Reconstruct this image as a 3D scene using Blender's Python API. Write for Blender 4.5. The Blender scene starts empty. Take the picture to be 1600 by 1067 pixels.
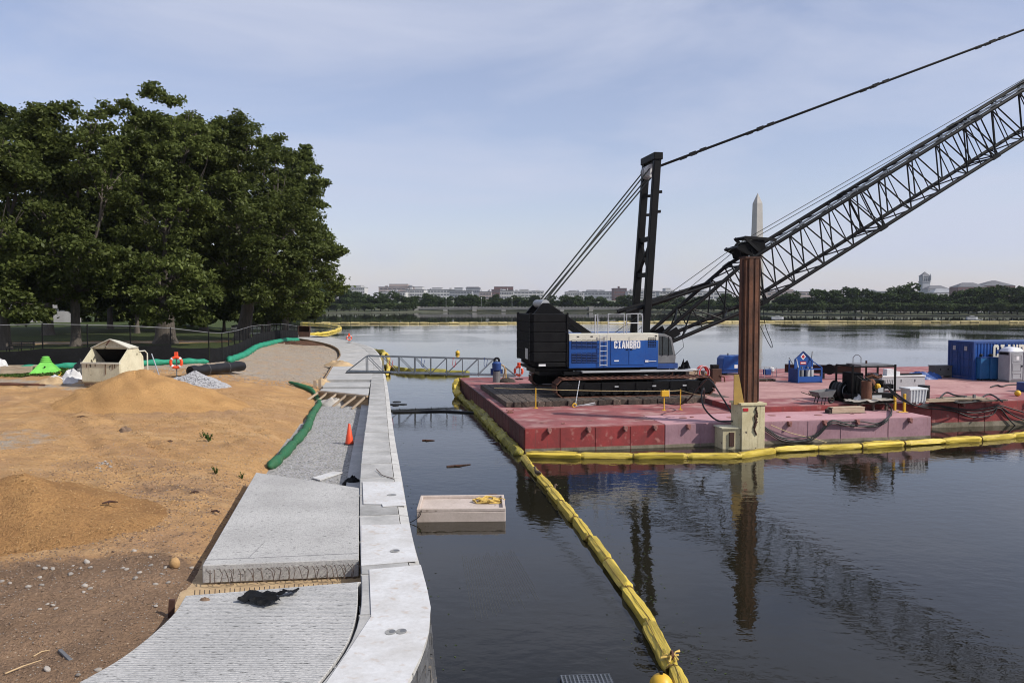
import bpy, math, random
import numpy as np
from mathutils import Vector, Matrix

# ------------------------------------------------------------------ camera, sky, sun, exposure
sc = bpy.context.scene
COL = sc.collection
R = math.radians
F = 1280.0                       # focal length in pixels of a 1600 px wide frame
CAMZ = 6.6                       # eye height above the water (standing on a bridge)
PITCH = math.atan(61.5 / F)
cam_d = bpy.data.cameras.new('camera'); cam = bpy.data.objects.new('camera', cam_d); COL.objects.link(cam)
cam.location = (0, 0, CAMZ); cam.rotation_euler = (R(90) - PITCH, 0, 0)
cam_d.sensor_width = 36; cam_d.lens = 36 * F / 1600; cam_d.clip_start = .1; cam_d.clip_end = 9000
sc.camera = cam

SUN_EL, SUN_AZ = 40, 112         # degrees; azimuth clockwise from +Y
world = bpy.data.worlds.new('World'); sc.world = world; world.use_nodes = True
wn = world.node_tree.nodes; wl = world.node_tree.links
wn.clear()
w_out = wn.new('ShaderNodeOutputWorld'); w_bg = wn.new('ShaderNodeBackground')
w_sky = wn.new('ShaderNodeTexSky'); w_sky.sky_type = 'NISHITA'; w_sky.sun_disc = False
w_sky.sun_elevation = R(SUN_EL); w_sky.sun_rotation = R(SUN_AZ)
w_sky.air_density = 1.0; w_sky.dust_density = .7; w_sky.ozone_density = 2.0; w_sky.altitude = 0
w_tc = wn.new('ShaderNodeTexCoord'); w_map = wn.new('ShaderNodeMapping')
w_map.inputs['Rotation'].default_value = (R(20), R(-28), R(15)); w_map.inputs['Scale'].default_value = (1.0, 1.6, 4.2)
w_n = wn.new('ShaderNodeTexNoise'); w_n.inputs['Scale'].default_value = 1.7; w_n.inputs['Detail'].default_value = 9; w_n.inputs['Roughness'].default_value = .56; w_n.inputs['Distortion'].default_value = .6
w_r = wn.new('ShaderNodeValToRGB'); w_r.color_ramp.elements[0].position = .40; w_r.color_ramp.elements[1].position = .66
w_r.color_ramp.elements[0].color = (.28, .28, .28, 1); w_r.color_ramp.elements[1].color = (.92, .92, .92, 1)
w_hs = wn.new('ShaderNodeHueSaturation'); w_hs.inputs['Saturation'].default_value = 1.0
w_tint = wn.new('ShaderNodeMix'); w_tint.data_type = 'RGBA'; w_tint.blend_type = 'MULTIPLY'; w_tint.inputs[0].default_value = 1.0
w_tint.inputs[7].default_value = (1.18, 1.02, 1.06, 1)
w_mx = wn.new('ShaderNodeMix'); w_mx.data_type = 'RGBA'; w_mx.inputs[7].default_value = (4.5, 4.85, 6.0, 1)
wl.new(w_tc.outputs['Generated'], w_map.inputs['Vector']); wl.new(w_map.outputs[0], w_n.inputs['Vector'])
wl.new(w_n.outputs['Fac'], w_r.inputs[0]); wl.new(w_sky.outputs[0], w_hs.inputs['Color']); wl.new(w_hs.outputs[0], w_tint.inputs[6])
wl.new(w_tint.outputs[2], w_mx.inputs[6]); wl.new(w_r.outputs[0], w_mx.inputs[0])
wl.new(w_mx.outputs[2], w_bg.inputs['Color']); w_bg.inputs['Strength'].default_value = .12
wl.new(w_bg.outputs[0], w_out.inputs[0])

sun_d = bpy.data.lights.new('sun', 'SUN'); sun = bpy.data.objects.new('sun', sun_d); COL.objects.link(sun)
sun_d.energy = 4.3; sun_d.angle = R(.6); sun_d.color = (1, .95, .87)
TOSUN = Vector((math.cos(R(SUN_EL)) * math.sin(R(SUN_AZ)), math.cos(R(SUN_EL)) * math.cos(R(SUN_AZ)), math.sin(R(SUN_EL))))
sun.rotation_euler = TOSUN.to_track_quat('Z', 'Y').to_euler(); sun.location = (60, -40, 80)

sc.view_settings.view_transform = 'Standard'; sc.view_settings.look = 'None'
sc.view_settings.exposure = .18; sc.view_settings.gamma = 1
sc.cycles.use_denoising = True; sc.cycles.filter_width = 1.05
sc.cycles.max_bounces = 8; sc.cycles.transparent_max_bounces = 12

# ------------------------------------------------------------------ helpers
rnd = random.Random(11)
rng = np.random.default_rng(5)
CPI, SPI = math.cos(PITCH), math.sin(PITCH)
def ray(px, py):
    u = (px - 800) / F; v = (533.5 - py) / F
    return Vector((u, CPI + v * SPI, -SPI + v * CPI))
def G(px, py, z=0.0):            # where the sight line through a photo pixel meets the level z
    d = ray(px, py); t = (z - CAMZ) / d.z
    return Vector((d.x * t, d.y * t, z))
def AT(px, py, Y):               # ... and where it reaches the distance Y
    d = ray(px, py); t = Y / d.y
    return Vector((d.x * t, Y, CAMZ + d.z * t))

class MB:
    def __init__(s): s.v = []; s.f = []
    def add(s, vs, fs):
        b = len(s.v); s.v += [tuple(v) for v in vs]; s.f += [tuple(i + b for i in f) for f in fs]; return s
    def bx(s, x0, x1, y0, y1, z0, z1):
        return s.add([(x0,y0,z0),(x1,y0,z0),(x1,y1,z0),(x0,y1,z0),(x0,y0,z1),(x1,y0,z1),(x1,y1,z1),(x0,y1,z1)],
                     [(0,3,2,1),(4,5,6,7),(0,1,5,4),(1,2,6,5),(2,3,7,6),(3,0,4,7)])
    def box(s, c, d, rz=0, ry=0, rx=0):
        M = Matrix.Rotation(rz, 3, 'Z') @ Matrix.Rotation(ry, 3, 'Y') @ Matrix.Rotation(rx, 3, 'X'); c = Vector(c)
        h = [x / 2 for x in d]
        vs = [c + M @ Vector((sx*h[0], sy*h[1], sz*h[2])) for sz in (-1,1) for sx, sy in ((-1,-1),(1,-1),(1,1),(-1,1))]
        return s.add(vs, [(0,3,2,1),(4,5,6,7),(0,1,5,4),(1,2,6,5),(2,3,7,6),(3,0,4,7)])
    def beam(s, p, q, w, h=None, up=(0,0,1)):
        p = Vector(p); q = Vector(q); h = h or w
        a = (q - p).normalized(); up = Vector(up)
        if abs(a.dot(up)) > .98: up = Vector((0,1,0))
        l = a.cross(up).normalized(); u = l.cross(a)
        vs = [b + l*sx*w/2 + u*sy*h/2 for b in (p, q) for sx, sy in ((-1,-1),(1,-1),(1,1),(-1,1))]
        return s.add(vs, [(0,1,2,3),(7,6,5,4),(0,4,5,1),(1,5,6,2),(2,6,7,3),(3,7,4,0)])
    def tube(s, pts, r, n=8, closed=False):
        pts = [Vector(p) for p in pts]; m = len(pts)
        rr = [r] * m if not hasattr(r, '__len__') else r
        vs, fs = [], []; l = None
        for i in range(m):
            a = (pts[(i+1) % m] - pts[i-1]) if closed else (pts[min(i+1, m-1)] - pts[max(i-1, 0)])
            a = a.normalized() if a.length > 1e-9 else Vector((0,0,1))
            if l is None:
                l = a.cross(Vector((0,0,1)))
                if l.length < .05: l = a.cross(Vector((0,1,0)))
            l = (l - a * l.dot(a)).normalized(); u = a.cross(l)
            for k in range(n):
                t = 2*math.pi*k/n; vs.append(pts[i] + (l*math.cos(t) + u*math.sin(t)) * rr[i])
        e = m if closed else m - 1
        for i in range(e):
            for k in range(n):
                j = (i+1) % m; fs.append((i*n+k, i*n+(k+1)%n, j*n+(k+1)%n, j*n+k))
        if not closed:
            fs.append(tuple(range(n))[::-1]); fs.append(tuple((m-1)*n+k for k in range(n)))
        return s.add(vs, fs)
    def prism(s, poly, z0, z1):   # polygon in plan, from z0 to z1 (numbers or one per corner)
        n = len(poly)
        a = [z0]*n if not hasattr(z0, '__len__') else z0; b = [z1]*n if not hasattr(z1, '__len__') else z1
        return s.add([(p[0],p[1],a[i]) for i, p in enumerate(poly)] + [(p[0],p[1],b[i]) for i, p in enumerate(poly)],
                     [tuple(range(n))[::-1], tuple(range(n, 2*n))] + [(i,(i+1)%n,n+(i+1)%n,n+i) for i in range(n)])
    def ext(s, poly, y0, y1):     # polygon in x,z swept along y
        n = len(poly)
        return s.add([(p[0],y0,p[1]) for p in poly] + [(p[0],y1,p[1]) for p in poly],
                     [tuple(range(n)), tuple(range(n, 2*n))[::-1]] + [(i,n+i,n+(i+1)%n,(i+1)%n) for i in range(n)])
    def lathe(s, prof, c=(0,0,0), n=16, axis='z'):
        vs, fs = [], []; m = len(prof)
        for r, z in prof:
            for k in range(n):
                t = 2*math.pi*k/n; x, y = r*math.cos(t), r*math.sin(t)
                p = (x, y, z) if axis == 'z' else ((x, z, y) if axis == 'y' else (z, x, y))
                vs.append((p[0]+c[0], p[1]+c[1], p[2]+c[2]))
        for i in range(m-1):
            for k in range(n): fs.append((i*n+k, i*n+(k+1)%n, (i+1)*n+(k+1)%n, (i+1)*n+k))
        fs.append(tuple(range(n))[::-1]); fs.append(tuple((m-1)*n+k for k in range(n)))
        return s.add(vs, fs)
    def ball(s, c, r, sq=(1,1,1), n=8, m=6, jit=0.0):
        vs, fs = [], []
        for i in range(m+1):
            th = math.pi*i/m
            for k in range(n):
                ph = 2*math.pi*k/n; q = r*(1+rnd.uniform(-jit, jit)) if 0 < i < m else r
                vs.append((c[0]+q*sq[0]*math.sin(th)*math.cos(ph), c[1]+q*sq[1]*math.sin(th)*math.sin(ph), c[2]+q*sq[2]*math.cos(th)))
        for i in range(m):
            for k in range(n): fs.append((i*n+k, (i+1)*n+k, (i+1)*n+(k+1)%n, i*n+(k+1)%n))
        return s.add(vs, fs)
    def torus(s, c, Rr, r, axis='z', n=24, m=10):
        pts = []
        for k in range(n):
            t = 2*math.pi*k/n; x, y = Rr*math.cos(t), Rr*math.sin(t)
            p = (x,y,0) if axis == 'z' else ((x,0,y) if axis == 'y' else (0,x,y))
            pts.append((p[0]+c[0], p[1]+c[1], p[2]+c[2]))
        return s.tube(pts, r, m, closed=True)
    def mesh(s, name, mat, smooth=False, angle=35):
        me = bpy.data.meshes.new(name); me.from_pydata(s.v, [], s.f); me.materials.append(MAT[mat] if isinstance(mat, str) else mat)
        if smooth:
            me.polygons.foreach_set('use_smooth', [True]*len(me.polygons)); me.set_sharp_from_angle(angle=R(angle))
        me.update(); return me

ROOTM = {}
def rootm(o):
    while o.parent: o = o.parent
    return ROOTM.get(o.name, Matrix.Identity(4))
def tag(o, label=None, cat=None, group=None, kind=None):
    for k, v in (('label', label), ('category', cat), ('group', group), ('kind', kind)):
        if v: o[k] = v
    return o
def thing(name, label=None, cat=None, loc=(0,0,0), rz=0.0, group=None, kind=None):
    o = bpy.data.objects.new(name, None); COL.objects.link(o); o.empty_display_size = .3
    o.location = loc; o.rotation_euler = (0, 0, rz)
    ROOTM[o.name] = Matrix.Translation(loc) @ Matrix.Rotation(rz, 4, 'Z')
    return tag(o, label, cat, group, kind)
def part(name, mb, mat, parent, smooth=False, world=False, bevel=0, angle=35, loc=None, rz=0, kind=None):
    if world:
        Mi = rootm(parent).inverted(); mb.v = [tuple(Mi @ Vector(v)) for v in mb.v]
    me = mb.mesh(name, mat, smooth, angle) if isinstance(mb, MB) else mb
    o = bpy.data.objects.new(name, me); COL.objects.link(o); o.parent = parent
    if loc is not None: o.location = loc; o.rotation_euler = (0, 0, rz)
    if bevel: bev(o, bevel)
    if kind: o['kind'] = kind
    return o
def bev(o, w, seg=1):
    m = o.modifiers.new('bevel', 'BEVEL'); m.width = w; m.segments = seg; m.limit_method = 'ANGLE'; m.angle_limit = R(40)
def one(name, mb, mat, label, cat, group=None, kind=None, smooth=False, bevel=0, angle=35, local=None, rz=0):
    """a thing that is one mesh; world coordinates unless local=(x,y,z) places it"""
    if local is None:
        a = np.array(mb.v); c = ((a[:,0].min()+a[:,0].max())/2, (a[:,1].min()+a[:,1].max())/2, a[:,2].min())
        mb.v = [(v[0]-c[0], v[1]-c[1], v[2]-c[2]) for v in mb.v]
    else: c = local
    o = bpy.data.objects.new(name, mb.mesh(name, mat, smooth, angle)); COL.objects.link(o); o.location = c; o.rotation_euler = (0,0,rz)
    ROOTM[o.name] = Matrix.Translation(c) @ Matrix.Rotation(rz, 4, 'Z')
    if bevel: bev(o, bevel)
    return tag(o, label, cat, group, kind)
def dup(root, loc, rz=0, label=None, scale=None):
    r = root.copy(); COL.objects.link(r); r.location = loc; r.rotation_euler = (0,0,rz)
    if scale: r.scale = scale
    ROOTM[r.name] = Matrix.Translation(loc) @ Matrix.Rotation(rz, 4, 'Z')
    if label: r['label'] = label
    for ch in list(root.children):
        c = ch.copy(); COL.objects.link(c); c.parent = r
        for g in list(ch.children):
            d = g.copy(); COL.objects.link(d); d.parent = c
    return r
def cat_rom(pts, n=6):
    pts = [Vector(p) for p in pts]; out = []
    for i in range(len(pts)-1):
        p0 = pts[max(i-1,0)]; p1 = pts[i]; p2 = pts[i+1]; p3 = pts[min(i+2,len(pts)-1)]
        for k in range(n):
            t = k/n
            out.append(.5*((2*p1)+(p2-p0)*t+(2*p0-5*p1+4*p2-p3)*t*t+(3*p1-p0-3*p2+p3)*t**3))
    return out + [pts[-1]]
def resample(pts, n):
    pts = [Vector(p) for p in pts]; d = [0]
    for a, b in zip(pts, pts[1:]): d.append(d[-1]+(b-a).length)
    out = []; j = 0
    for i in range(n):
        s = d[-1]*i/(n-1)
        while j < len(pts)-2 and d[j+1] < s: j += 1
        t = (s-d[j])/max(d[j+1]-d[j], 1e-9); out.append(pts[j].lerp(pts[j+1], min(t,1)))
    return out
def plen(pts): return sum((Vector(b)-Vector(a)).length for a, b in zip(pts, pts[1:]))
# value noise on numpy arrays
_lat = rng.random((64,64,64))
def vnoise(x, y, z=0.0):
    x = np.asarray(x, float); y = np.asarray(y, float); z = np.asarray(z, float) + 0*x
    xi, yi, zi = np.floor(x).astype(int), np.floor(y).astype(int), np.floor(z).astype(int)
    fx, fy, fz = x-xi, y-yi, z-zi
    fx, fy, fz = (f*f*(3-2*f) for f in (fx,fy,fz)); r = 0
    for a in (0,1):
        for b in (0,1):
            for c in (0,1):
                r = r + _lat[(xi+a)%64,(yi+b)%64,(zi+c)%64]*(fx if a else 1-fx)*(fy if b else 1-fy)*(fz if c else 1-fz)
    return r
def fbm(x, y, z=0.0, o=4):
    r = 0; a = .5
    for k in range(o): r = r + a*(vnoise(x*2**k+17*k, y*2**k+31*k, z*2**k)-.5); a *= .5
    return r
def sstep(a, b, x):
    t = np.clip((x-a)/(b-a), 0, 1); return t*t*(3-2*t)

# ------------------------------------------------------------------ materials
MAT = {}
def newmat(name):
    m = bpy.data.materials.new(name); m.use_nodes = True; MAT[name] = m
    nt = m.node_tree; return m, nt.nodes, nt.links, nt.nodes['Principled BSDF']
def node(N, t, **kw):
    n = N.new(t)
    for k, v in kw.items(): n.inputs[k.replace('_', ' ')].default_value = v
    return n
def mixc(N, L, fac, a, b, blend='MIX'):
    m = N.new('ShaderNodeMix'); m.data_type = 'RGBA'; m.blend_type = blend
    for sock, v in ((m.inputs[0], fac), (m.inputs[6], a), (m.inputs[7], b)):
        if isinstance(v, bpy.types.NodeSocket): L.new(v, sock)
        elif hasattr(v, '__len__'): sock.default_value = (*v[:3], 1)
        else: sock.default_value = v
    return m.outputs[2]
def ramp(N, L, src, p0, p1, v0=0.0, v1=1.0):
    r = N.new('ShaderNodeMapRange'); r.clamp = True
    L.new(src, r.inputs[0]); r.inputs[1].default_value = p0; r.inputs[2].default_value = p1; r.inputs[3].default_value = v0; r.inputs[4].default_value = v1
    return r.outputs[0]
def coords(N, L, rand=True, scale=(1,1,1)):
    tc = N.new('ShaderNodeTexCoord'); mp = N.new('ShaderNodeMapping'); mp.inputs['Scale'].default_value = scale
    L.new(tc.outputs['Object'], mp.inputs['Vector'])
    if rand:
        oi = N.new('ShaderNodeObjectInfo'); ml = N.new('ShaderNodeMath'); ml.operation = 'MULTIPLY'; ml.inputs[1].default_value = 57
        L.new(oi.outputs['Random'], ml.inputs[0]); L.new(ml.outputs[0], mp.inputs['Location'])
    return mp.outputs[0]
def noise(N, L, vec, scale, detail=4, rough=.55, dist=0):
    n = node(N, 'ShaderNodeTexNoise', Scale=scale, Detail=detail, Roughness=rough, Distortion=dist); L.new(vec, n.inputs['Vector']); return n.outputs['Fac']
def PM(name, c1, c2=None, scale=3, rough=.6, metal=0.0, bump=.0, bscale=25, rand=.0, speck=None, spscale=60, sp=(.62,.72), stretch=(1,1,1), streak=None, spec=.5):
    """painted / weathered surface: two tones by noise, optional dark specks, vertical streaks, per-object value shift"""
    m, N, L, P = newmat(name); v = coords(N, L, True, stretch)
    c2 = c2 or tuple(x*.8 for x in c1)
    f = ramp(N, L, noise(N, L, v, scale, 5, .6), .35, .68)
    col = mixc(N, L, f, c1, c2)
    fine = noise(N, L, v, scale*9, 3, .6)
    col = mixc(N, L, ramp(N, L, fine, .3, .7, .0, .22), col, tuple(x*.45 for x in c2))
    if streak:
        v2 = coords(N, L, True, (7, 7, .5)); s = ramp(N, L, noise(N, L, v2, 1.6, 4, .6), .56, .74, 0, .75)
        col = mixc(N, L, s, col, streak)
    if speck:
        s = ramp(N, L, noise(N, L, v, spscale, 2, .5), sp[0], sp[1]); col = mixc(N, L, s, col, speck)
    if rand:
        oi = N.new('ShaderNodeObjectInfo'); hs = N.new('ShaderNodeHueSaturation')
        L.new(ramp(N, L, oi.outputs['Random'], 0, 1, 1-rand, 1+rand), hs.inputs['Value']); L.new(col, hs.inputs['Color']); col = hs.outputs[0]
    L.new(col, P.inputs['Base Color']); P.inputs['Metallic'].default_value = metal
    P.inputs['Specular IOR Level'].default_value = spec
    L.new(ramp(N, L, fine, .25, .75, max(rough-.12, .03), min(rough+.12, 1)), P.inputs['Roughness'])
    if bump:
        b = node(N, 'ShaderNodeBump', Strength=1.0, Distance=bump); L.new(noise(N, L, v, bscale, 5, .65), b.inputs['Height']); L.new(b.outputs[0], P.inputs['Normal'])
    return m
PM('concrete', (.46,.45,.43), (.33,.33,.32), 1.2, .85, bump=.012, bscale=30, rand=.07, speck=(.2,.2,.2), spscale=35, sp=(.66,.74))
PM('coping', (.45,.44,.42), (.28,.275,.26), .9, .8, bump=.012, bscale=14, rand=.10, speck=(.2,.2,.19), spscale=16, sp=(.70,.78))
PM('coping_edge', (.52,.51,.48), (.38,.37,.35), 1.5, .85, bump=.006, rand=.05)
PM('white_sheet', (.62,.62,.615), (.49,.475,.45), 1.3, .6, bump=.006, bscale=5, speck=(.42,.34,.27), spscale=5, sp=(.60,.80))
PM('sub_base', (.40,.385,.355), (.25,.24,.225), 2.0, .95, bump=.04, bscale=14, speck=(.12,.12,.115), spscale=11, sp=(.54,.62))
PM('stone_face', (.105,.107,.112), (.06,.06,.063), 2.5, .85, bump=.03, bscale=9, rand=.25, speck=(.17,.145,.115), spscale=5, sp=(.62,.7))
PM('mortar', (.20,.17,.13), (.11,.095,.075), 4, .95, bump=.02)
PM('rebar', (.18,.15,.13), (.09,.055,.035), 8, .7, .4, rand=.2)
PM('form_wood', (.44,.31,.18), (.25,.15,.08), 3, .8, bump=.004, rand=.18, stretch=(1,1,6))
PM('pale_wood', (.50,.40,.29), (.34,.25,.17), 3, .85, bump=.004, rand=.2, stretch=(1,8,8))
PM('old_timber', (.095,.072,.056), (.038,.029,.023), 1.6, .9, bump=.015, bscale=18, rand=.45, stretch=(4,.8,4), speck=(.26,.19,.14), spscale=3, sp=(.62,.8))
PM('red_hull', (.29,.036,.034), (.17,.028,.027), 1.1, .6, bump=.003, rand=.06, streak=(.10,.045,.038), speck=(.33,.13,.11), spscale=3, sp=(.64,.76))
PM('maroon_hull', (.135,.036,.036), (.075,.027,.027), .9, .65, bump=.003, rand=.1, streak=(.19,.08,.07))
PM('lilac_hull', (.37,.215,.245), (.27,.15,.175), .9, .65, bump=.003, streak=(.20,.075,.08))
PM('red_deck', (.31,.095,.092), (.205,.065,.064), .5, .75, bump=.003, rand=.06, speck=(.38,.235,.215), spscale=1.1, sp=(.48,.74))
PM('pink_deck', (.46,.265,.24), (.32,.155,.145), .4, .8, bump=.003, rand=.05, speck=(.26,.11,.11), spscale=1.3, sp=(.62,.75))
PM('lilac_deck', (.50,.29,.305), (.42,.22,.24), .5, .75, bump=.003, speck=(.25,.12,.13), spscale=1.7, sp=(.66,.74))
PM('waterline', (.27,.23,.17), (.10,.085,.05), 1.6, .9)
PM('hull_fitting', (.34,.14,.12), (.16,.07,.06), 5, .8)
PM('black_steel', (.006,.006,.0065), (.0035,.0035,.004), 1.2, .5, rand=.1, speck=(.016,.015,.0145), spscale=5, sp=(.68,.78), spec=.16)
PM('black_matte', (.011,.0112,.012), (.005,.005,.006), 2, .75, spec=.12)
PM('grey_steel', (.20,.215,.235), (.11,.125,.14), 3, .5, .5, rand=.1)
PM('boom_steel', (.007,.0073,.0078), (.004,.004,.0045), 2, .5, rand=.2, spec=.16)
PM('galvanised', (.55,.56,.57), (.42,.43,.45), 4, .4, .3)
PM('blue_paint', (.007,.076,.31), (.006,.058,.25), .7, .42, rand=.05)
PM('dark_blue', (.012,.055,.22), (.008,.035,.14), 1.2, .5, rand=.1)
PM('tank_blue', (.014,.12,.30), (.01,.085,.22), 1.0, .5, rand=.06)
PM('cream_paint', (.64,.62,.52), (.55,.53,.44), .9, .5)
PM('cream_steel', (.62,.58,.42), (.50,.46,.32), 1.6, .6, speck=(.07,.06,.04), spscale=3.2, sp=(.67,.70), streak=(.30,.25,.16))
PM('spud_cream', (.64,.57,.36), (.50,.43,.25), 1.6, .7, speck=(.09,.07,.05), spscale=3.4, sp=(.67,.71), streak=(.24,.19,.11))
PM('white_paint', (.72,.72,.71), (.6,.6,.6), 2, .5)
PM('tote_white', (.68,.69,.69), (.56,.57,.58), 2, .5)
PM('rust', (.165,.065,.032), (.062,.025,.013), 1.3, .85, bump=.004, rand=.1, streak=(.13,.058,.032))
PM('rust_dark', (.065,.026,.015), (.035,.015,.01), 1.6, .85, bump=.003, streak=(.11,.05,.03))
PM('track_rust', (.155,.06,.036), (.08,.035,.022), 3, .75, .2, rand=.2)
PM('mustard', (.42,.27,.06), (.32,.2,.05), 2, .6)
PM('yellow_paint', (.72,.44,.03), (.58,.33,.02), 2, .5)
PM('boom_yellow', (.68,.51,.06), (.48,.35,.045), 1.2, .5, bump=.03, bscale=4, rand=.12, speck=(.26,.19,.06), spscale=2.6, sp=(.58,.80))
PM('seam_brown', (.26,.17,.04), (.16,.10,.03), 3, .7)
PM('boom_algae', (.38,.33,.035), (.20,.17,.03), 2.4, .6, bump=.02, bscale=5, rand=.2, speck=(.10,.08,.03), spscale=4, sp=(.58,.72))
PM('boom_worn', (.52,.42,.17), (.36,.28,.12), 1.2, .6, rand=.2)
PM('orange', (.80,.085,.02), (.68,.06,.015), 3, .5)
PM('reflect_white', (.78,.78,.78), (.7,.7,.7), 3, .4)
PM('green_sock', (.008,.115,.042), (.022,.10,.036), 3.0, .7, bump=.012, bscale=40, rand=.12, speck=(.10,.14,.06), spscale=5, sp=(.62,.75))
PM('teal_sock', (.012,.27,.16), (.01,.18,.10), 2.0, .7, bump=.02, bscale=8)
PM('lime', (.19,.58,.09), (.13,.46,.06), 2.0, .5)
PM('black_cloth', (.006,.006,.0065), (.0035,.0035,.0035), 5, .6, spec=.18)
PM('screen_cloth', (.009,.0092,.0105), (.006,.006,.0065), 1.0, .9, bump=.02, bscale=2, spec=.15)
PM('black_plastic', (.012,.012,.0135), (.007,.007,.008), 3, .45, spec=.3, bump=.006, bscale=14)
PM('rubber', (.018,.018,.018), (.010,.010,.010), 5, .55)
PM('grey_plastic', (.36,.37,.385), (.28,.29,.30), 1.5, .5)
PM('grey_dark', (.16,.165,.17), (.11,.11,.115), 2, .6)
PM('grey_box', (.125,.13,.12), (.09,.09,.085), 2, .6)
PM('roof_translucent', (.72,.72,.78), (.64,.64,.7), 2, .4)
PM('rope', (.62,.50,.27), (.48,.37,.17), 9, .9)
PM('rope_yellow', (.66,.46,.12), (.5,.33,.08), 9, .8)
PM('concrete_box', (.54,.46,.41), (.42,.35,.30), 1.5, .85, speck=(.2,.16,.13), spscale=4, sp=(.66,.76))
PM('rag_white', (.62,.62,.62), (.46,.45,.44), 4, .8)
PM('rag_tan', (.50,.36,.20), (.36,.25,.14), 3, .9)
PM('silver_sheet', (.50,.47,.42), (.34,.30,.25), 3, .45, .2)
PM('soil_lump', (.23,.15,.095), (.14,.09,.057), 6, .95, bump=.02)
PM('mulch', (.12,.055,.028), (.06,.03,.018), 5, .95, bump=.03)
PM('boulder', (.44,.27,.115), (.32,.19,.08), 4, .9, bump=.01)
PM('pale_stone', (.36,.325,.285), (.26,.23,.20), 6, .9, rand=.25, bump=.006)
PM('road_gravel', (.40,.345,.285), (.25,.21,.17), 9, .9, bump=.02)
PM('gravel', (.46,.46,.47), (.28,.28,.29), 9, .9, bump=.02)
PM('bark', (.125,.105,.085), (.065,.054,.044), 3, .95, bump=.05, bscale=7, stretch=(2,2,.4), rand=.2)
PM('far_bark', (.05,.04,.03), (.03,.025,.02), 1, .95)
PM('far_bank', (.085,.085,.068), (.055,.06,.042), .1, .9)
PM('bridge_stone', (.30,.29,.28), (.22,.21,.20), .1, .9)
PM('monument', (.40,.375,.345), (.33,.31,.28), .05, .85)
PM('bld_white', (.56,.55,.54), (.46,.45,.44), .05, .85, rand=.12)
PM('bld_pink', (.40,.33,.31), (.32,.26,.24), .05, .85, rand=.1)
PM('bld_grey', (.33,.34,.36), (.25,.26,.28), .05, .8, rand=.15)
PM('bld_brick', (.16,.075,.065), (.11,.05,.045), .05, .85, rand=.15)
PM('bld_window', (.10,.11,.13), (.06,.065,.08), .1, .3)
PM('bld_roof', (.13,.13,.14), (.10,.10,.11), .05, .8, rand=.15)
PM('duck', (.11,.075,.05), (.05,.035,.025), 9, .8)
PM('glass', (.03,.04,.045), (.02,.025,.03), 2, .08)
PM('light_grey', (.42,.43,.44), (.33,.34,.35), 2, .5)
PM('lamp_grey', (.20,.21,.2), (.15,.15,.15), 2, .5)
PM('boat_white', (.7,.7,.7), (.6,.6,.6), 1, .5)
PM('red_paint', (.50,.025,.03), (.38,.02,.025), 2, .45)
PM('cable_rope', (.055,.06,.045), (.03,.032,.025), 2, .6)
PM('globe_white', (.70,.70,.68), (.6,.6,.58), 2, .5)  # plain off-white of the lamp globes, without any glow
PM('tent_white', (.48,.46,.44), (.38,.36,.34), .3, .85)

# leaf materials: thin leaf, light passes through
def leafmat(name, a, b, trans=.28, big=.22):
    m, N, L, P = newmat(name); N.remove(P); out = N['Material Output']
    at = N.new('ShaderNodeAttribute'); at.attribute_name = 'tone'
    tc = N.new('ShaderNodeTexCoord'); f2 = noise(N, L, tc.outputs['Object'], big, 3)
    c = mixc(N, L, at.outputs['Fac'], a, b); c = mixc(N, L, ramp(N, L, f2, .38, .66, 0, .6), c, tuple(x*.62 for x in a))
    oi = N.new('ShaderNodeObjectInfo'); hs = N.new('ShaderNodeHueSaturation')
    L.new(ramp(N, L, oi.outputs['Random'], 0, 1, .75, 1.25), hs.inputs['Value']); L.new(c, hs.inputs['Color']); c = hs.outputs[0]
    d = N.new('ShaderNodeBsdfDiffuse'); t = N.new('ShaderNodeBsdfTranslucent'); mx = N.new('ShaderNodeMixShader'); mx.inputs[0].default_value = trans
    gl = N.new('ShaderNodeBsdfGlossy'); gl.inputs['Roughness'].default_value = .45; mx2 = N.new('ShaderNodeMixShader'); mx2.inputs[0].default_value = .008
    L.new(c, d.inputs[0]); L.new(c, t.inputs[0]); L.new(d.outputs[0], mx.inputs[1]); L.new(t.outputs[0], mx.inputs[2])
    L.new(mx.outputs[0], mx2.inputs[1]); L.new(gl.outputs[0], mx2.inputs[2]); L.new(mx2.outputs[0], out.inputs[0])
leafmat('leaf', (.068,.090,.024), (.140,.165,.045), .42)
leafmat('leaf_far', (.030,.050,.018), (.058,.085,.026), .2, .08)
leafmat('leaf_cherry', (.048,.072,.026), (.085,.115,.040), .2, .15)
leafmat('grass_blade', (.035,.075,.015), (.09,.14,.03))

# water: dark body, mirror surface, ripples that differ from patch to patch and calm down behind the far boom
m, N, L, P = newmat('water')
g = N.new('ShaderNodeNewGeometry'); mp = N.new('ShaderNodeMapping'); mp.inputs['Rotation'].default_value = (0,0,R(12)); mp.inputs['Scale'].default_value = (.8,1.0,1)
L.new(g.outputs['Position'], mp.inputs['Vector'])
n1 = noise(N, L, mp.outputs[0], 2.6, 3, .5); n2 = noise(N, L, mp.outputs[0], .55, 3, .5)
patch = ramp(N, L, noise(N, L, mp.outputs[0], .045, 2, .5, .6), .40, .66, .10, 1.0)
sx = N.new('ShaderNodeSeparateXYZ'); L.new(g.outputs['Position'], sx.inputs[0])
calm = ramp(N, L, sx.outputs['Y'], 240, 262, 1.0, .10)
mm = N.new('ShaderNodeMath'); mm.operation = 'MULTIPLY'; L.new(patch, mm.inputs[0]); L.new(calm, mm.inputs[1])
hh = N.new('ShaderNodeMath'); hh.operation = 'MULTIPLY_ADD'; L.new(n2, hh.inputs[0]); hh.inputs[1].default_value = 1.3; L.new(n1, hh.inputs[2])
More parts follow.
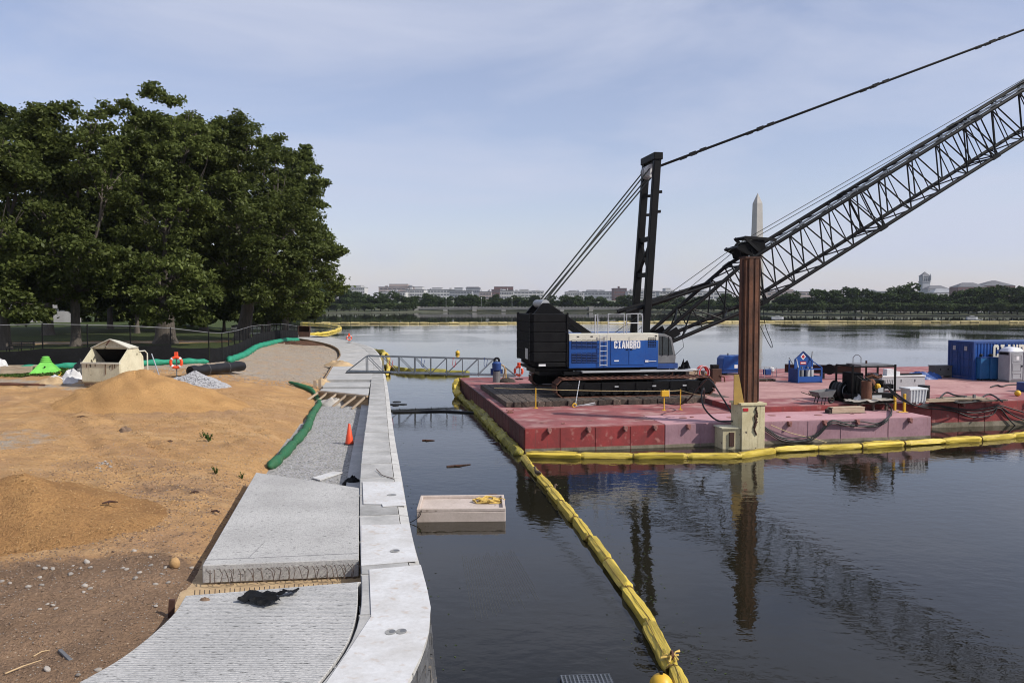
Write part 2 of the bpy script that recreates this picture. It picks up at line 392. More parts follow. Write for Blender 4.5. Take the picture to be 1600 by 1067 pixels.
bp = node(N, 'ShaderNodeBump', Distance=.014); L.new(mm.outputs[0], bp.inputs['Strength']); L.new(hh.outputs[0], bp.inputs['Height']); L.new(bp.outputs[0], P.inputs['Normal'])
murk = ramp(N, L, noise(N, L, mp.outputs[0], .12, 3), .35, .65)
L.new(mixc(N, L, murk, (.010,.009,.005), (.016,.014,.008)), P.inputs['Base Color'])
P.inputs['Roughness'].default_value = .03; P.inputs['IOR'].default_value = 1.333

# ground: sand, soil, gravel and lawn, by painted-in weights with broken edges
m, N, L, P = newmat('ground')
g = N.new('ShaderNodeNewGeometry'); pos = g.outputs['Position']
at = N.new('ShaderNodeAttribute'); at.attribute_name = 'zone'; sp = N.new('ShaderNodeSeparateColor'); L.new(at.outputs['Color'], sp.inputs[0])
br = noise(N, L, pos, 1.4, 6, .65)
def zone(src):
    a = N.new('ShaderNodeMath'); a.operation = 'MULTIPLY_ADD'; L.new(br, a.inputs[0]); a.inputs[1].default_value = 1.1; L.new(src, a.inputs[2])
    return ramp(N, L, a.outputs[0], .95, 1.15)
med = noise(N, L, pos, .5, 5, .6); fine = noise(N, L, pos, 14, 4, .7); vf = noise(N, L, pos, 46, 3, .6)
sand = mixc(N, L, ramp(N, L, med, .36, .66), (.57,.345,.15), (.43,.25,.115))
sand = mixc(N, L, ramp(N, L, fine, .36, .72, .45, 0), sand, (.22,.115,.05))
soil = mixc(N, L, ramp(N, L, med, .36, .66), (.30,.195,.122), (.205,.132,.082))
soil = mixc(N, L, ramp(N, L, fine, .36, .70, .5, 0), soil, (.09,.057,.036))
grav = mixc(N, L, ramp(N, L, vf, .38, .62), (.22,.18,.14), (.46,.40,.325))
grav = mixc(N, L, ramp(N, L, med, .45, .7, 0, .55), grav, (.40,.27,.15))
lawn = mixc(N, L, ramp(N, L, fine, .35, .65), (.024,.042,.010), (.058,.075,.020))
mpr = N.new('ShaderNodeMapping'); mpr.inputs['Rotation'].default_value = (0,0,R(28)); mpr.inputs['Scale'].default_value = (.10,1.5,1); L.new(pos, mpr.inputs['Vector'])
rut = noise(N, L, mpr.outputs[0], 1.2, 4, .6); sand = mixc(N, L, ramp(N, L, rut, .52, .64, 0, .5), sand, (.30,.185,.10)); sand = mixc(N, L, ramp(N, L, rut, .46, .38, 0, .35), sand, (.56,.38,.20))
big = noise(N, L, pos, .16, 4, .6); sand = mixc(N, L, ramp(N, L, big, .50, .66, 0, .55), sand, (.34,.215,.13))
c = mixc(N, L, zone(sp.outputs[0]), sand, soil); c = mixc(N, L, zone(sp.outputs[1]), c, grav); c = mixc(N, L, zone(sp.outputs[2]), c, lawn)
vo = node(N, 'ShaderNodeTexVoronoi', Scale=9.0); L.new(pos, vo.inputs['Vector'])
c = mixc(N, L, ramp(N, L, vo.outputs['Distance'], .10, .16, .55, 0), c, (.52,.44,.34))
L.new(c, P.inputs['Base Color']); P.inputs['Roughness'].default_value = .95; P.inputs['Specular IOR Level'].default_value = .15
hsum = N.new('ShaderNodeMath'); hsum.operation = 'MULTIPLY_ADD'; L.new(br, hsum.inputs[0]); hsum.inputs[1].default_value = 2.2; L.new(fine, hsum.inputs[2])
bp = node(N, 'ShaderNodeBump', Strength=1.0, Distance=.085); L.new(hsum.outputs[0], bp.inputs['Height']); L.new(bp.outputs[0], P.inputs['Normal'])

# sand of the heaps alone
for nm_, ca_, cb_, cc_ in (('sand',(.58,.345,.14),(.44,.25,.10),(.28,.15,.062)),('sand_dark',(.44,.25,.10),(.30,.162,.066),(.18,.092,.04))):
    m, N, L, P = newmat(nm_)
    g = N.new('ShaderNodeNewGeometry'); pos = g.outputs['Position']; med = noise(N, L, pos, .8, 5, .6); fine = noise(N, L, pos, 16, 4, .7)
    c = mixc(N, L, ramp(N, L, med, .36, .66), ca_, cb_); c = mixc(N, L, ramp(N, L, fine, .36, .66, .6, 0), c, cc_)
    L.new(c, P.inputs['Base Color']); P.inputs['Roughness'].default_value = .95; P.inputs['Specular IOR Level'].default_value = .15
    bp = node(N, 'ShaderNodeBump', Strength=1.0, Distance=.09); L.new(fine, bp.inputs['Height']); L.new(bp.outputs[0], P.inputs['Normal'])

# broom-finished concrete: fine raked grooves and pits
m, N, L, P = newmat('broomed')
v = coords(N, L, False); n0 = noise(N, L, v, .8, 5); nf = noise(N, L, v, 30, 4, .65)
wv = node(N, 'ShaderNodeTexWave', Scale=5.2, Distortion=3.2, Detail=4); wv.bands_direction = 'Y'; L.new(v, wv.inputs['Vector'])
v2 = coords(N, L, False, (.45,1,1)); pit = ramp(N, L, noise(N, L, v2, 20, 3, .6), .53, .66)
c = mixc(N, L, ramp(N, L, n0, .35, .65), (.52,.51,.49), (.41,.405,.39)); c = mixc(N, L, ramp(N, L, nf, .32, .68, .6, 0), c, (.20,.20,.195))
gro = N.new('ShaderNodeMath'); gro.operation = 'MULTIPLY'; L.new(pit, gro.inputs[0]); L.new(ramp(N, L, wv.outputs['Fac'], .55, .25, 0, 1), gro.inputs[1])
c = mixc(N, L, gro.outputs[0], c, (.075,.075,.072))
L.new(c, P.inputs['Base Color']); P.inputs['Roughness'].default_value = .9
bp = node(N, 'ShaderNodeBump', Strength=.8, Distance=.018); L.new(wv.outputs['Fac'], bp.inputs['Height']); L.new(bp.outputs[0], P.inputs['Normal'])

# rough cast concrete: scattered pits drawn out by the float, no regular ribs
m, N, L, P = newmat('floated')
v = coords(N, L, False); n0 = noise(N, L, v, .7, 5); nf = noise(N, L, v, 26, 4, .65)
v2 = coords(N, L, False, (.35,1.1,1)); pit = ramp(N, L, noise(N, L, v2, 26, 4, .7), .57, .66)
c = mixc(N, L, ramp(N, L, n0, .35, .65), (.50,.49,.465), (.39,.38,.36)); c = mixc(N, L, ramp(N, L, nf, .32, .68, .5, 0), c, (.20,.195,.19)); c = mixc(N, L, pit, c, (.10,.10,.095))
L.new(c, P.inputs['Base Color']); P.inputs['Roughness'].default_value = .92
bp = node(N, 'ShaderNodeBump', Strength=.8, Distance=.02); L.new(nf, bp.inputs['Height']); L.new(bp.outputs[0], P.inputs['Normal'])

# chain-link wire net: thin diagonal wires, open between
m, N, L, P = newmat('wire_net')
v = coords(N, L, False); s3 = N.new('ShaderNodeSeparateXYZ'); L.new(v, s3.inputs[0]); outs = []
for sg in (1, -1):
    a = N.new('ShaderNodeMath'); a.operation = 'MULTIPLY_ADD'; L.new(s3.outputs['Z'], a.inputs[0]); a.inputs[1].default_value = sg; L.new(s3.outputs['X'], a.inputs[2])
    b = N.new('ShaderNodeMath'); b.operation = 'PINGPONG'; L.new(a.outputs[0], b.inputs[0]); b.inputs[1].default_value = .05
    c_ = N.new('ShaderNodeMath'); c_.operation = 'LESS_THAN'; L.new(b.outputs[0], c_.inputs[0]); c_.inputs[1].default_value = .0042; outs.append(c_.outputs[0])
a = N.new('ShaderNodeMath'); a.operation = 'MAXIMUM'; L.new(outs[0], a.inputs[0]); L.new(outs[1], a.inputs[1])
L.new(a.outputs[0], P.inputs['Alpha']); P.inputs['Base Color'].default_value = (.007,.007,.007,1); P.inputs['Roughness'].default_value = .7
# ================================================================== THE SETTING
# ---- water
mb = MB().add([(-4000,-300,0),(4000,-300,0),(4000,6000,0),(-4000,6000,0)], [(0,1,2,3)])
one('water', mb, 'water', 'calm dark grey basin water', 'water', kind='structure', local=(0,0,0))

# ---- edge curves of the promenade and the sea wall (level 1.45 m)
ZT = 1.45
near_in = [(-4.8,5.6,ZT),(-3.75,7.6,ZT)]; near_out = [(-3.55,5.2,ZT),(-2.55,7.4,ZT)]
inner_px = [(350,1200),(450,1120),(505,1067),(545,1012),(560,975),(565,940),(565,905),(563,860),(562,800),(563,740),(568,690),(575,640),(578,612),(580,594.5),(583,580),(583,565),(577,553),(564,542),(547,536),(520,530.5),(490,527),(466,525)]
outer_px = [(520,1180),(590,1118),(634,1067),(657,1022),(669,985),(672,948),(665,905),(655,876),(641,820),(627,740),(618,690),(612,650),(606,605),(601,580),(596,562),(591,551),(578,541),(552.5,534),(519,527),(490.6,523.7),(466,522)]
left_px = [(-150,1190),(0,1125),(120,1067),(200,1020),(265,965),(290,930),(316,883),(350,822),(400,738),(441,672),(500,609),(507,594.5),(512,586),(519,574),(525.5,564),(531,558),(532,553),(528,545),(513,538),(485,532),(466,529)]
inner = cat_rom([Vector(p) for p in near_in] + [G(*p, ZT) for p in inner_px], 8)
outer = cat_rom([Vector(p) for p in near_out] + [G(*p, ZT) for p in outer_px], 8)
left = cat_rom([Vector((-8.6,6.0,ZT))] + [G(*p, ZT) for p in left_px], 8)
tail = [Vector((-45,131,ZT)), Vector((-65,190,ZT)), Vector((-95,330,ZT))]
LY = np.array([p.y for p in left+tail]); LX = np.array([p.x for p in left+tail]); o_ = np.argsort(LY); LY, LX = LY[o_], LX[o_]
IY = np.array([p.y for p in inner+tail]); IX = np.array([p.x for p in inner+tail]); o_ = np.argsort(IY); IY, IX = IY[o_], IX[o_]
def Lx(y): return np.interp(y, LY, LX)
def Ix(y): return np.interp(y, IY, IX)

def gh(x, y, rough=True):
    x = np.asarray(x, float); y = np.asarray(y, float); d = Lx(y) - x
    e0 = 1.0 - .22*sstep(24.0,25.5,y) + .34*sstep(47.5,50,y)
    p = 1.28 + .34*sstep(17,36,y) + .85*sstep(1,10,d)*sstep(36,54,y) - .45*sstep(95,150,y)
    ws = 1.3 + 1.4*sstep(24,30,y)*(1-sstep(44,50,y))
    z = p - (p-e0)*np.exp(-np.maximum(d,0)/ws)
    z = np.where(d < 0, np.minimum(e0, .62), z)
    if rough:
        k = sstep(0,.8,d)*(1-.6*sstep(48,60,y))
        z = z + .085*k*sstep(14,18,y)*(1-sstep(40,50,y))*np.abs(np.sin(2.1*y+.9*x+3*fbm(x*.3,y*.3,2.2,2)))*sstep(-.05,.12,fbm(x*.2+4,y*.2,1.1,2))
        s_ = (x+27)*.627-(y-46)*.78; w_ = (x+27)*.78+(y-46)*.627
        for w0 in (-1.2,.9,3.4,5.5):
            wob = .35*np.sin(s_*.21+w0)
            z = z - .075*k*sstep(2,6,s_)*(1-sstep(24,29,s_))*np.exp(-((w_-w0-wob)/.26)**2)*(1+.45*np.sign(np.sin(s_*2*np.pi/.42)))
            z = z + .035*k*sstep(2,6,s_)*(1-sstep(24,29,s_))*np.exp(-((np.abs(w_-w0-wob)-.5)/.16)**2)
        z = z + k*(.30*fbm(x*.35,y*.35,o=4) + .20*fbm(x*1.7+9,y*1.7,o=4))
    return z
def GH(px, py):
    z = 1.5
    for _ in range(25):
        p = G(px, py, z); z = .5*z + .5*float(gh(p.x, p.y))
    p = G(px, py, z); p.z = float(gh(p.x, p.y)); return p

ys = [5.5]
while ys[-1] < 330: ys.append(ys[-1] + max(.11, .0055*(ys[-1]-4)*1.0 + .0022*max(ys[-1]-50,0)*3))
ys = np.array(ys)
ss = [-.0]
while ss[-1] < 240: ss.append(ss[-1] + max(.11, .012*ss[-1] if ss[-1] < 22 else .05*ss[-1]))
ss = np.array(ss)
YY, S = np.meshgrid(ys, ss, indexing='ij'); XX = Ix(YY) - .12 - S
ZZ = gh(XX, YY)
fence_pts = [(-48,44),(-34.4,48.5),(-25.5,53.5),(-20.6,57),(-22.0,66),(-24,75),(-26.3,92),(-27.8,106)]
def fence_x(y): return np.interp(y, [p[1] for p in fence_pts], [p[0] for p in fence_pts])
D_ = Lx(YY) - XX
nz = fbm(XX*.25+5, YY*.25, o=3)
soil = np.clip(.62*(1-sstep(15.8,17.4,YY+nz*4)) + .16*(1-sstep(2.5,5,D_))*(1-sstep(21,25,YY)) + .28*sstep(.1,.3,fbm(XX*.3,YY*.3+40,o=3)), 0, 1)
soil = np.maximum(soil, .50*np.exp(-(((XX+9.4)/2.2)**2+((YY-23)/2.6)**2)))
soil = np.maximum(soil, .75*np.exp(-(((XX+26.3)/3.2)**2+((YY-98)/9)**2)))
grav = .62*sstep(48,53,YY+nz*4)*(1-sstep(.2,1.5,fence_x(YY)-XX))
grav = np.maximum(grav, .6*np.exp(-((XX+18.5)/2.6)**2-((YY-29)/4.5)**2))
grav = np.maximum(grav, .62*np.exp(-((YY-45+.25*(XX+25))/1.8)**2)*sstep(18.5,21,-XX))
grass = .75*sstep(.0,1.2,fence_x(YY)-XX)*sstep(30,40,YY)
grass = np.maximum(grass, .66*np.exp(-((XX+28.3)/2.8)**4-((YY-50.2)/2.6)**4))
path = np.exp(-((YY-84-.25*(XX+40))/3.0)**2)*sstep(3,6,fence_x(YY)-XX); grass = grass*(1-.9*path); grav = np.maximum(grav, .66*path)
ny, ns = YY.shape; nv = ny*ns
me = bpy.data.meshes.new('ground'); idx = np.arange(nv).reshape(ny, ns)
fq = np.stack([idx[:-1,:-1], idx[1:,:-1], idx[1:,1:], idx[:-1,1:]], -1).reshape(-1,4)
me.vertices.add(nv); me.vertices.foreach_set('co', np.stack([XX,YY,ZZ],-1).reshape(-1))
me.loops.add(fq.size); me.polygons.add(len(fq)); me.loops.foreach_set('vertex_index', fq.reshape(-1)); me.polygons.foreach_set('loop_start', np.arange(len(fq))*4)
me.polygons.foreach_set('use_smooth', np.ones(len(fq), bool)); me.update(calc_edges=True)
ca = me.color_attributes.new('zone', 'FLOAT_COLOR', 'POINT')
ca.data.foreach_set('color', np.stack([soil,grav,grass,np.ones_like(soil)],-1).reshape(-1).astype(np.float32)); me.materials.append(MAT['ground'])
gro = bpy.data.objects.new('ground', me); COL.objects.link(gro); tag(gro, 'bare sandy building ground running into a shaded lawn', 'ground', kind='structure')

# ---- sand heaps
def heap(label, px, Y, zpk, rl, rr_, rf, rb, rough=.1, mat='sand', pw=1.25, name='sand_heap', cat='sand heap'):
    X = (px-800)/F*Y; mb = MB(); nr, na = 34, 84; vs = []; x0, y0 = X, Y; base = float(gh(X,Y)); h = zpk - base
    T = np.linspace(0, 2*np.pi, na, endpoint=False)
    for i in range(nr):
        f = i/(nr-1)
        rx = np.where(np.cos(T) > 0, rr_, rl); ry = np.where(np.sin(T) > 0, rb, rf)
        x = x0 + f*rx*np.cos(T); y = y0 + f*ry*np.sin(T)
        z = gh(x,y) + h*np.maximum(0, (1-f**pw))**1.15 + rough*2.2*fbm(x*.9,y*.9,3.1,4)*(1-f)**.3*min(1,f*4+.25) - .05 - .12*f**6
        vs.append(np.stack([x,y,z],-1))
    vs = np.concatenate(vs); fs = [(i*na+k,i*na+(k+1)%na,(i+1)*na+(k+1)%na,(i+1)*na+k) for i in range(nr-1) for k in range(na)]
    mb.add(vs.tolist(), fs); return one(name, mb, mat, label, cat, smooth=True, angle=70)
heap('tall cone of orange sand piled in front of the cream skip', 212, 41, 3.22, 4.2, 6.2, 4.6, 3.4, pw=1.0)
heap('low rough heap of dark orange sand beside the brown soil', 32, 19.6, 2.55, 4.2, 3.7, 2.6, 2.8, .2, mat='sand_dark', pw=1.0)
heap('small pile of grey crushed stone beside the black plastic roll', 305, 46.8, 2.66, 1.7, 2.0, 1.2, 1.1, .07, 'gravel', 1.0, 'gravel_pile', 'gravel pile')

# ---- promenade: cast slabs, gaps and forms
prom = thing('promenade', 'pale grey concrete promenade of cast slabs along the basin', 'path', kind='structure')
def gp(l, z=ZT): return [tuple(G(*p, z)) for p in l]
def curve_between(curve, y0, y1): return [p for p in curve if y0 <= p.y <= y1]
la = curve_between(left, 6.5, G(290,930,ZT).y); ra = curve_between(inner, 5.6, 14.9)
polyA = [p.to_tuple()[:2] for p in la] + [tuple(G(565,908,ZT))[:2]] + [(p.x-.07, p.y) for p in reversed(ra)]
part('concrete_slab', MB().prism(polyA, 1.0, ZT), 'broomed', prom, world=True, bevel=.012)
bq = gp([(316,883),(560.5,873),(560.5,762),(400,738)])
slabB = part('concrete_slab', MB().prism([p[:2] for p in bq], 1.09, ZT+.005), 'floated', prom, world=True, bevel=.015)
gapq = [G(270,960,1.0), G(566,925,1.0), G(566,860,1.0), G(300,880,1.0)]
part('gap_floor', MB().prism([p[:2] for p in gapq], .9, 1.06), 'rag_tan', prom, world=True)
for a_, b_, wd_ in ((G(322,875,ZT),G(559,864.5,ZT),.014),(G(388,872,ZT),G(412,848,ZT),.008)):
    part('saw_cut', MB().beam(a_+Vector((0,0,.006)), b_+Vector((0,0,.006)), wd_, .006), 'grey_dark', slabB, world=True)
# reinforcing bars standing out of both slab ends
pb0, pb1 = Vector(bq[0]), Vector(bq[1]); pa0, pa1 = G(296,924,ZT), G(560,910,ZT)
bd = (pb1-pb0).normalized(); bn = Vector((bd.y,-bd.x,0))
for i in range(34):
    t = (i+.5)/34; p = pb0.lerp(pb1, t); q = pa0.lerp(pa1, t)
    a = p + bn*(-.05) + Vector((0,0,-.10)); j = rnd.uniform(-.05,.05)
    b = a + bn*rnd.uniform(.22,.34) + bd*rnd.uniform(.05,.16); c = b + Vector((j,0,-.18))
    part('rebar', MB().tube([a, b, c, c + bd*.05 - bn*.12 + Vector((0,0,-.06))], .008, 5), 'rebar', slabB, world=True)
    a = q + Vector((0,-.05,-.16)); b = a - bn*rnd.uniform(.2,.3); 
    part('rebar', MB().tube([a, b, b + Vector((0,.02,.11))], .009, 5), 'rebar', slabB, world=True)
# lower bay still to be poured
lc = curve_between(left, G(400,738,ZT).y-.8, G(500,609,ZT).y); rc = curve_between(inner, 21.5, 49.5)
part('sub_base', MB().prism([(p.x-.35,p.y) for p in lc] + [(p.x+.1,p.y) for p in reversed(rc)], .5, .75), 'sub_base', prom, world=True)
part('concrete_ledge', MB().prism([(p.x-.46,p.y) for p in rc if p.y > 23.5] + [(p.x+.05,p.y) for p in reversed(rc) if p.y > 23.5], .5, .90), 'concrete', prom, world=True)
def slab(l0, r0, l1, r1, z1=ZT, th=.36, mat='concrete'):
    return part('concrete_slab', MB().prism([l0[:2], r0[:2], r1[:2], l1[:2]], z1-th, z1), mat, prom, world=True, bevel=.02)
sD = slab(*[G(*p,ZT) for p in ((500,609.5),(575,617),(501.5,607.6),(577,607))], th=.12)
slab(*[G(*p,ZT) for p in ((504,604),(577.2,604),(509,597),(579,596.6))])
part('gap_floor', MB().prism([G(*p,1.2)[:2] for p in ((497,615),(575,615),(580,600),(505,600))], 1.0, 1.1), 'sub_base', prom, world=True)
# formwork at the open end
f0, f1 = G(499,610,ZT), G(576,617.5,ZT); fd = (f1-f0).normalized(); fn = Vector((fd.y,-fd.x,0))
mb = MB(); mb.beam(f0+fn*.05+Vector((0,0,-.36)), f1+fn*.05+Vector((0,0,-.36)), .05, .70); part('form_board', mb, 'form_wood', prom, world=True)
mb = MB(); mb.beam(f0+fn*.12+Vector((0,0,-.06)), f1+fn*.12+Vector((0,0,-.06)), .09, .10); part('form_rail', mb, 'pale_wood', prom, world=True)
for i, t in enumerate((.02,.20,.40,.60,.80,.97)):
    p = f0.lerp(f1, t) + fn*.14; q = p + fn*rnd.uniform(.75,.95) + fd*rnd.uniform(-.35,-.15); q.z = .77; p.z = 1.36
    part('form_brace', MB().beam(p, q, .1, .1), 'pale_wood', prom, world=True)
for px, py, h in ((492,613,.75),(500,613,.8),(502,600,.45),(508,590,.4)):
    p = G(px,py,1.0); part('form_post', MB().beam(p, p+Vector((0,0,h)), .16, .16), 'pale_wood', prom, world=True)
# finished run of slabs, curving away round the trees
lf = curve_between(left, G(511,594.4,ZT).y-.01, 200); rf = curve_between(inner, G(580,594.4,ZT).y-.01, 200)
NS = 25; lr = resample(lf, NS); rr2 = resample(rf, NS)
for i in range(NS-1):
    g0 = .012; dz = rnd.uniform(-.012,.012)
    a, b, c, d = lr[i].lerp(lr[i+1], g0), rr2[i].lerp(rr2[i+1], g0), lr[i].lerp(lr[i+1], 1-g0), rr2[i].lerp(rr2[i+1], 1-g0)
    lm, rm = lr[i].lerp(lr[i+1], .5), rr2[i].lerp(rr2[i+1], .5)
    slab(a, b, c, d, ZT+dz, mat='floated' if i % 3 else 'concrete')
mb = MB()
for p, q in zip(lf, lf[1:]): mb.beam(p+Vector((-.05,0,-.26)), q+Vector((-.05,0,-.26)), .05, .62)
part('form_board', mb, 'form_wood', prom, world=True)
part('sub_base', MB().prism([(p.x+.15,p.y) for p in lr] + [(p.x-.05,p.y) for p in reversed(rr2)], .6, 1.05), 'sub_base', prom, world=True)

# ---- sea wall: coping slabs, lighter edge strips, stone facing
wall = thing('seawall', 'long curving sea wall with pale concrete coping between promenade and water', 'wall', (-3,16,0))
NO = 62; so = resample(outer, NO*4+1)
def near_inner(o):
    return min(inner, key=lambda p: (p.x-o.x)**2+(p.y-o.y)**2)
inner_d = resample(inner, 3000)
si = [min(inner_d, key=lambda p: (p.x-o.x)**2+(p.y-o.y)**2) for o in so]
for _ in range(2): si = [si[0]] + [(si[k-1]+si[k]*2+si[k+1])/4 for k in range(1,len(si)-1)] + [si[-1]]
for k in range(NO):
    A = so[k*4:k*4+5]; B = si[k*4:k*4+5]; dz = rnd.uniform(-.006,.006)
    mb, me2 = MB(), MB(); va, ve = [], []
    for j, (o, i) in enumerate(zip(A, B)):
        if j == 0: o = o.lerp(A[1], .05); i = i.lerp(B[1], .05)
        if j == 4: o = A[4].lerp(A[3], .05); i = B[4].lerp(B[3], .05)
        m1 = i.lerp(o, .80); m2 = i.lerp(o, .815)
        va += [(i.x,i.y,1.0), (i.x,i.y,ZT+dz), (m1.x,m1.y,ZT+dz), (m1.x,m1.y,1.0)]
        ve += [(m2.x,m2.y,1.05 if o.y > 19 else 1.345), (m2.x,m2.y,ZT+dz-.012), (o.x,o.y,ZT+dz-.05), (o.x,o.y,1.13 if o.y > 19 else 1.345)]
    fs = [(j*4+q, j*4+(q+1)%4, j*4+4+(q+1)%4, j*4+4+q) for j in range(4) for q in range(4)] + [(0,1,2,3),(19,18,17,16)]
    mb.add(va, fs); me2.add(ve, fs)
    cs = part('coping_slab', mb, 'coping', wall, world=True, bevel=.012)
    part('edge_strip', me2, 'coping_edge', cs, world=True)
mb = MB(); va = []
for o, i in zip(so, si):
    m1 = i.lerp(o, .93); va += [(i.x+.02,i.y,-.5),(i.x+.02,i.y,1.0),(m1.x,m1.y,1.12),(m1.x,m1.y,-.5)]
mb.add(va, [(j*4+q, j*4+(q+1)%4, j*4+4+(q+1)%4, j*4+4+q) for j in range(len(so)-1) for q in range(4)])
part('wall_core', mb, 'mortar', wall, world=True)
nearo = [p for p in resample(outer, 900) if p.y < 23]; cl = [0]
for a, b in zip(nearo, nearo[1:]): cl.append(cl[-1]+(b-a).length)
def along(s):
    j = min(max(int(np.searchsorted(cl, s))-1, 0), len(nearo)-2); t = (s-cl[j])/max(cl[j+1]-cl[j],1e-6); return nearo[j].lerp(nearo[j+1], t), (nearo[j+1]-nearo[j]).normalized()
for c_ in range(7):
    s = rnd.uniform(0,.4); z0 = -.12 + c_*.205
    while s < cl[-1]-.9:
        l = rnd.uniform(.42,.85); p0, d0 = along(s+.012); p1, d1 = along(s+l-.012); n0 = Vector((d0.y,-d0.x,0)); pr = rnd.uniform(-.012,.02)
        pr += .015+.018*(6-c_); q = [p0-n0*.14, p1-n0*.14, p1+n0*(pr-.02+rnd.uniform(-.008,.008)), p0+n0*(pr-.02)]
        part('stone', MB().prism([x[:2] for x in q], z0, z0+.192+rnd.uniform(-.008,.006)), 'stone_face', wall, world=True)
        s += l

# ---- far shore, its trees, the bridge, the skyline
shore_px = [(200,490),(480,489.5),(600,488.5),(700,487.6),(1000,487.6),(1120,489.5),(1230,491.5),(1400,493.2),(1600,494.2),(1950,497)]
shore = [G(*p,0) for p in shore_px]
mb = MB(); n = len(shore); rings = []
for off, z in ((0,-.5),(0,.35),(2.5,.5),(40,1.4),(160,5.0),(700,9.0),(3300,12.0)):
    rings.append([(p.x*(1+off/p.y), p.y+off, z) for p in shore])
mb.add([v for r_ in rings for v in r_], [(i*n+k, i*n+k+1, (i+1)*n+k+1, (i+1)*n+k) for i in range(len(rings)-1) for k in range(n-1)])
m, N, L, P = newmat('far_ground'); gg = N.new('ShaderNodeNewGeometry')
L.new(mixc(N, L, ramp(N, L, noise(N, L, gg.outputs['Position'], .05, 4), .4, .6), (.045,.062,.022), (.11,.11,.06)), P.inputs['Base Color']); P.inputs['Roughness'].default_value = .95
one('far_shore', mb, 'far_ground', 'low far shore with lawns beyond the basin', 'shore', kind='structure', local=(0,0,0))
mb = MB()
for a, b in zip(shore, shore[1:]): mb.beam(Vector((a.x,a.y-.3,0)), Vector((b.x,b.y-.3,0)), 1.0, .8)
one('shore_embankment', mb, 'far_bank', 'low pale stone embankment along the far shore', 'embankment', local=(0,0,0))

def leaf_mesh(name, C, size, mat, up=.35, rg=rng):
    """diamond leaves at points C (n,3)"""
    n = len(C); nrm = rg.normal(size=(n,3)); nrm[:,2] = np.abs(nrm[:,2]) + up; nrm /= np.linalg.norm(nrm, axis=1)[:,None]
    t = rg.normal(size=(n,3)); u = np.cross(nrm, t); u /= np.linalg.norm(u, axis=1)[:,None]; w = np.cross(nrm, u)
    s = size*rg.uniform(.6,1.35,size=(n,1)); V = np.stack([C-u*s, C+w*s*.55+nrm*s*.12, C+u*s, C-w*s*.55+nrm*s*.12], 1).reshape(-1,3)
    me = bpy.data.meshes.new(name); me.vertices.add(4*n); me.vertices.foreach_set('co', V.reshape(-1))
    me.loops.add(4*n); me.polygons.add(n); me.loops.foreach_set('vertex_index', np.arange(4*n)); me.polygons.foreach_set('loop_start', np.arange(n)*4)
    me.update(calc_edges=True); a = me.attributes.new('tone', 'FLOAT', 'POINT'); a.data.foreach_set('value', np.repeat(rg.random(n), 4).astype(np.float32))
    me.materials.append(MAT[mat]); return me
def lobe_points(c, r, nclump, per, spread, rg=rng, inner=.55, gap=.0, org=(0,0,0)):
    d = rg.normal(size=(nclump,3)); d /= np.linalg.norm(d, axis=1)[:,None]
    f = inner + (1-inner)*rg.random((nclump,1))**.6
    # uneven outline
    bump = 1 + .55*fbm(d[:,0]*1.9+c[0], d[:,1]*1.9+c[1], d[:,2]*1.9+c[2], 3)[:,None]
    P_ = np.array(c) + d*f*bump*np.array(r)
    if gap: P_ = P_[vnoise(P_[:,0]*.42+org[0], P_[:,1]*.42+org[1], P_[:,2]*.5+7) > gap]
    P_ = np.repeat(P_, per, 0); P_ = P_ + rg.normal(size=P_.shape)*np.array([spread,spread,spread*.6])
    return P_

# prototypes of far trees
far_protos = []
for k in range(7):
    h = 1.0; C = []; rg = np.random.default_rng(40+k)
    nl = 7
    for j in range(nl):
        a = rg.uniform(0,6.28); rad = rg.uniform(.05,.27); zc = (.24,.36,.5,.62,.72,.8,.45)[j]+rg.uniform(-.05,.05) if k < 5 else rg.uniform(.26,.72)
        C.append(lobe_points((rad*math.cos(a), rad*math.sin(a), zc), (rg.uniform(.17,.25),)*2+(rg.uniform(.13,.2),), 55, 7, .022, rg, .5))
    C = np.concatenate(C); cherry = k >= 5
    t = thing('shoreline_tree', 'leafy tree among the many in the dark green belt on the far shore', 'tree', (0,-500,0), group='trees along the far shore')
    part('crown', leaf_mesh('crown', C, .040, 'leaf_cherry' if cherry else 'leaf_far', .3, rg), None, t)
    part('trunk', MB().tube([(0,0,-.02),(.01,0,.25),(0,.01,.6)], [.03,.02,.012], 5), 'far_bark', t)
    far_protos.append(t)
used = set()
def far_tree(k, x, y, z, h, w):
    t = far_protos[k]
    if k in used: t = dup(t, (x,y,z), rnd.uniform(0,6.28))
    else: used.add(k); t.location = (x,y,z); t.rotation_euler.z = rnd.uniform(0,6.28)
    t.scale = (w, w, h)
    if k >= 5: t['label'] = 'low spreading cherry tree at the water edge of the far shore'; t['group'] = 'cherry trees along the far shore'
def shore_at(px): 
    return float(np.interp(px, [p[0] for p in shore_px], [p.y for p in shore]))
px = 380.0
while px < 1690:           # tall belt, two staggered rows
    for row, (dy, th) in enumerate(((26,1.0),(62,1.08))):
        q = px + rnd.uniform(-6,6) + row*9; Y = shore_at(q) + dy + rnd.uniform(-8,8)
        top = float(np.interp(q, [380,505,545,560,600,680,760,900,1000,1190,1250,1290,1330,1380,1420,1480,1540,1600,1690], [440,441,446,456,458,459,461,462,463,460,456,450,452,456,447,459,448,447,446]))
        hgt = (472-top)/F*Y + CAMZ - 2 + rnd.uniform(-4.0,1.6); hgt = max(hgt, 6)
        far_tree(rnd.randrange(5), (q-800)/F*Y, Y, 1.6, hgt*th, rnd.uniform(11.5,16)*(1.15 if Y < 470 else 1))
    px += rnd.uniform(11,16)*(1.0 if px < 1100 else 1.5)
px = 470.0
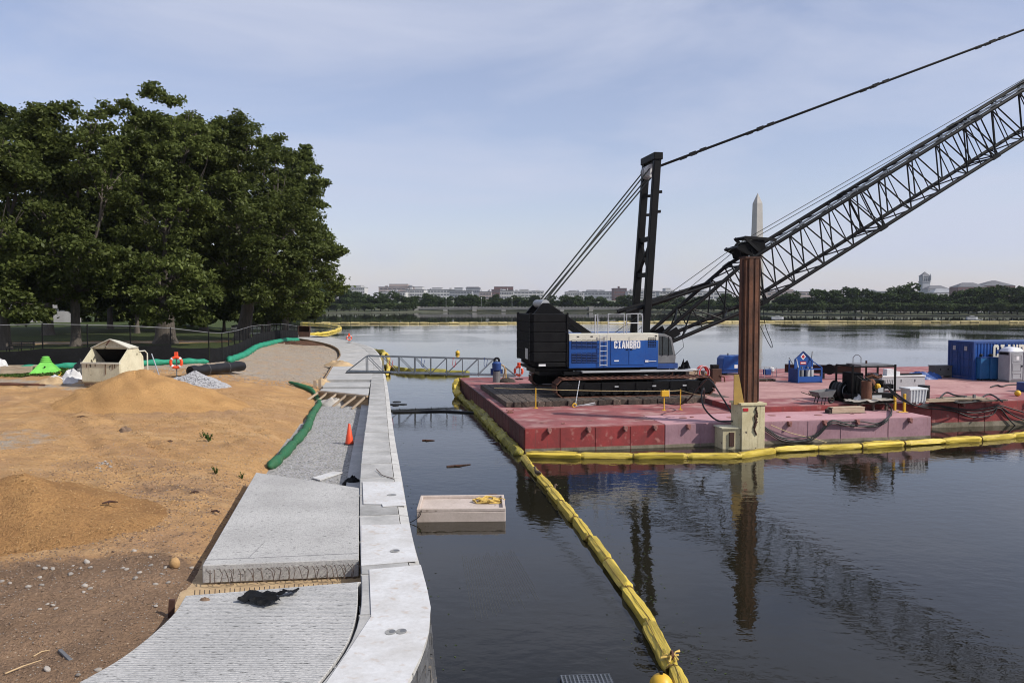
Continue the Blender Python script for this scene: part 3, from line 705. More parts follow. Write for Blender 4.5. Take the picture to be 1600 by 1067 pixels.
while px < 1690:           # cherries by the water
    if not 655 < px < 1010:
        Y = shore_at(px) + rnd.uniform(4,12); far_tree(5 + rnd.randrange(2), (px-800)/F*Y, Y, .9, rnd.uniform(5.2,7.2), rnd.uniform(8,12))
    px += rnd.uniform(8,14)

# low stone bridge with lamps
br0, br1 = G(652,487.3,0), G(1012,487.3,0); br = thing('stone_bridge', 'long low stone bridge with balustrade across the far water', 'bridge', (br0.x,br0.y-6,0))
W = br1.x - br0.x
part('deck', MB().bx(0,W,0,14,1.6,2.6), 'bridge_stone', br); part('parapet', MB().bx(0,W,-.3,.0,2.6,3.05), 'bridge_stone', br)
part('rail', MB().bx(0,W,-.35,.05,3.45,3.6), 'bridge_stone', br)
for k in range(70): part('baluster', MB().bx(W*k/70,W*k/70+.9,-.28,0,3.05,3.45), 'bridge_stone', br)
for k in range(9): part('pier', MB().prism([(W*k/8-1.4,-.8),(W*k/8+1.4,-.8),(W*k/8+1.4,13),(W*k/8-1.4,13)], -.5, 1.6 if k%2 else 3.7), 'bridge_stone', br)
for px in (697,752,800,1085):
    Y = br0.y - 5.8; x = (px-800)/F*Y
    t = thing('street_lamp', 'thin lamp post standing on the far bridge', 'street lamp', (x,Y,2.6 if px < 1010 else 1.2), group='lamp posts on the far bridge')
    part('post', MB().tube([(0,0,-.2),(0,0,6.2)], [.16,.1], 6), 'lamp_grey', t); part('globe', MB().ball((0,0,6.5), .38), 'globe_white', t, smooth=True)

# skyline
def building(label, x0, x1, ytop, Y, mat, floors=5, setback=None, ybot=466, depth=40, cat='building', name='city_building', roofmat=None):
    X0, X1 = (x0-800)/F*Y, (x1-800)/F*Y; zt = CAMZ + (472-ytop)/F*Y; zb = CAMZ + (472-ybot)/F*Y - 12
    t = thing(name, label, cat, ((X0+X1)/2, Y, zb)); w = X1-X0; h = zt-zb
    part('wall', MB().bx(-w/2,w/2,0,depth,0,h), mat, t)
    vis = h - 10; fh = max(vis/max(floors,1), 1)
    for i in range(floors):
        z = h - (i+.75)*fh
        part('window_band', MB().bx(-w/2+w*.04, w/2-w*.04, -.25, .05, z, z+fh*.42), 'bld_window', t)
        for q in range(1, 8): part('pier', MB().bx(-w/2+w*q/8-w*.014, -w/2+w*q/8+w*.014, -.5, -.24, z-.1, z+fh*.45), mat, t)
    part('roof', MB().bx(-w/2-.4,w/2+.4,-.6,depth+.5,h,h+fh*.12+.4), roofmat or 'bld_roof', t)
    for q in range(5):
        a = rnd.uniform(-.46,.36)*w; b_ = rnd.uniform(.04,.12)*w; part('roof_unit', MB().bx(a,a+b_,rnd.uniform(2,10),rnd.uniform(12,30),h,h+rnd.uniform(1.5,5.5)), (mat,'bld_grey','bld_white')[q%3], t)
    if setback:
        a, b, yt = setback; zz = CAMZ+(472-yt)/F*Y-zb; xa, xb = (a-800)/F*Y-(X0+X1)/2, (b-800)/F*Y-(X0+X1)/2
        part('penthouse', MB().bx(xa,xb,4,depth-4,h,zz), mat, t); part('penthouse_roof', MB().bx(xa-.3,xb+.3,3.7,depth-3.7,zz,zz+.6), 'bld_roof', t)
    return t
S_ = [
 ('pale terraced block rising left of the pink ministry roof', 546,570,449.5,1700,'bld_white',4,(550,564,446.5)),
 ('wide pinkish stone block with a raised centre on the skyline', 592,648,449,1900,'bld_pink',4,(608,637,444.2)),
 ('low white stone range in front of the pinkish block', 594,634,456.5,1500,'bld_white',2,None),
 ('cream ornate block with uneven roofline beside the pinkish block', 633,663,453,1550,'bld_white',3,(648,660,448.6)),
 ('long white block with flat dark roof on the skyline', 668,708,453,1700,'bld_white',3,(675,690,450)),
 ('pale glassy block below the dark roofed office', 702,738,455,1500,'bld_grey',3,(710,722,450)),
 ('dark glass office with overhanging flat roof on the skyline', 728,750,451,1650,'bld_grey',2,(729,748,448.8)),
 ('brownish small block between glass office and dark red tower', 749,768,456.5,1600,'bld_pink',2,None),
 ('bulky dark red brick block with sloped shoulders', 768,802,453,1750,'bld_brick',3,(772,802,448.3)),
 ('white domed range in front of the dark red brick block', 781,802,455,1450,'bld_white',2,(785,790,452)),
 ('long white range right of the dark red brick block', 802,850,455.5,1650,'bld_white',3,(812,826,452.6)),
 ('white block half hidden by the crane lines', 884,912,457,1700,'bld_white',2,(890,900,454.5)),
 ('pale grey wide block left of the square brick tower', 912,958,456,1800,'bld_grey',2,(918,940,453.4)),
 ('square dark brown brick tower behind far trees', 959,979,451.2,1700,'bld_brick',3,None),
 ('white block behind the black crane mast', 981,1030,455.5,1650,'bld_white',3,(996,1010,452)),
 ('white domed block seen through the boom foot', 1030,1072,456,1600,'bld_white',3,(1040,1048,450.8)),
 ('long pale block behind the boom lattice', 1072,1140,456.5,1700,'bld_white',2,(1090,1104,453.6)),
 ('flat pinkish range right of the steel pile', 1196,1268,456.5,1500,'bld_pink',2,(1220,1240,452.6)),
 ('distant low pale range over the dark trees', 1340,1400,456,1900,'bld_grey',2,None),
]
for s in S_: building(s[0], s[1], s[2], s[3], s[4], s[5], s[6], s[7])
# clock tower with pointed roof, and its grey hall
Y = 1500; k_ = Y/F; x = (1446-800)*k_; t = thing('clock_tower', 'tall pale stone clock tower with steep pyramid roof', 'tower', (x,Y,0)); w = 12*k_
part('shaft', MB().bx(-w/2,w/2,0,w,0,CAMZ+(472-432)*k_), 'bld_grey', t)
for sx in (-.28,0,.28): part('belfry_opening', MB().bx(sx*w-w*.09,sx*w+w*.09,-.4,.1,CAMZ+(472-440)*k_,CAMZ+(472-434.5)*k_), 'bld_window', t)
part('cornice', MB().bx(-w/2-1,w/2+1,-1,w+1,CAMZ+32.2*k_-1.4,CAMZ+32.2*k_), 'bld_grey', t)
zt = CAMZ+40*k_; part('roof', MB().add([(-w/2-1,-1,zt),(w/2+1,-1,zt),(w/2+1,w+1,zt),(-w/2-1,w+1,zt),(0,w/2,CAMZ+(472-424.5)*k_)], [(0,1,4),(1,2,4),(2,3,4),(3,0,4),(3,2,1,0)]), 'bld_roof', t)
for sx in (-1,1): part('corner_turret', MB().lathe([(1.6,zt-8),(1.6,zt+1),(0.05,zt+5)], (sx*w/2,-.2,0), 8), 'bld_grey', t)
def hip(label, x0, x1, yeave, yridge, Y, wallmat, roofm, inset=.25):
    k_ = Y/F; X0, X1 = (x0-800)*k_, (x1-800)*k_; w = X1-X0; ze = CAMZ+(472-yeave)*k_; zr = CAMZ+(472-yridge)*k_
    t = thing('hipped_building', label, 'building', ((X0+X1)/2,Y,0)); part('wall', MB().bx(-w/2,w/2,0,w*.6,0,ze), wallmat, t)
    a = w*inset; part('roof', MB().add([(-w/2-.6,-.6,ze),(w/2+.6,-.6,ze),(w/2+.6,w*.6+.6,ze),(-w/2-.6,w*.6+.6,ze),(-w/2+a,w*.3,zr),(w/2-a,w*.3,zr)], [(0,1,5,4),(1,2,5),(2,3,4,5),(3,0,4),(3,2,1,0)]), roofm, t)
    for q in range(9): part('window', MB().bx(-w/2+w*(q+.3)/9,-w/2+w*(q+.65)/9,-.3,.1,ze-8,ze-3), 'bld_window', t)
hip('grey roofed stone hall beside the clock tower', 1449,1482,451.5,446,1480,'bld_grey','bld_roof')
hip('pale low wing with dormers below the grey hall', 1458,1493,457,451,1400,'bld_white','bld_grey')
hip('dark red brick museum wing with grey hipped roof', 1496,1540,448.5,441.5,1350,'bld_brick','bld_roof',.3)
hip('dark red brick pavilion with pointed grey roof', 1534,1585,446.5,438,1380,'bld_brick','bld_roof',.45)
# obelisk
Y = 1300; k_ = Y/F; x = (1181-800)*k_; t = thing('stone_obelisk', 'tall pale stone obelisk rising behind the crane boom', 'monument', (x,Y,9), R(24)); zt = CAMZ+(472-303)*k_-9
def sq(w, z): return [(-w/2,-w/2,z),(w/2,-w/2,z),(w/2,w/2,z),(-w/2,w/2,z)]
zs = zt-16.5; part('shaft', MB().add(sq(16.8,0)+sq(10.6,zs), [(0,1,5,4),(1,2,6,5),(2,3,7,6),(3,0,4,7)]), 'monument', t)
part('pyramidion', MB().add(sq(10.6,zs)+[(0,0,zt)], [(0,1,4),(1,2,4),(2,3,4),(3,0,4)]), 'monument', t)
# two small boats, cars on the far road
for px, py, l, lb in ((1215,497,5.0,'small white boat drifting off the far embankment behind the pile'),(1519,497.5,4.5,'tiny pale boat off the far shore beyond the blue container')):
    p = G(px,py,0); t = thing('small_boat', lb, 'boat', p)
    part('hull', MB().prism([(-l/2,-.6),(l/2-1,-.6),(l/2,0),(l/2-1,.6),(-l/2,.6)], -.1, .55), 'light_grey', t); part('canopy', MB().bx(-l*.2,l*.15,-.5,.5,.9,1.0), 'boat_white', t)
    for sx in (-.18,.13): part('canopy_post', MB().bx(l*sx-.03,l*sx+.03,-.45,-.39,.5,.92), 'lamp_grey', t)
def far_car(px, col, lab):
    Y = shore_at(px)+14; t = thing('parked_car', lab, 'car', ((px-800)/F*Y,Y,1.35), group='cars along the far shore road')
    part('body', MB().ext([(-2.2,.3),(2.2,.3),(2.2,.8),(1.4,.9),(.8,1.45),(-1.0,1.45),(-1.8,.9),(-2.2,.85)],-.85,.85), col, t)
    part('window_strip', MB().ext([(-1.45,.95),(1.2,.95),(.72,1.38),(-.95,1.38)],-.87,.87), 'glass', t)
    for x in (-1.35,1.35): part('wheel', MB().lathe([(.33,-.9),(.33,.9)], (x,0,.33), 10, 'y'), 'rubber', t)
for px, col in ((1296,'boat_white'),(1340,'boat_white'),(1410,'light_grey'),(1527,'boat_white'),(1552,'light_grey'),(1574,'boat_white')): far_car(px, col, 'pale car parked on the road along the far shore')
# ================================================================== TREES, FENCE, PARK (left bank)
def limb(mb, a, b, r0, r1, bend=.12, n=5, seg=7):
    a = Vector(a); b = Vector(b); d = b-a; off = Vector((rnd.uniform(-1,1),rnd.uniform(-1,1),rnd.uniform(-.2,.6)))*d.length*bend
    pts = [a+d*t+off*math.sin(math.pi*t) for t in [i/n for i in range(n+1)]]
    mb.tube(pts, [r0+(r1-r0)*i/n for i in range(n+1)], seg); return pts
def big_tree(label, px, Y, lobes, r0=.5, dens=.46, leaf=.20, per=46, lean=0.0, mat='leaf', fork=.3, seed=0, zb=None):
    rg = np.random.default_rng(100+seed); X = (px-800)/F*Y; zb = float(gh(X,Y))-.1 if zb is None else zb
    t = thing('park_tree', label, 'tree', (X,Y,zb)); k_ = Y/F; C = []; tips = []
    for (lx, ly, dy, rx, ry) in lobes:
        Yl = Y+dy; kl = Yl/F; c = np.array([(lx-800)*kl-X, dy, CAMZ+(472-ly)*kl-zb]); r = np.array([rx*kl, (rx+ry)/2*kl*.9, ry*kl])
        area = 4*math.pi*((r[0]*r[1]+r[0]*r[2]+r[1]*r[2])/3); n = int(area*dens)
        C.append(lobe_points(c, r*.88, n, per, .34, rg, .40, .34)); tips.append((Vector(c), Vector(r)))
        for q in range(8):      # smaller boughs breaking the outline
            d = rg.normal(size=3); d[2] = d[2]*.8+.15; d /= np.linalg.norm(d); f = rg.uniform(.2,.46)
            C.append(lobe_points(c+d*r*rg.uniform(.82,1.14), r*f*np.array([1,1,.8]), int(area*dens*f*f*1.4)+3, per, .28, rg, .2, .22))
    C = np.concatenate(C); part('crown', leaf_mesh('crown', C, leaf, mat, .35, rg), None, t)
    top = max(c.z for c, _ in tips); hf = top*fork
    mb = MB(); fk = Vector((lean, 0, hf))
    mb.tube([(0,0,-.2),(0,0,.15),(lean*.15,0,.8),(lean*.5,0,hf*.5),fk], [r0*1.7,r0*1.35,r0*1.05,r0*.92,r0*.85], 12)
    for c, r in tips:
        st = fk*rnd.uniform(.86,1.0); pts = limb(mb, st, c, r0*rnd.uniform(.38,.55), .07)
        for q in range(5):
            d = Vector(rg.normal(size=3)).normalized(); e = c + Vector((d.x*r.x,d.y*r.y,abs(d.z)*r.z))*.8
            limb(mb, pts[3 if q % 2 else 4], e, .09, .02, .1, 3, 5)
    part('trunk', mb, 'bark', t, smooth=True); return t
T = big_tree
T('broad dark green tree with leaning forked trunk at the fence bend', 378, 90,
  [(372,250,0,72,62),(432,285,-2,66,60),(458,358,0,58,52),(392,345,-5,80,62),(325,300,1,58,78),(345,410,-5,72,52),(425,425,-4,66,48),(492,415,-1,42,44),(300,230,4,45,45),(455,475,0,40,26),(402,222,4,36,32)], .75, seed=1, lean=.9, fork=.22)
T('tall tree with thick pale pollarded trunk behind the orange lifebuoy', 258, 82,
  [(252,212,0,44,54),(225,275,-2,60,62),(290,260,0,58,62),(262,345,-3,70,55),(250,432,-6,62,42),(305,452,-5,34,30),(208,440,-4,34,30),(262,482,-6,44,24),(300,490,-5,28,15),(318,200,3,36,32)], .95, seed=2, fork=.2)
T('wide tree on a slim dark trunk beside the park path', 118, 76,
  [(132,210,0,62,52),(62,232,0,62,50),(165,285,-2,66,56),(85,320,-3,72,56),(120,400,-4,72,46),(38,410,-3,52,42),(190,215,2,42,46),(175,445,-1,40,32),(60,462,-2,44,24),(48,492,-4,30,12)], .42, seed=3, fork=.28)
T('tree with heavy low boughs at the left end of the fence', 6, 71,
  [(-40,290,0,82,92),(14,255,0,50,56),(-25,415,-2,72,62),(36,478,-2,40,26),(-95,360,0,60,80),(10,355,-3,50,50)], .5, seed=4, fork=.3)
T('narrower tree behind the forked trunk with its bright low branch by the water', 446, 112,
  [(480,272,0,30,32),(455,300,0,30,30),(452,345,-2,48,56),(498,392,0,34,38),(470,448,0,40,40),(482,486,-2,20,17),(430,470,0,40,30)], .45, seed=5, dens=.6, leaf=.26)
T('old tree rising behind the slim trunk, darker inside', 75, 104,
  [(62,275,0,86,86),(150,345,0,82,84),(225,300,2,70,100),(20,390,0,72,62),(110,430,0,70,45)], .62, seed=6, dens=.5, leaf=.32)
T('deep shaded tree in the middle of the grove', 318, 122,
  [(310,320,0,96,112),(215,420,0,76,56),(385,435,0,78,56),(300,440,0,70,46)], .6, seed=7, dens=.42, leaf=.36)
T('thin trunked tree at the back of the lawn', 172, 135,
  [(130,400,0,85,60),(200,380,0,80,70),(60,430,0,70,50),(250,450,0,60,35)], .45, seed=8, dens=.38, leaf=.40)
T('low tree at the far right end of the grove', 420, 138, [(400,440,0,60,52),(350,455,0,60,40),(445,462,0,44,38)], .4, seed=9, dens=.42, leaf=.40)
T('tree at the far left back of the lawn', -20, 130, [(-30,380,0,100,90),(40,440,0,60,40)], .5, seed=10, dens=.38, leaf=.40)
for k_, (px_, Y_, lb_) in enumerate(((225,150,'shaded low tree deep in the grove behind the pollarded trunk'),(300,160,'shaded low tree deep in the grove between the two big trunks'),(350,150,'shaded low tree deep in the grove left of the forked trunk'),(410,165,'shaded low tree deep in the grove right of the forked trunk'),(445,150,'shaded low tree at the grove edge near the rusty skip'),(150,190,'shaded low tree at the back of the lawn before the marquee'))):
    T(lb_, px_, Y_, [(px_-22,462,0,40,34),(px_+22,468,0,40,32),(px_,490,0,46,18)], .3, seed=20+k_, dens=.3, leaf=.5, per=30)
T('slender understory tree before the grove with the thin trunk', 214, 112, [(205,440,0,60,50),(160,460,0,40,28),(250,425,0,40,40)], .3, seed=11, dens=.5, leaf=.34)
# a pale hall and stored materials far behind the trunks
p = AT(60,500,185); t = thing('white_marquee', 'long white marquee wall far behind the tree trunks', 'tent', (p.x-4,185,1.8))
for k in range(4): part('wall_panel', MB().bx(-8+k*5.4,-8+k*5.4+5.35,0,.2,0,3.4), 'tent_white', t)
part('roof', MB().ext([(-8.5,3.4),(14.2,3.4),(13.5,5.0),(-8,5.0)],-.3,9), 'tent_white', t)
# park bench
def bench(px, py, Y, lab):
    X = (px-800)/F*Y; z = float(gh(X,Y)); t = thing('park_bench', lab, 'bench', (X,Y,z), R(10))
    for k in range(4): part('seat_slat', MB().bx(-1.0,1.0,-.25+k*.13,-.14+k*.13,.42,.46), 'black_matte', t)
    for k in range(3): part('back_slat', MB().bx(-1.0,1.0,.28+k*.03,.31+k*.03,.55+k*.14,.65+k*.14), 'black_matte', t)
    for x in (-.9,0,.9): part('leg_frame', MB().tube([(x,-.25,-.02),(x,-.25,.42),(x,.27,.42),(x,.38,.98)], .035, 6).tube([(x,.27,.42),(x,.33,-.02)], .035, 6), 'black_matte', t)
bench(30, 540, 66, 'dark slatted park bench behind the fence under the heavy boughs')

# ---- chain-link fence with dark screen cloth
fp = resample([Vector((x,y,0)) for x, y in fence_pts], 33)
for p in fp: p.z = float(gh(p.x,p.y))
def fh(p): return float(np.interp(p.x, [-34,-25,-20.6], [3.0,2.6,2.06])) if p.y < 57 else 2.06-.16*min((p.y-57)/50,1)
fence = thing('chain_link_fence', 'black chain-link fence with dark screen cloth along its foot', 'fence', tuple(fp[16]))
for i, p in enumerate(fp):
    part('post', MB().tube([p+Vector((0,0,-.3)), p+Vector((0,0,fh(p)+.05))], .042, 8), 'black_steel', fence, world=True)
for a, b in zip(fp, fp[1:]):
    ha, hb = fh(a), fh(b); A = a+Vector((0,0,ha)); B = b+Vector((0,0,hb))
    part('top_rail', MB().tube([A,B], .03, 6), 'grey_dark', fence, world=True)
    l = math.hypot(b.x-a.x,b.y-a.y); rz = math.atan2(b.y-a.y,b.x-a.x); base = Vector(fence.location)
    dz = b.z-a.z
    part('wire_panel', MB().add([(0,0,.7),(l,0,.7+dz),(l,0,hb+dz),(0,0,ha)], [(0,1,2,3)]), 'wire_net', fence, loc=a-base, rz=rz)
    mb = MB(); vs = []; n = 10
    for j in range(n+1):
        t = j/n; w = .05*math.sin(t*9+a.x*3)*math.sin(math.pi*t)
        for q, zz in enumerate((-.12,.4,.72,1.06)):
            top = 1.06 + (.22 if a.x < -24 else 0)
            vs.append((l*t, -.06+w*(1-q*.3), dz*t + (zz if q < 3 else top-.06*math.sin(math.pi*t))))
    mb.add(vs, [(j*4+q,(j+1)*4+q,(j+1)*4+q+1,j*4+q+1) for j in range(n) for q in range(3)])
    part('screen_cloth', mb, 'screen_cloth', fence, smooth=True, loc=a-base, rz=rz)

# green filter sock along the foot of the fence
def sock(name, label, pts, r, mat, n=10, seed=0, cat='filter sock', kp=5):
    c = cat_rom(pts, kp); c = resample(c, max(int(plen(c)/.14), 8)); rr_ = []
    for i, p in enumerate(c):
        f = i/(len(c)-1); e = min(1, min(f,1-f)*len(c)/3+.3); rr_.append(r*e*(1+.28*math.sin(i*.62+seed)*math.sin(i*.23+seed*2)))
    return one(name, MB().tube(c, rr_, n), mat, label, cat, smooth=True, angle=60)
def gz(p, dz): return Vector((p[0],p[1],float(gh(p[0],p[1]))+dz))
sp_ = [gz((p.x+.55,p.y-.25),.16) for p in fp if 57 < p.y < 106]
sock('filter_sock', 'long teal green filter sock lying along the foot of the screened fence', sp_, .24, 'teal_sock', seed=2)
sp_ = [gz((p.x+.3,p.y-.9),.16) for p in fp if 42 < p.y < 58]
sock('filter_sock', 'green filter sock half hidden behind the cream skip and the stone pile', sp_, .2, 'teal_sock', seed=4)
# ================================================================== BARGE
TH = R(10.5); OB = Vector((.56,35.8,0)); E1 = Vector((math.cos(TH),math.sin(TH),0)); E2 = Vector((-math.sin(TH),math.cos(TH),0))
def BW(a, b, z): return OB + E1*a + E2*b + Vector((0,0,z))
def BL(p): d = Vector(p)-OB; return (d.dot(E1), d.dot(E2), p[2])
def BG(px, py, z): return BL(G(px,py,z))           # photo pixel on a deck level -> barge coordinates
DL, DH = 1.06, 1.35                                 # low deck, high deck
barge = thing('work_barge', 'wide flat work barge of red and lilac steel pontoons carrying the crane', 'barge', tuple(OB), TH)
def unit(a0, a1, b0, b1, z, hull, deck, name='pontoon'):
    o = part(name, MB().bx(a0+.012,a1-.012,b0+.012,b1-.012,-.6,z-.02), hull, barge, bevel=.02)
    part('deck_plate', MB().bx(a0+.02,a1-.02,b0+.02,b1-.02,z-.02,z), deck, o)
    return o
u0 = unit(0,6.5,0,3.05,DL,'red_hull','red_deck')
u1 = unit(6.5,20.1,0,2.95,DL,'lilac_hull','lilac_deck')
for b in range(7): unit(0,11.5,3.05+b*3.05,3.05+(b+1)*3.05,DL,'maroon_hull','red_deck')
unit(11.5,24,2.97,6.1,DH,'red_hull','red_deck'); unit(24,34,2.97,6.1,DH,'red_hull','red_deck'); unit(34,46,2.97,6.1,DH,'red_hull','red_deck')
for b in range(6):
    for a0, a1 in ((11.5,19.5),(19.5,32),(32,46)): unit(a0,a1,6.1+b*3.05,6.1+(b+1)*3.05,DH,'maroon_hull',('pink_deck','pink_deck','pink_deck','red_deck','red_deck','red_deck')[b])
# waterline staining on the faces that look at the water
for a0, a1, b in ((.02,6.48,-.004),(6.52,20.08,-.004),(20.2,46,2.966)):
    part('waterline_band', MB().bx(a0,a1,b,b+.02,-.2,.14 if b < 0 else .26), 'waterline', barge)
# plates along the left side
for k in range(26):
    b = .1+k*.93; part('side_plate', MB().bx(-.03,.02,b,b+.86,-.3,DL-.05), 'maroon_hull', barge, bevel=.01)
part('rub_rail', MB().bx(-.05,.03,0,24.3,DL-.06,DL+.02), 'maroon_hull', barge)
# lock pads on the front faces, hanging on short brackets
def lockpad(a, b, z):
    o = part('lock_bracket', MB().bx(a-.09,a+.09,b-.16,b+.05,z-.18,z-.02).bx(a-.05,a+.05,b-.2,b,z-.26,z-.16), 'hull_fitting', barge, bevel=.015)
    return o
for a in (1.1,2.9,4.6,6.0,7.6,12.6,14.4,16.1,18.9): lockpad(a, 0, DL)
for a in (21.9,24.2,28.2,31.0,35): lockpad(a, 2.97, DH)
for a, b in ((2.0,1.0),(8.6,1.9),(13.2,1.1),(16.9,1.6)): part('lashing_ring', MB().torus((a,b,DL+.02),.09,.018,n=12,m=6), 'hull_fitting', barge)
for k in range(8): part('hatch_cover', MB().lathe([(.2,DL),(.2,DL+.012)], (1.2+2.3*k,1.5+.3*(k%2),0), 14), 'hull_fitting', barge)

for a in (1.63,3.25,4.88,8.2,9.3,13.6,15.3,17.8): part('weld_seam', MB().bx(a-.01,a+.01,-.012,.0,-.1,DL-.04), 'red_hull' if a < 6.5 else 'lilac_hull', barge)
for a in (22.4,25.6,29.1,32.7,36.5): part('weld_seam', MB().bx(a-.012,a+.012,2.955,2.975,-.1,DH-.04), 'red_hull', barge)
# spud pile and its well
sp0 = (10.25,-.55); 
well = thing('spud_well', 'cream steel spud well bracket bolted to the barge front around the pile', 'spud well', BW(sp0[0],sp0[1],0), TH)
part('box', MB().bx(-.56,.56,-.56,.55,-.5,2.05), 'spud_cream', well, bevel=.02)
part('collar_flange', MB().bx(-.62,.62,-.61,.6,1.98,2.07), 'spud_cream', well)
part('side_bracket', MB().prism([(-1.35,-.3),(-.56,-.45),(-.56,.54),(-1.35,.54)], -.4, .92), 'spud_cream', well, bevel=.015)
part('bracket_slot', MB().bx(-1.06,-.84,-.42,-.25,.12,.75), 'rust_dark', well)
part('bracket_cap', MB().prism([(-1.42,-.36),(-.5,-.5),(-.5,.54),(-1.42,.54)], .92, .97), 'cream_steel', well)
part('gusset', MB().add([(-.84,-.34,2.0),(-.34,-.34,2.0),(-.62,-.34,3.35),(-.84,-.34,3.35),(-.84,-.28,2.0),(-.34,-.28,2.0),(-.62,-.28,3.35),(-.84,-.28,3.35)], [(0,1,2,3),(7,6,5,4),(0,4,5,1),(1,5,6,2),(2,6,7,3),(3,7,4,0)]), 'mustard', well)
mb = MB(); prevx = .15
for k in range(7): mb.tube([(.12+rnd.uniform(-.08,.08),-.58,1.9-k*.13),(.12+rnd.uniform(-.1,.1),-.60,1.8-k*.15),(.1+rnd.uniform(-.1,.1),-.58,1.6-k*.16)], .035, 5)
part('hanging_chain', mb, 'rust_dark', well)
part('red_plate', MB().bx(-.50,-.26,-.585,-.56,1.72,1.86), 'red_paint', well)
pile = thing('spud_pile', 'tall rust brown steel box pile standing in the spud well', 'pile', BW(sp0[0],sp0[1]+.05,0), TH)
def sheet(z0, z1): # cross-section of paired sheet sections, welded into a box with folds
    P_ = [(-.46,-.18),(-.36,-.34),(-.20,-.34),(-.17,-.40),(.05,-.40),(.08,-.36),(.14,-.36),(.17,-.40),(.36,-.40),(.40,-.30),(.46,-.28),(.46,.20),(.36,.36),(.1,.40),(-.1,.36),(-.36,.38),(-.46,.2)]
    return MB().prism([(a*.84,b*.84) for a, b in P_], z0, z1)
part('shaft', sheet(-2,8.55), 'rust', pile)
for x in (-.155,.054,.13): part('weld_seam', MB().bx(x-.012,x+.012,-.345,-.29,2.1,8.5), 'rust_dark', pile)
part('interlock', MB().tube([(-.39,-.17,2.1),(-.39,-.17,8.5)], .05, 6), 'rust_dark', pile); part('interlock', MB().tube([(.40,-.22,2.1),(.40,-.22,8.5)], .05, 6), 'rust_dark', pile)
part('pile_cap', MB().prism([(-.35,-.35),(.4,-.35),(.38,.34),(-.35,.34)], 8.55, 8.64), 'rust_dark', pile)
one('wire_sling', MB().tube(cat_rom([BW(sp0[0]+.52,-.55,8.2),BW(sp0[0]+.54,-.75,6.8),BW(sp0[0]+.66,-.8,5.6),BW(sp0[0]+1.0,-.8,4.75),BW(sp0[0]+.98,-.8,4.55),BW(sp0[0]+.72,-.8,4.95),BW(sp0[0]+.53,-.6,5.5)],5), .016, 5), 'black_matte', 'thin dark wire sling with a loop hanging down the pile', 'sling')

# timber crane mats
mat_t = thing('timber_mat', 'dark weathered timber mat of heavy baulks under the crane tracks', 'crane mat', BW(.45,7.1,DL), TH)
for k in range(30):
    x = k*.418; y0 = rnd.uniform(-.08,.12); h = .29+rnd.uniform(-.012,.012)
    part('timber', MB().bx(x,x+.40,y0,9.4+rnd.uniform(-.1,.2),0,h), 'old_timber', mat_t, bevel=.012)

# ================================================================== CRAWLER CRANE
CC = (7.8,12.15); ZM = DL+.29
crane = thing('crawler_crane', 'large black and blue lattice boom crawler crane on the barge', 'crane', BW(CC[0],CC[1],ZM), TH)
def cp(e1, e2, z): return (e1-CC[0], e2-CC[1], z-ZM)      # barge coordinates -> crane coordinates
def cb(mb, e0, e1, f0, f1, z0, z1): return mb.bx(e0-CC[0],e1-CC[0],f0-CC[1],f1-CC[1],z0-ZM,z1-ZM)
shoe = MB().bx(-.19,.19,-.55,.55,0,.055).bx(-.16,-.10,-.55,.55,.055,.10).mesh('track_shoe', 'track_rust')
def track(sy):
    y = sy*3.2; Lh, rr_ = 4.12, .47
    fr = part('track_frame', MB().ext([(-Lh-.05,.25),(-Lh+.3,.14),(Lh-.3,.14),(Lh+.05,.25),(Lh+.15,.5),(Lh-.1,.80),(-Lh+.1,.80),(-Lh-.15,.5)], y-.45, y+.45), 'black_steel', crane, bevel=.02)
    for x in (-Lh,Lh): part('drive_wheel', MB().lathe([(.10,y-.52),(.40,y-.50),(.43,y-.4),(.43,y+.4),(.40,y+.5),(.1,y+.52)], (x,0,.5), 18, 'y'), 'black_steel', fr, smooth=True)
    for k in range(11): part('track_roller', MB().lathe([(.15,y-.52),(.17,y-.48),(.17,y+.48),(.15,y+.52)], (-3.2+k*.64,0,.24), 12, 'y'), 'black_steel', fr, smooth=True)
    for k in range(7): part('frame_rib', MB().bx(-3.0+k*1.0-.04,-3.0+k*1.0+.04,y-.50,y-.44,.3,.78), 'black_steel', fr)
    for x in (-1.3,.9,2.7): part('data_plate', MB().bx(x,x+.22,y-.512,y-.502,.52,.60), 'light_grey', fr)
    per = 4*Lh+2*math.pi*rr_; n = 50; fr.location.x = .3
    for i in range(n):
        s = per*i/n
        if s < 2*Lh: p, a = (-Lh+s,.5+rr_), 0
        elif s < 2*Lh+math.pi*rr_: q = (s-2*Lh)/rr_; p, a = (Lh+rr_*math.sin(q),.5+rr_*math.cos(q)), q
        elif s < 4*Lh+math.pi*rr_: p, a = (Lh-(s-2*Lh-math.pi*rr_),.5-rr_), math.pi
        else: q = math.pi+(s-4*Lh-math.pi*rr_)/rr_; p, a = (-Lh+rr_*math.sin(q),.5+rr_*math.cos(q)), q
        o = part('track_shoe', shoe, None, fr); o.location = (p[0],y,p[1]); o.rotation_euler = (0,a,0)
    return fr
track(-1); track(1)
part('car_body', MB().bx(-1.6,1.6,-2.8,2.8,.35,.95).lathe([(1.7,.9),(1.7,1.18)],(0,0,0),28), 'black_steel', crane)
part('slew_ring', MB().lathe([(1.45,1.15),(1.45,1.38)],(0,0,0),28), 'grey_dark', crane)
mb = MB(); cb(mb,2.6,10.6,10.0,14.3,2.70,2.86); part('upper_frame', mb, 'black_steel', crane, bevel=.02)
mb = MB(); cb(mb,5.2,11.8,9.35,9.75,2.62,2.70); part('side_step', mb, 'light_grey', crane)
mb = MB(); cb(mb,4.2,9.6,9.6,10.1,2.5,2.66); part('step_support', mb, 'black_matte', crane)
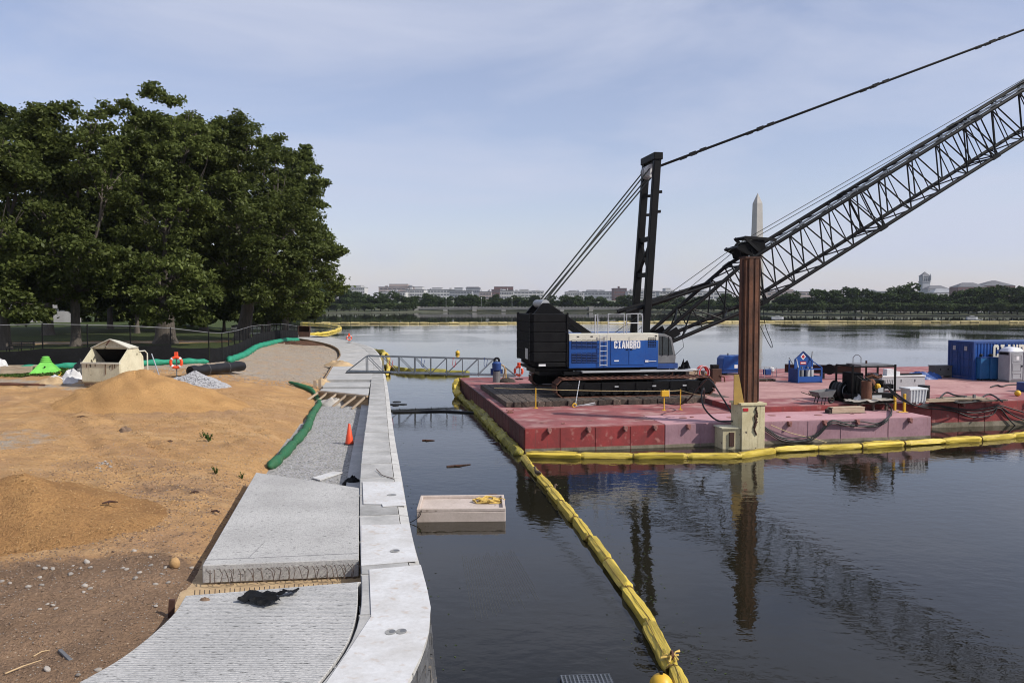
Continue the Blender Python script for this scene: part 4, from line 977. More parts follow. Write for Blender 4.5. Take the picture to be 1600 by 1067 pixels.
# engine housing with cream top, doors, vents, ladder, rails, lettering
hz = [2.86,4.40,4.80]
mb = MB(); cb(mb,4.5,9.8,9.7,11.0,hz[0],hz[1]); house = part('engine_housing', mb, 'blue_paint', crane, bevel=.02)
mb = MB(); cb(mb,4.5,9.8,9.7,11.0,hz[1]+.004,hz[2]); part('cream_top_panel', mb, 'cream_paint', crane, bevel=.02)
mb = MB(); cb(mb,4.5,9.8,13.1,14.3,hz[0],4.75); part('far_housing', mb, 'blue_paint', crane, bevel=.02)
for row, (z0, z1) in enumerate(((3.98,4.46),(3.16,3.72))):
    for c_ in range(5):
        x0 = 4.66+c_*.30; mb = MB(); cb(mb,x0,x0+.25,9.682,9.70,z0,z1); g_ = part('vent', mb, 'black_matte', house)
        for q in range(6):
            z = z0+(z1-z0)*(q+.5)/6; mb = MB(); cb(mb,x0-.005,x0+.255,9.665,9.69,z-.022,z+.022); part('vent_slat', mb, 'dark_blue' if z < 4.4 else 'cream_paint', g_)
for c_ in range(4):
    for q in range(6): mb = MB(); x0 = 9.18+c_*.13; z = 4.02+q*.095; cb(mb,x0,x0+.09,9.686,9.70,z,z+.055); part('side_vent', mb, 'black_matte', house)
for x0, x1 in ((6.95,8.0),(8.04,8.95)):
    mb = MB(); cb(mb,x0,x1,9.675,9.70,3.02,4.62); d_ = part('door', mb, 'blue_paint', house, bevel=.006)
    mb = MB(); cb(mb,x0,x1,9.670,9.674,4.40,4.62); part('door_top', mb, 'cream_paint', d_)
    hx = x1-.16 if x0 < 7 else x0+.06; mb = MB(); cb(mb,hx,hx+.13,9.655,9.675,3.86,3.92); part('door_handle', mb, 'black_matte', d_)
for x0, z0, w_, h_ in ((7.15,3.22,.28,.07),(9.0,3.16,.20,.11),(9.22,3.19,.45,.035),(8.22,3.93,.22,.03)):
    mb = MB(); cb(mb,x0,x0+w_,9.662,9.669,z0,z0+h_); part('decal', mb, 'reflect_white', house)
for x0 in (4.95,5.75,9.58): mb = MB(); cb(mb,x0,x0+.14,9.69,9.70,4.62,4.68); part('lifting_eye', mb, 'black_matte', house)
lad = MB()
for x in (6.28,6.70): lad.tube([cp(x,9.6,2.95),cp(x,9.6,4.75)], .024, 6)
ladder = part('ladder_rails', lad, 'galvanised', crane)
for q in range(7): part('rung', MB().tube([cp(6.28,9.6,3.02+q*.27),cp(6.70,9.6,3.02+q*.27)], .02, 6), 'galvanised', ladder)
for pts in ([(6.05,9.8,4.8),(6.05,9.8,5.85),(6.2,9.8,5.93),(6.2,9.8,4.8)], [(6.8,9.75,4.8),(6.8,9.75,5.93),(7.75,9.75,5.93),(7.75,9.75,4.8)], [(7.9,9.75,4.8),(7.9,9.75,5.93),(8.75,9.75,5.93),(8.85,9.75,5.8),(8.85,9.75,4.8)], [(6.8,9.75,5.4),(7.75,9.75,5.4)], [(7.9,9.75,5.4),(8.85,9.75,5.4)], [(8.85,9.75,5.9),(8.98,10.9,5.9),(8.98,10.9,4.8)]):
    part('handrail', MB().tube([cp(*p) for p in pts], .034, 6), 'galvanised', crane)
GLY = {  # slab-bold capitals on a 4 x 7 grid, each stroke a polygon
 'C': [[(0,.8),(.8,0),(1.5,0),(1.5,7),(.8,7),(0,6.2)],[(1.5,0),(3.2,0),(4,.8),(4,1.4),(1.5,1.4)],[(1.5,5.6),(4,5.6),(4,6.2),(3.2,7),(1.5,7)],[(2.6,1.4),(4,1.4),(4,2.5),(2.6,2.5)],[(2.6,4.5),(4,4.5),(4,5.6),(2.6,5.6)]],
 'I': [[(1.1,0),(2.7,0),(2.7,7),(1.1,7)],[(.5,0),(1.1,0),(1.1,1.1),(.5,1.1)],[(2.7,0),(3.3,0),(3.3,1.1),(2.7,1.1)],[(.5,5.9),(1.1,5.9),(1.1,7),(.5,7)],[(2.7,5.9),(3.3,5.9),(3.3,7),(2.7,7)]],
 'A': [[(-.1,0),(1.4,0),(2.1,4.6),(2.1,7),(1.3,7)],[(2.8,0),(4.3,0),(2.9,7),(2.1,7),(2.1,4.6)],[(1.7,1.5),(2.5,1.5),(2.35,2.6),(1.85,2.6)]],
 'N': [[(0,0),(1.4,0),(1.4,7),(0,7)],[(2.6,0),(4,0),(4,7),(2.6,7)],[(1.4,4.4),(2.6,0),(2.6,2.6),(1.4,7)]],
 'B': [[(0,0),(1.5,0),(1.5,7),(0,7)],[(1.5,0),(3.4,0),(4,.7),(4,1.3),(1.5,1.3)],[(1.5,3.0),(3.6,3.0),(3.6,4.1),(1.5,4.1)],[(1.5,5.7),(3.9,5.7),(3.9,6.3),(3.3,7),(1.5,7)],[(2.6,1.3),(4,1.3),(4,2.6),(3.6,3.0),(2.6,3.0)],[(2.5,4.1),(3.6,4.1),(3.9,4.5),(3.9,5.7),(2.5,5.7)]],
 'R': [[(0,0),(1.5,0),(1.5,7),(0,7)],[(1.5,3.0),(3.6,3.0),(3.7,4.2),(1.5,4.2)],[(1.5,5.7),(4,5.7),(4,6.3),(3.3,7),(1.5,7)],[(2.5,4.2),(3.7,4.2),(4,4.6),(4,5.7),(2.5,5.7)],[(2.6,0),(4.1,0),(3.7,3.0),(2.4,3.0)]],
 'O': [[(0,.8),(.8,0),(1.4,0),(1.4,7),(.8,7),(0,6.2)],[(2.6,0),(3.2,0),(4,.8),(4,6.2),(3.2,7),(2.6,7)],[(1.4,0),(2.6,0),(2.6,1.3),(1.4,1.3)],[(1.4,5.7),(2.6,5.7),(2.6,7),(1.4,7)]]}
def lettering(parent, width, origin, mat='reflect_white', name='lettering', tall=1.0, word='CIANBRO'):
    u = width/(len(word)*4.7-.7); mb = MB(); h = u*tall
    for i, ch in enumerate(word):
        for poly in GLY[ch]: mb.ext([(origin[0]+(i*4.7+a)*u, origin[2]+b*h) for a, b in poly], origin[1]-.006, origin[1])
    return part(name, mb, mat, parent)
lettering(house, 1.56, cp(7.14,9.664,3.96), tall=1.25)
house.children[-1]['label'] = 'white block lettering reading CIANBRO'
# winches and machinery between the housings
mb = MB(); cb(mb,4.6,6.6,11.1,13.0,2.86,4.6); part('machine_deck', mb, 'black_steel', crane)
for x, z in ((7.2,3.9),(8.5,3.7)):
    part('winch_drum', MB().lathe([(.62,-1.0),(.62,-.95),(.42,-.94),(.42,.94),(.62,.95),(.62,1.0)], cp(x,12.15,z), 20, 'y'), 'black_steel', crane, smooth=True)
mb = MB(); cb(mb,6.9,9.9,11.15,11.3,2.86,4.7); cb(mb,6.9,9.9,12.95,13.08,2.86,4.7); part('winch_frame', mb, 'black_steel', crane)
# counterweight: stacked slabs
cwx0, cwx1, cy0, cy1 = 2.3,4.42,9.7,14.2
def cwslab(z0, z1, ins=0.0, name='counterweight_slab'):
    P_ = [(cwx0+ins,cy0+.28),(cwx0+.16+ins,cy0),(cwx1,cy0),(cwx1,cy1),(cwx0+.16+ins,cy1),(cwx0+ins,cy1-.28)]
    return part(name, MB().prism([(p[0]-CC[0],p[1]-CC[1]) for p in P_], z0-ZM, z1-ZM), 'black_matte', crane, bevel=.025)
zz = [3.22,3.78,4.34,4.90,5.46,5.93]
for a, b in zip(zz, zz[1:]): cwslab(a+.008, b-.008)
cwslab(2.95,3.2,.28,'counterweight_base')
for q_ in ((2.28,2.42,9.98,10.06,3.2,6.0),(4.36,4.46,9.66,9.72,2.95,6.0),(2.28,2.4,13.6,13.7,3.2,6.0)): mb = MB(); cb(mb,*q_); part('tie_strap', mb, 'black_steel', crane)
for q in range(12): mb = MB(); cb(mb,2.265,2.29,10.0,10.04,3.4+q*.21,3.44+q*.21); part('bolt', mb, 'grey_steel', crane)
mb = MB(); cb(mb,2.28,2.298,10.5,11.2,3.35,3.95); part('rear_plate', mb, 'galvanised', crane)
mb = MB(); cb(mb,2.75,3.15,9.685,9.70,3.0,3.12); part('white_plate', mb, 'reflect_white', crane)
mb = MB(); cb(mb,2.9,4.9,10.2,13.9,2.45,2.95); part('counterweight_carrier', mb, 'black_steel', crane)
# rear frame with the hoist bridle
for y in (11.0,13.3):
    P_ = [(2.7,5.9),(3.25,6.55),(3.6,6.55),(6.3,4.75),(5.9,4.6),(4.4,5.6),(4.4,5.9)]
    part('gantry_plate', MB().ext([(p[0]-CC[0],p[1]-ZM) for p in P_], y-.07-CC[1], y+.07-CC[1]), 'black_steel', crane, bevel=.015)
part('bridle_drum', MB().lathe([(.24,-1.2),(.24,1.2)], cp(3.42,12.15,6.5), 14, 'y'), 'light_grey', crane, smooth=True)
# mast
mt = []
for sy in (-1,1):
    b_, t_ = cp(9.45,12.15+sy*1.05,3.6), cp(10.2,12.15+sy*.95,15.15)
    mt.append((Vector(b_),Vector(t_))); part('mast_leg', MB().beam(b_, t_, .36, .42, (1,0,0)), 'black_steel', crane, bevel=.03)
def mp(s, f): return mt[s][0].lerp(mt[s][1], f)
for f in (.40,.585,.985): part('mast_crossbar', MB().beam(mp(0,f),mp(1,f), .26,.26), 'black_steel', crane)
part('mast_brace', MB().beam(mp(0,.40),mp(1,.585), .14,.14), 'black_steel', crane); part('mast_brace', MB().beam(mp(1,.40),mp(0,.585), .14,.14), 'black_steel', crane)
part('mast_head', MB().beam(mp(0,.992)+Vector((0,-.25,.1)),mp(1,.992)+Vector((0,.25,.1)), .55,.42), 'black_steel', crane, bevel=.03)
mtop = (mp(0,.965)+mp(1,.965))/2
for y in (-.45,-.15,.15,.45): part('mast_sheave', MB().lathe([(.40,-.05),(.40,.05)], mtop+Vector((-.1,y,-.35)), 18, 'y'), 'white_paint' if y < 0 else 'light_grey', crane, smooth=True)
for f in (.72,.82): part('mast_lug', MB().beam(mp(0,f)+Vector((.2,0,0)),mp(0,f)+Vector((.42,0,.02)), .2,.16), 'black_steel', crane); part('mast_lug', MB().beam(mp(1,f)+Vector((.2,0,0)),mp(1,f)+Vector((.42,0,.02)), .2,.16), 'black_steel', crane)
for y in (-.55,-.42,.42,.55):
    part('bridle_rope', MB().tube([cp(3.42,12.15+y*1.6,6.55), tuple(mtop+Vector((-.3,y,-.25)))], .032, 6), 'cable_rope', crane)
    part('bridle_rope', MB().tube([cp(3.5,12.15+y*1.6,6.42), tuple(mtop+Vector((-.2,y,-.8)))], .032, 6), 'cable_rope', crane)
# boom
BA = R(30.5); bo = Vector(cp(10.15,12.15,4.1)); ax = Vector((math.cos(BA),0,math.sin(BA))); nm = Vector((-math.sin(BA),0,math.cos(BA))); lat = Vector((0,1,0))
BLn, HB, WB = 57.0, 2.7, 2.3
def bsec(t):
    h = HB*min(1,.16+.84*t/7.2) if t < 7.2 else HB*(1 if t < BLn-7 else max(.35,1-(t-BLn+7)/7*.65)); w = WB*(1 if t < BLn-7 else max(.4,1-(t-BLn+7)/7*.6)); return w, h
def bc(t, s, v): w, h = bsec(t); return bo + ax*t + lat*(s*w/2) + nm*(v*h/2)
boom = part('boom', MB().beam(bc(0,-1,0),bc(0,1,0),.3,.3,nm).beam(bc(.0,-1,0),bc(1.6,-1,0),.16,.5,nm).beam(bc(.0,1,0),bc(1.6,1,0),.16,.5,nm).beam(bc(.9,-1,0),bc(.9,1,0),.2,.3,nm), 'black_steel', crane)
ts = [0,7.2,16.3,25.4,34.5,43.6,50,57]
for s in (-1,1):
    for v in (-1,1):
        for a, b in zip(ts, ts[1:]): part('chord', MB().tube([bc(a,s,v),bc(b,s,v)], .12, 8), 'boom_steel', boom, smooth=True)
        for a in ts[1:-1]: part('chord_joint', MB().beam(bc(a-.28,s,v),bc(a+.28,s,v), .24,.26,nm), 'boom_steel', boom)
step = 9.1/8; tt = [1.6+i*1.4 for i in range(4)] + [7.2+i*step for i in range(int(49.8/step)+1)]
def lace(p, q, r=.047): part('lacing', MB().tube([p,q], r, 6), 'boom_steel', boom)
for i, (a, b) in enumerate(zip(tt, tt[1:])):
    v = 1 if i % 2 else -1
    for s in (-1,1):
        lace(bc(a,s,v), bc(b,s,-v))
        if i % 2: lace(bc(a,s,-1), bc(a,s,1), .035)
    lace(bc(a,v,1), bc(b,-v,1), .042); lace(bc(a,v,-1), bc(b,-v,-1), .042)
for t in ts[1:-1]:
    for d in (-.22,.22):
        for s in (-1,1): lace(bc(t+d,s,-1), bc(t+d,s,1), .045)
        for v in (-1,1): lace(bc(t+d,-1,v), bc(t+d,1,v), .045)
    lace(bc(t+.22,-1,-1), bc(t+.22,1,1), .03)
for a in range(9,50,2): part('walkway_grate', MB().beam(bc(a,0,1)+lat*-.35+nm*.06, bc(a+1.9,0,1)+lat*-.35+nm*.06, .42,.05,nm), 'grey_steel', boom)
for s in (-.25,.25): part('head_sheave', MB().lathe([(.55,-.06),(.55,.06)], bc(57,0,0)+lat*s, 20, 'y'), 'boom_steel', boom)
# sheave frame riding on the upper chords
fb = bo+ax*8.6+nm*(HB/2)
def fq(a, s, n): return fb+ax*a+lat*s+nm*n
fr = part('sheave_frame', MB().beam(fq(-.5,-.75,.05),fq(-1.15,-.8,1.0),.16,.2,ax).beam(fq(-.5,.75,.05),fq(-1.15,.8,1.0),.16,.2,ax).beam(fq(-.0,-.75,.05),fq(-.35,-.62,1.25),.14,.18,ax).beam(fq(-.0,.75,.05),fq(-.35,.62,1.25),.14,.18,ax)
     .beam(fq(-.35,-.7,1.22),fq(-.35,.7,1.22),.14,.14,ax).beam(fq(-1.15,-.9,.95),fq(-1.15,.9,.95),.14,.14,ax).beam(fq(-.35,-.62,1.25),fq(1.3,-.8,.12),.13,.16,ax).beam(fq(-.35,.62,1.25),fq(1.3,.8,.12),.13,.16,ax), 'black_steel', boom)
part('frame_plate', MB().beam(fq(-.75,-.6,.5),fq(-.75,.6,.5),.5,.75,nm).beam(fq(-.1,-.7,.25),fq(-.1,.7,.25),.6,.4,nm), 'black_matte', boom)
for s in (-.4,0,.4): part('deflector_sheave', MB().lathe([(.3,-.05),(.3,.05)], fq(-.5,s,.72), 16, 'y'), 'black_steel', boom)
part('frame_plate', MB().beam(fq(-1.0,-.55,.62),fq(.55,-.68,.16),.08,.75,nm).beam(fq(-1.0,.55,.62),fq(.55,.68,.16),.08,.75,nm), 'black_matte', boom)
# backstops, pendants and ropes
for s in (-.8,.8): part('backstop', MB().tube([cp(8.4,12.15+s,6.0),tuple(bc(5.6,s*.9,.95))], .10, 8), 'black_steel', crane); part('backstop_sleeve', MB().tube([cp(8.4,12.15+s,6.0),tuple(Vector(cp(8.4,12.15+s,6.0)).lerp(bc(5.6,s*.9,.95),.45))], .14, 8), 'black_steel', crane)
tip = bo+ax*56.5+nm*.4
for s in (-.75,.75):
    a = mtop+lat*s+Vector((.25,0,-.1)); b = tip+lat*s*.6; n = 9; pr = [0,.055,.14,.15,.30,.31,.47,.48,.66,.67,.84,.85,1.0]
    for f0_, f1_ in ((0,.05),(.05,.14),(.14,.30),(.30,.47),(.47,.66),(.66,.84),(.84,1)):
        part('pendant', MB().tube([a.lerp(b,f0_),a.lerp(b,f1_)], .065, 6), 'black_steel', crane)
        for e in (-.007,.007):
            if f0_ > 0: part('pendant_link', MB().beam(a.lerp(b,f0_+e-.004),a.lerp(b,f0_+e+.004), .12,.2), 'black_steel', crane)
for s, st, en in ((-.3,cp(7.2,11.9,4.3),bo+ax*56.8+nm*1.0),(.3,cp(8.5,12.4,4.1),bo+ax*56.8+nm*.6)):
    mid = fq(-.4,s,1.05) if s < 0 else fq(-.4,s,.75); part('hoist_rope', MB().tube([st,tuple(mid),tuple(en)], .022, 5), 'cable_rope', crane)
# cab
mb = MB().ext([(p[0]-CC[0],p[1]-ZM) for p in [(9.82,3.05),(10.95,3.05),(10.98,3.45),(10.72,4.55),(10.3,4.75),(9.82,4.75)]], 9.95-CC[1], 11.2-CC[1]); cabo = part('cab', mb, 'grey_dark', crane, bevel=.03)
part('side_window', MB().ext([(p[0]-CC[0],p[1]-ZM) for p in [(9.95,3.55),(10.80,3.55),(10.62,4.45),(10.25,4.62),(9.95,4.62)]], 9.93-CC[1], 9.955-CC[1]), 'glass', cabo)
part('front_window', MB().add([cp(10.99,10.05,3.5),cp(10.99,11.1,3.5),cp(10.745,11.1,4.52),cp(10.745,10.05,4.52)], [(0,1,2,3)]), 'glass', cabo)
for x in (10.12,10.5): mb = MB(); cb(mb,x,x+.04,9.915,9.935,3.5,4.6); part('window_bar', mb, 'black_matte', cabo)
mb = MB(); cb(mb,9.82,11.1,9.95,11.2,2.75,3.05); part('cab_base', mb, 'dark_blue', crane)
part('cab_mirror', MB().tube([cp(10.9,9.95,3.5),cp(11.35,9.7,4.0),cp(11.25,9.7,4.6),cp(10.7,9.95,4.7)], .015, 5), 'black_matte', crane)
# ================================================================== THINGS ON THE BARGE
def dk(px, py, z=DH): return G(px,py,z)
# helper: crumpled cloth cut to an outline (local metres)
def cloth(outline, h=.12, step=.05, seed=0, freq=5.0, flat=.3):
    xs = [p[0] for p in outline]; ysx = [p[1] for p in outline]; x0, x1, y0, y1 = min(xs),max(xs),min(ysx),max(ysx)
    nx, ny_ = max(int((x1-x0)/step),3), max(int((y1-y0)/step),3)
    gx = np.linspace(x0,x1,nx+1); gy = np.linspace(y0,y1,ny_+1); X_, Y_ = np.meshgrid(gx,gy,indexing='ij')
    ridge = 1-np.abs(2*vnoise(X_*freq+seed*7.3, Y_*freq+seed*3.1, seed*1.7)-1); Z_ = h*(ridge**1.6*(1-flat)+flat*vnoise(X_*freq*2.3+seed, Y_*freq*2.3, 5.5))
    jx = (vnoise(X_*freq*1.7+3,Y_*freq*1.7,seed+9.)-.5)*step*1.5; jy = (vnoise(X_*freq*1.7+13,Y_*freq*1.7,seed+19.)-.5)*step*1.5
    def inside(x,y):
        r = False; n = len(outline)
        for i in range(n):
            (xa,ya),(xb,yb) = outline[i],outline[(i+1)%n]
            if (ya > y) != (yb > y) and x < (xb-xa)*(y-ya)/(yb-ya)+xa: r = not r
        return r
    idx = {}; mb = MB()
    for i in range(nx):
        for j in range(ny_):
            if inside((gx[i]+gx[i+1])/2,(gy[j]+gy[j+1])/2):
                q = []
                for a, b in ((i,j),(i+1,j),(i+1,j+1),(i,j+1)):
                    if (a,b) not in idx: idx[(a,b)] = len(mb.v); mb.v.append((gx[a]+jx[a,b],gy[b]+jy[a,b],float(Z_[a,b])+.012))
                    q.append(idx[(a,b)])
                mb.f.append(tuple(q))
    return mb
def blob_outline(rx, ry, n=14, j=.2):
    return [(rx*math.cos(6.283*i/n)*(1+rnd.uniform(-j,j)), ry*math.sin(6.283*i/n)*(1+rnd.uniform(-j,j))) for i in range(n)]
def heapcloth(name, label, cat, loc, rx, ry, h, mat, seed=0, rz=0.0, group=None):
    mb = MB(); n, m = 30, 10; vs = []
    for i in range(m+1):
        f = i/m
        for k in range(n):
            a = 6.283*k/n; w = 1+.28*(float(vnoise(math.cos(a)*1.5+seed, math.sin(a)*1.5+seed*2, f*2.5))-.5)*2
            vs.append((rx*f*w*math.cos(a), ry*f*w*math.sin(a), h*max(0,1-f**2.2)*(1+.6*(float(vnoise(f*3+seed*5, a*1.6, seed))-.5))-.01 + .34*h*(1-f**4)*(.5-abs(2*float(vnoise(f*rx*4/max(h,.2)*.5*math.cos(a)*2+seed*3, f*math.sin(a)*5+seed, seed*.7))-1))))
    mb.add(vs, [(i*n+k,(i+1)*n+k,(i+1)*n+(k+1)%n,i*n+(k+1)%n) for i in range(m) for k in range(n)])
    return one(name, mb, mat, label, cat, group, smooth=True, angle=28, local=tuple(loc), rz=rz)

# blue gas bottle cage
t = thing('gas_bottle_cage', 'blue house-shaped steel gas bottle cage with warning diamond on its gable', 'cage', dk(1258,597), TH+R(2))
part('tray', MB().bx(-.85,.85,-.55,.55,.04,.10), 'dark_blue', t); part('front_panel', MB().bx(-.82,.82,-.56,-.53,.1,.42), 'blue_paint', t)
part('side_panel', MB().bx(-.87,-.84,-.5,.5,.1,.9), 'dark_blue', t); part('side_panel', MB().bx(.84,.87,-.5,.5,.1,.42), 'dark_blue', t)
for sx in (-.84,.84):
    for sy in (-.54,.54): part('post', MB().bx(sx-.04,sx+.04,sy-.04,sy+.04,0,1.0 if sy < 0 else 1.42), 'blue_paint', t)
    part('slanted_strut', MB().beam((sx,-.54,1.0),(sx*.55,.3,1.5),.05), 'light_grey' if sx < 0 else 'blue_paint', t)
    part('skid', MB().bx(sx-.06,sx+.06,-.58,.58,0,.05), 'dark_blue', t)
part('gable_panel', MB().ext([(-.62,.85),(.62,.85),(.62,1.45),(0,1.98),(-.62,1.45)], .28,.33), 'blue_paint', t); part('gable_trim', MB().beam((-.64,.27,1.45),(0,.27,2.0),.06).beam((.64,.27,1.45),(0,.27,2.0),.06), 'dark_blue', t)
part('front_rail', MB().bx(-.82,.82,-.57,-.53,.86,.94), 'blue_paint', t); part('back_panel', MB().bx(-.8,.8,.5,.53,.1,.9), 'dark_blue', t)
dm = part('warning_diamond', MB().add([(-.2,.272,1.66),(0,.272,1.44),(.2,.272,1.66),(0,.272,1.88)],[(0,1,2,3)]), 'reflect_white', t)
part('diamond_mark', MB().add([(-.13,.268,1.66),(0,.268,1.52),(.13,.268,1.66),(0,.268,1.80)],[(0,1,2,3)]), 'red_paint', dm)
part('red_sign', MB().bx(-.22,.22,.262,.275,1.14,1.34), 'red_paint', t); part('sign_stripe', MB().bx(-.18,.18,.257,.261,1.2,1.28), 'reflect_white', t)
for x in (-.5,-.2,.3,.58): part('gas_bottle', MB().lathe([(.13,.1),(.13,.8),(.05,.92),(.05,1.0)],(x,.1+.1*(x>0),0),10), 'grey_dark' if x < 0 else 'light_grey', t, smooth=True)
part('lever', MB().beam((.6,.3,1.3),(.68,.3,2.0),.04), 'grey_dark', t); part('lever', MB().beam((-.75,.3,1.2),(-1.0,.35,1.62),.04), 'grey_dark', t)

# long steel beam laid on trestles
a, b = BL(AT(1226,579,57.0)), BL(AT(1345,577,55.5)); zb_ = 2.0
t = thing('steel_beam', 'long dark steel beam lying on trestles behind the gas cage', 'beam', BW(a[0],a[1],DH), math.atan2((BW(*b[:2],0)-BW(*a[:2],0)).y,(BW(*b[:2],0)-BW(*a[:2],0)).x)); ln = math.hypot(b[0]-a[0],b[1]-a[1])
part('web', MB().bx(0,ln,-.04,.04,.38,.92), 'rust_dark', t); part('flange', MB().bx(0,ln,-.18,.18,.90,.95), 'grey_dark', t); part('flange', MB().bx(0,ln,-.18,.18,.35,.40), 'grey_dark', t)
for x in (.5,ln*.5,ln-.5): part('trestle', MB().bx(x-.15,x+.15,-.3,.3,0,.35), 'old_timber', t)
part('pipe_collar', MB().lathe([(.36,-.14),(.36,.14)],(2.9,-.22,.66),16,'y'), 'black_steel', t); part('lifting_hoop', MB().tube([(4.4,-.1,.9),(4.4,-.1,1.5),(4.55,-.1,1.66),(4.75,-.1,1.66),(4.9,-.1,1.5),(4.9,-.1,.9)],.025,6), 'grey_dark', t)

# hydraulic power pack under a black frame
t = thing('power_pack', 'black hydraulic power pack with engine under an open black frame', 'power pack', dk(1366,629.5), TH)
part('skid_base', MB().bx(-1.35,1.2,-.1,1.5,.0,.16), 'black_steel', t); part('fuel_tank', MB().bx(-.32,1.12,-.08,.5,.16,.52), 'black_steel', t, bevel=.02)
part('name_plate', MB().bx(-.18,.36,-.092,-.083,.26,.42), 'light_grey', t); part('name_plate', MB().bx(-.28,-.22,-.092,-.083,.26,.42), 'light_grey', t)
for x in (-1.3,1.15):
    for y in (-.04,1.44): part('frame_post', MB().bx(x-.04,x+.04,y-.04,y+.04,0,2.0 if y < 0 else 1.9), 'black_steel', t)
    part('roof_side_rail', MB().bx(x-.04,x+.04,-.04,1.44,1.88,1.95), 'black_steel', t)
for y in (-.04,1.44): part('roof_rail', MB().bx(-1.3,1.15,y-.04,y+.04,1.86,1.93), 'black_steel', t)
part('roof_panel', MB().bx(-.75,1.1,.05,1.4,1.93,1.99), 'grey_dark', t)
part('engine_block', MB().bx(-.15,.85,.35,1.2,.55,1.15), 'black_steel', t, bevel=.03); part('radiator', MB().bx(-1.05,-.5,.2,1.3,.2,1.55), 'black_matte', t, bevel=.03)
part('exhaust', MB().tube([(.1,.9,1.1),(.1,.9,2.15)],.05,8), 'rust_dark', t); part('air_filter', MB().lathe([(.16,-.25),(.16,.25)],(.35,.75,1.35),12,'x'), 'light_grey', t)
part('manifold', MB().tube([(-.3,.3,1.3),(0,.25,1.45),(.35,.3,1.3),(.6,.3,1.4)],.09,7), 'rust', t); part('pump_body', MB().ball((-.1,.15,1.05),.22,n=8,m=6), 'rust', t); part('coupling', MB().ball((.25,.1,.85),.16,n=8,m=5), 'yellow_paint', t)
for k in range(6): part('valve_lever', MB().tube([(.55+k*.1,.05,.95),(.55+k*.1,.0,1.2)],.018,5), 'grey_dark', t)
part('valve_bank', MB().bx(.5,1.1,.0,.3,.72,.96), 'black_matte', t); part('control_box', MB().bx(.2,.5,-.02,.18,.55,.8), 'light_grey', t)
for k in range(3): part('hydraulic_hose', MB().tube(cat_rom([(-.9+.2*k,.2,1.4),(-.6+.2*k,-.05,1.1),(-.4+.2*k,-.05,.7),(-.1+.2*k,.1,.5)],4),.03,6), 'rubber', t)
t = thing('hose_drum', 'black hose drum with pale rim beside the power pack', 'hose drum', dk(1312,626), TH+R(25))
part('flange', MB().lathe([(.52,-.34),(.52,-.3)],(0,0,.56),20,'y'), 'black_plastic', t); part('flange', MB().lathe([(.52,.3),(.52,.34)],(0,0,.56),20,'y'), 'black_plastic', t)
part('hose_coil', MB().torus((0,-.15,.56),.36,.1,'y').torus((0,.05,.56),.36,.1,'y').torus((0,.22,.56),.36,.1,'y'), 'rubber', t, smooth=True); part('rim', MB().torus((0,-.345,.56),.3,.02,'y'), 'light_grey', t)
part('stand', MB().bx(-.4,.4,-.4,-.35,0,.08).bx(-.4,.4,.35,.4,0,.08).bx(-.05,.05,-.42,.42,.04,.56), 'black_steel', t)
t = thing('plastic_tub', 'round black tub standing below the power pack radiator', 'tub', dk(1330,629), 0)
part('body', MB().lathe([(.30,0),(.40,.42),(.42,.46),(.38,.46),(.28,.05)],(0,0,0),18), 'black_plastic', t, smooth=True); part('rim', MB().torus((0,0,.46),.41,.025,n=20,m=6), 'black_plastic', t)
heapcloth('plastic_wrap', 'crumpled clear plastic wrap beside the rusty pipe stub', 'plastic sheet', dk(1340,630.4)+Vector((0,0,.02)), .32,.25,.38,'rag_white',3)
t = thing('pipe_stub', 'upright rusty steel pipe stub in front of the power pack', 'pipe', dk(1353.5,631), 0)
part('shell', MB().lathe([(.26,0),(.26,1.18),(.235,1.18),(.235,.3)],(0,0,0),20), 'rust', t, smooth=True)

# sheet on a low stand, board trough, wheelbarrow
t = thing('low_table', 'low timber stand covered by a crumpled pale sheet at the pontoon edge', 'stand', dk(1362,641.5,DL), TH)
for x in (-.75,.05,.8): part('leg', MB().bx(x-.06,x+.06,-.1,.02,0,.36), 'old_timber', t); part('leg', MB().bx(x-.06,x+.06,.5,.62,0,.36), 'old_timber', t)
part('top_board', MB().bx(-1.2,1.2,-.15,.7,.36,.42), 'old_timber', t)
mb = cloth([(-1.35,-.25),(1.3,-.28),(1.45,.1),(1.25,.75),(-.4,.8),(-1.2,.6)],.16,.07,4,2.2); mb.v = [(v[0],v[1],v[2]+.42) for v in mb.v]; part('pale_sheet', mb, 'silver_sheet', t, smooth=True)
t = thing('board_trough', 'pale timber trough with dark open end lying on the lilac deck', 'trough', dk(1321,645,DL), TH+R(1))
part('side_board', MB().bx(-.85,.95,-.18,-.13,0,.26), 'pale_wood', t); part('side_board', MB().bx(-.85,.95,.22,.27,0,.26), 'pale_wood', t); part('top_board', MB().bx(-.8,.97,-.19,.28,.26,.30), 'pale_wood', t); part('open_end', MB().bx(-.98,-.85,-.15,.25,.0,.2), 'old_timber', t); part('base_board', MB().bx(-1.05,1.0,-.25,.3,-.0,.03), 'old_timber', t)
t = thing('wheelbarrow', 'empty grey wheelbarrow parked beside the black tub', 'wheelbarrow', dk(1286,631), TH+R(8))
part('tray', MB().add([(-.42,-.3,.38),(.32,-.3,.38),(.32,.3,.38),(-.42,.3,.38),(-.62,-.38,.66),(.5,-.38,.74),(.5,.38,.74),(-.62,.38,.66)],[(3,2,1,0),(0,1,5,4),(1,2,6,5),(2,3,7,6),(3,0,4,7)]), 'grey_dark', t)
for s in (-.26,.26): part('handle', MB().tube([(.55,s*.4,.22),(-.3,s,.36),(-1.15,s*1.1,.62)],.025,6), 'old_timber', t); part('leg', MB().tube([(-.25,s,.36),(-.35,s*1.1,0),(-.15,s*1.1,0),(-.05,s,.36)],.022,6), 'black_steel', t)
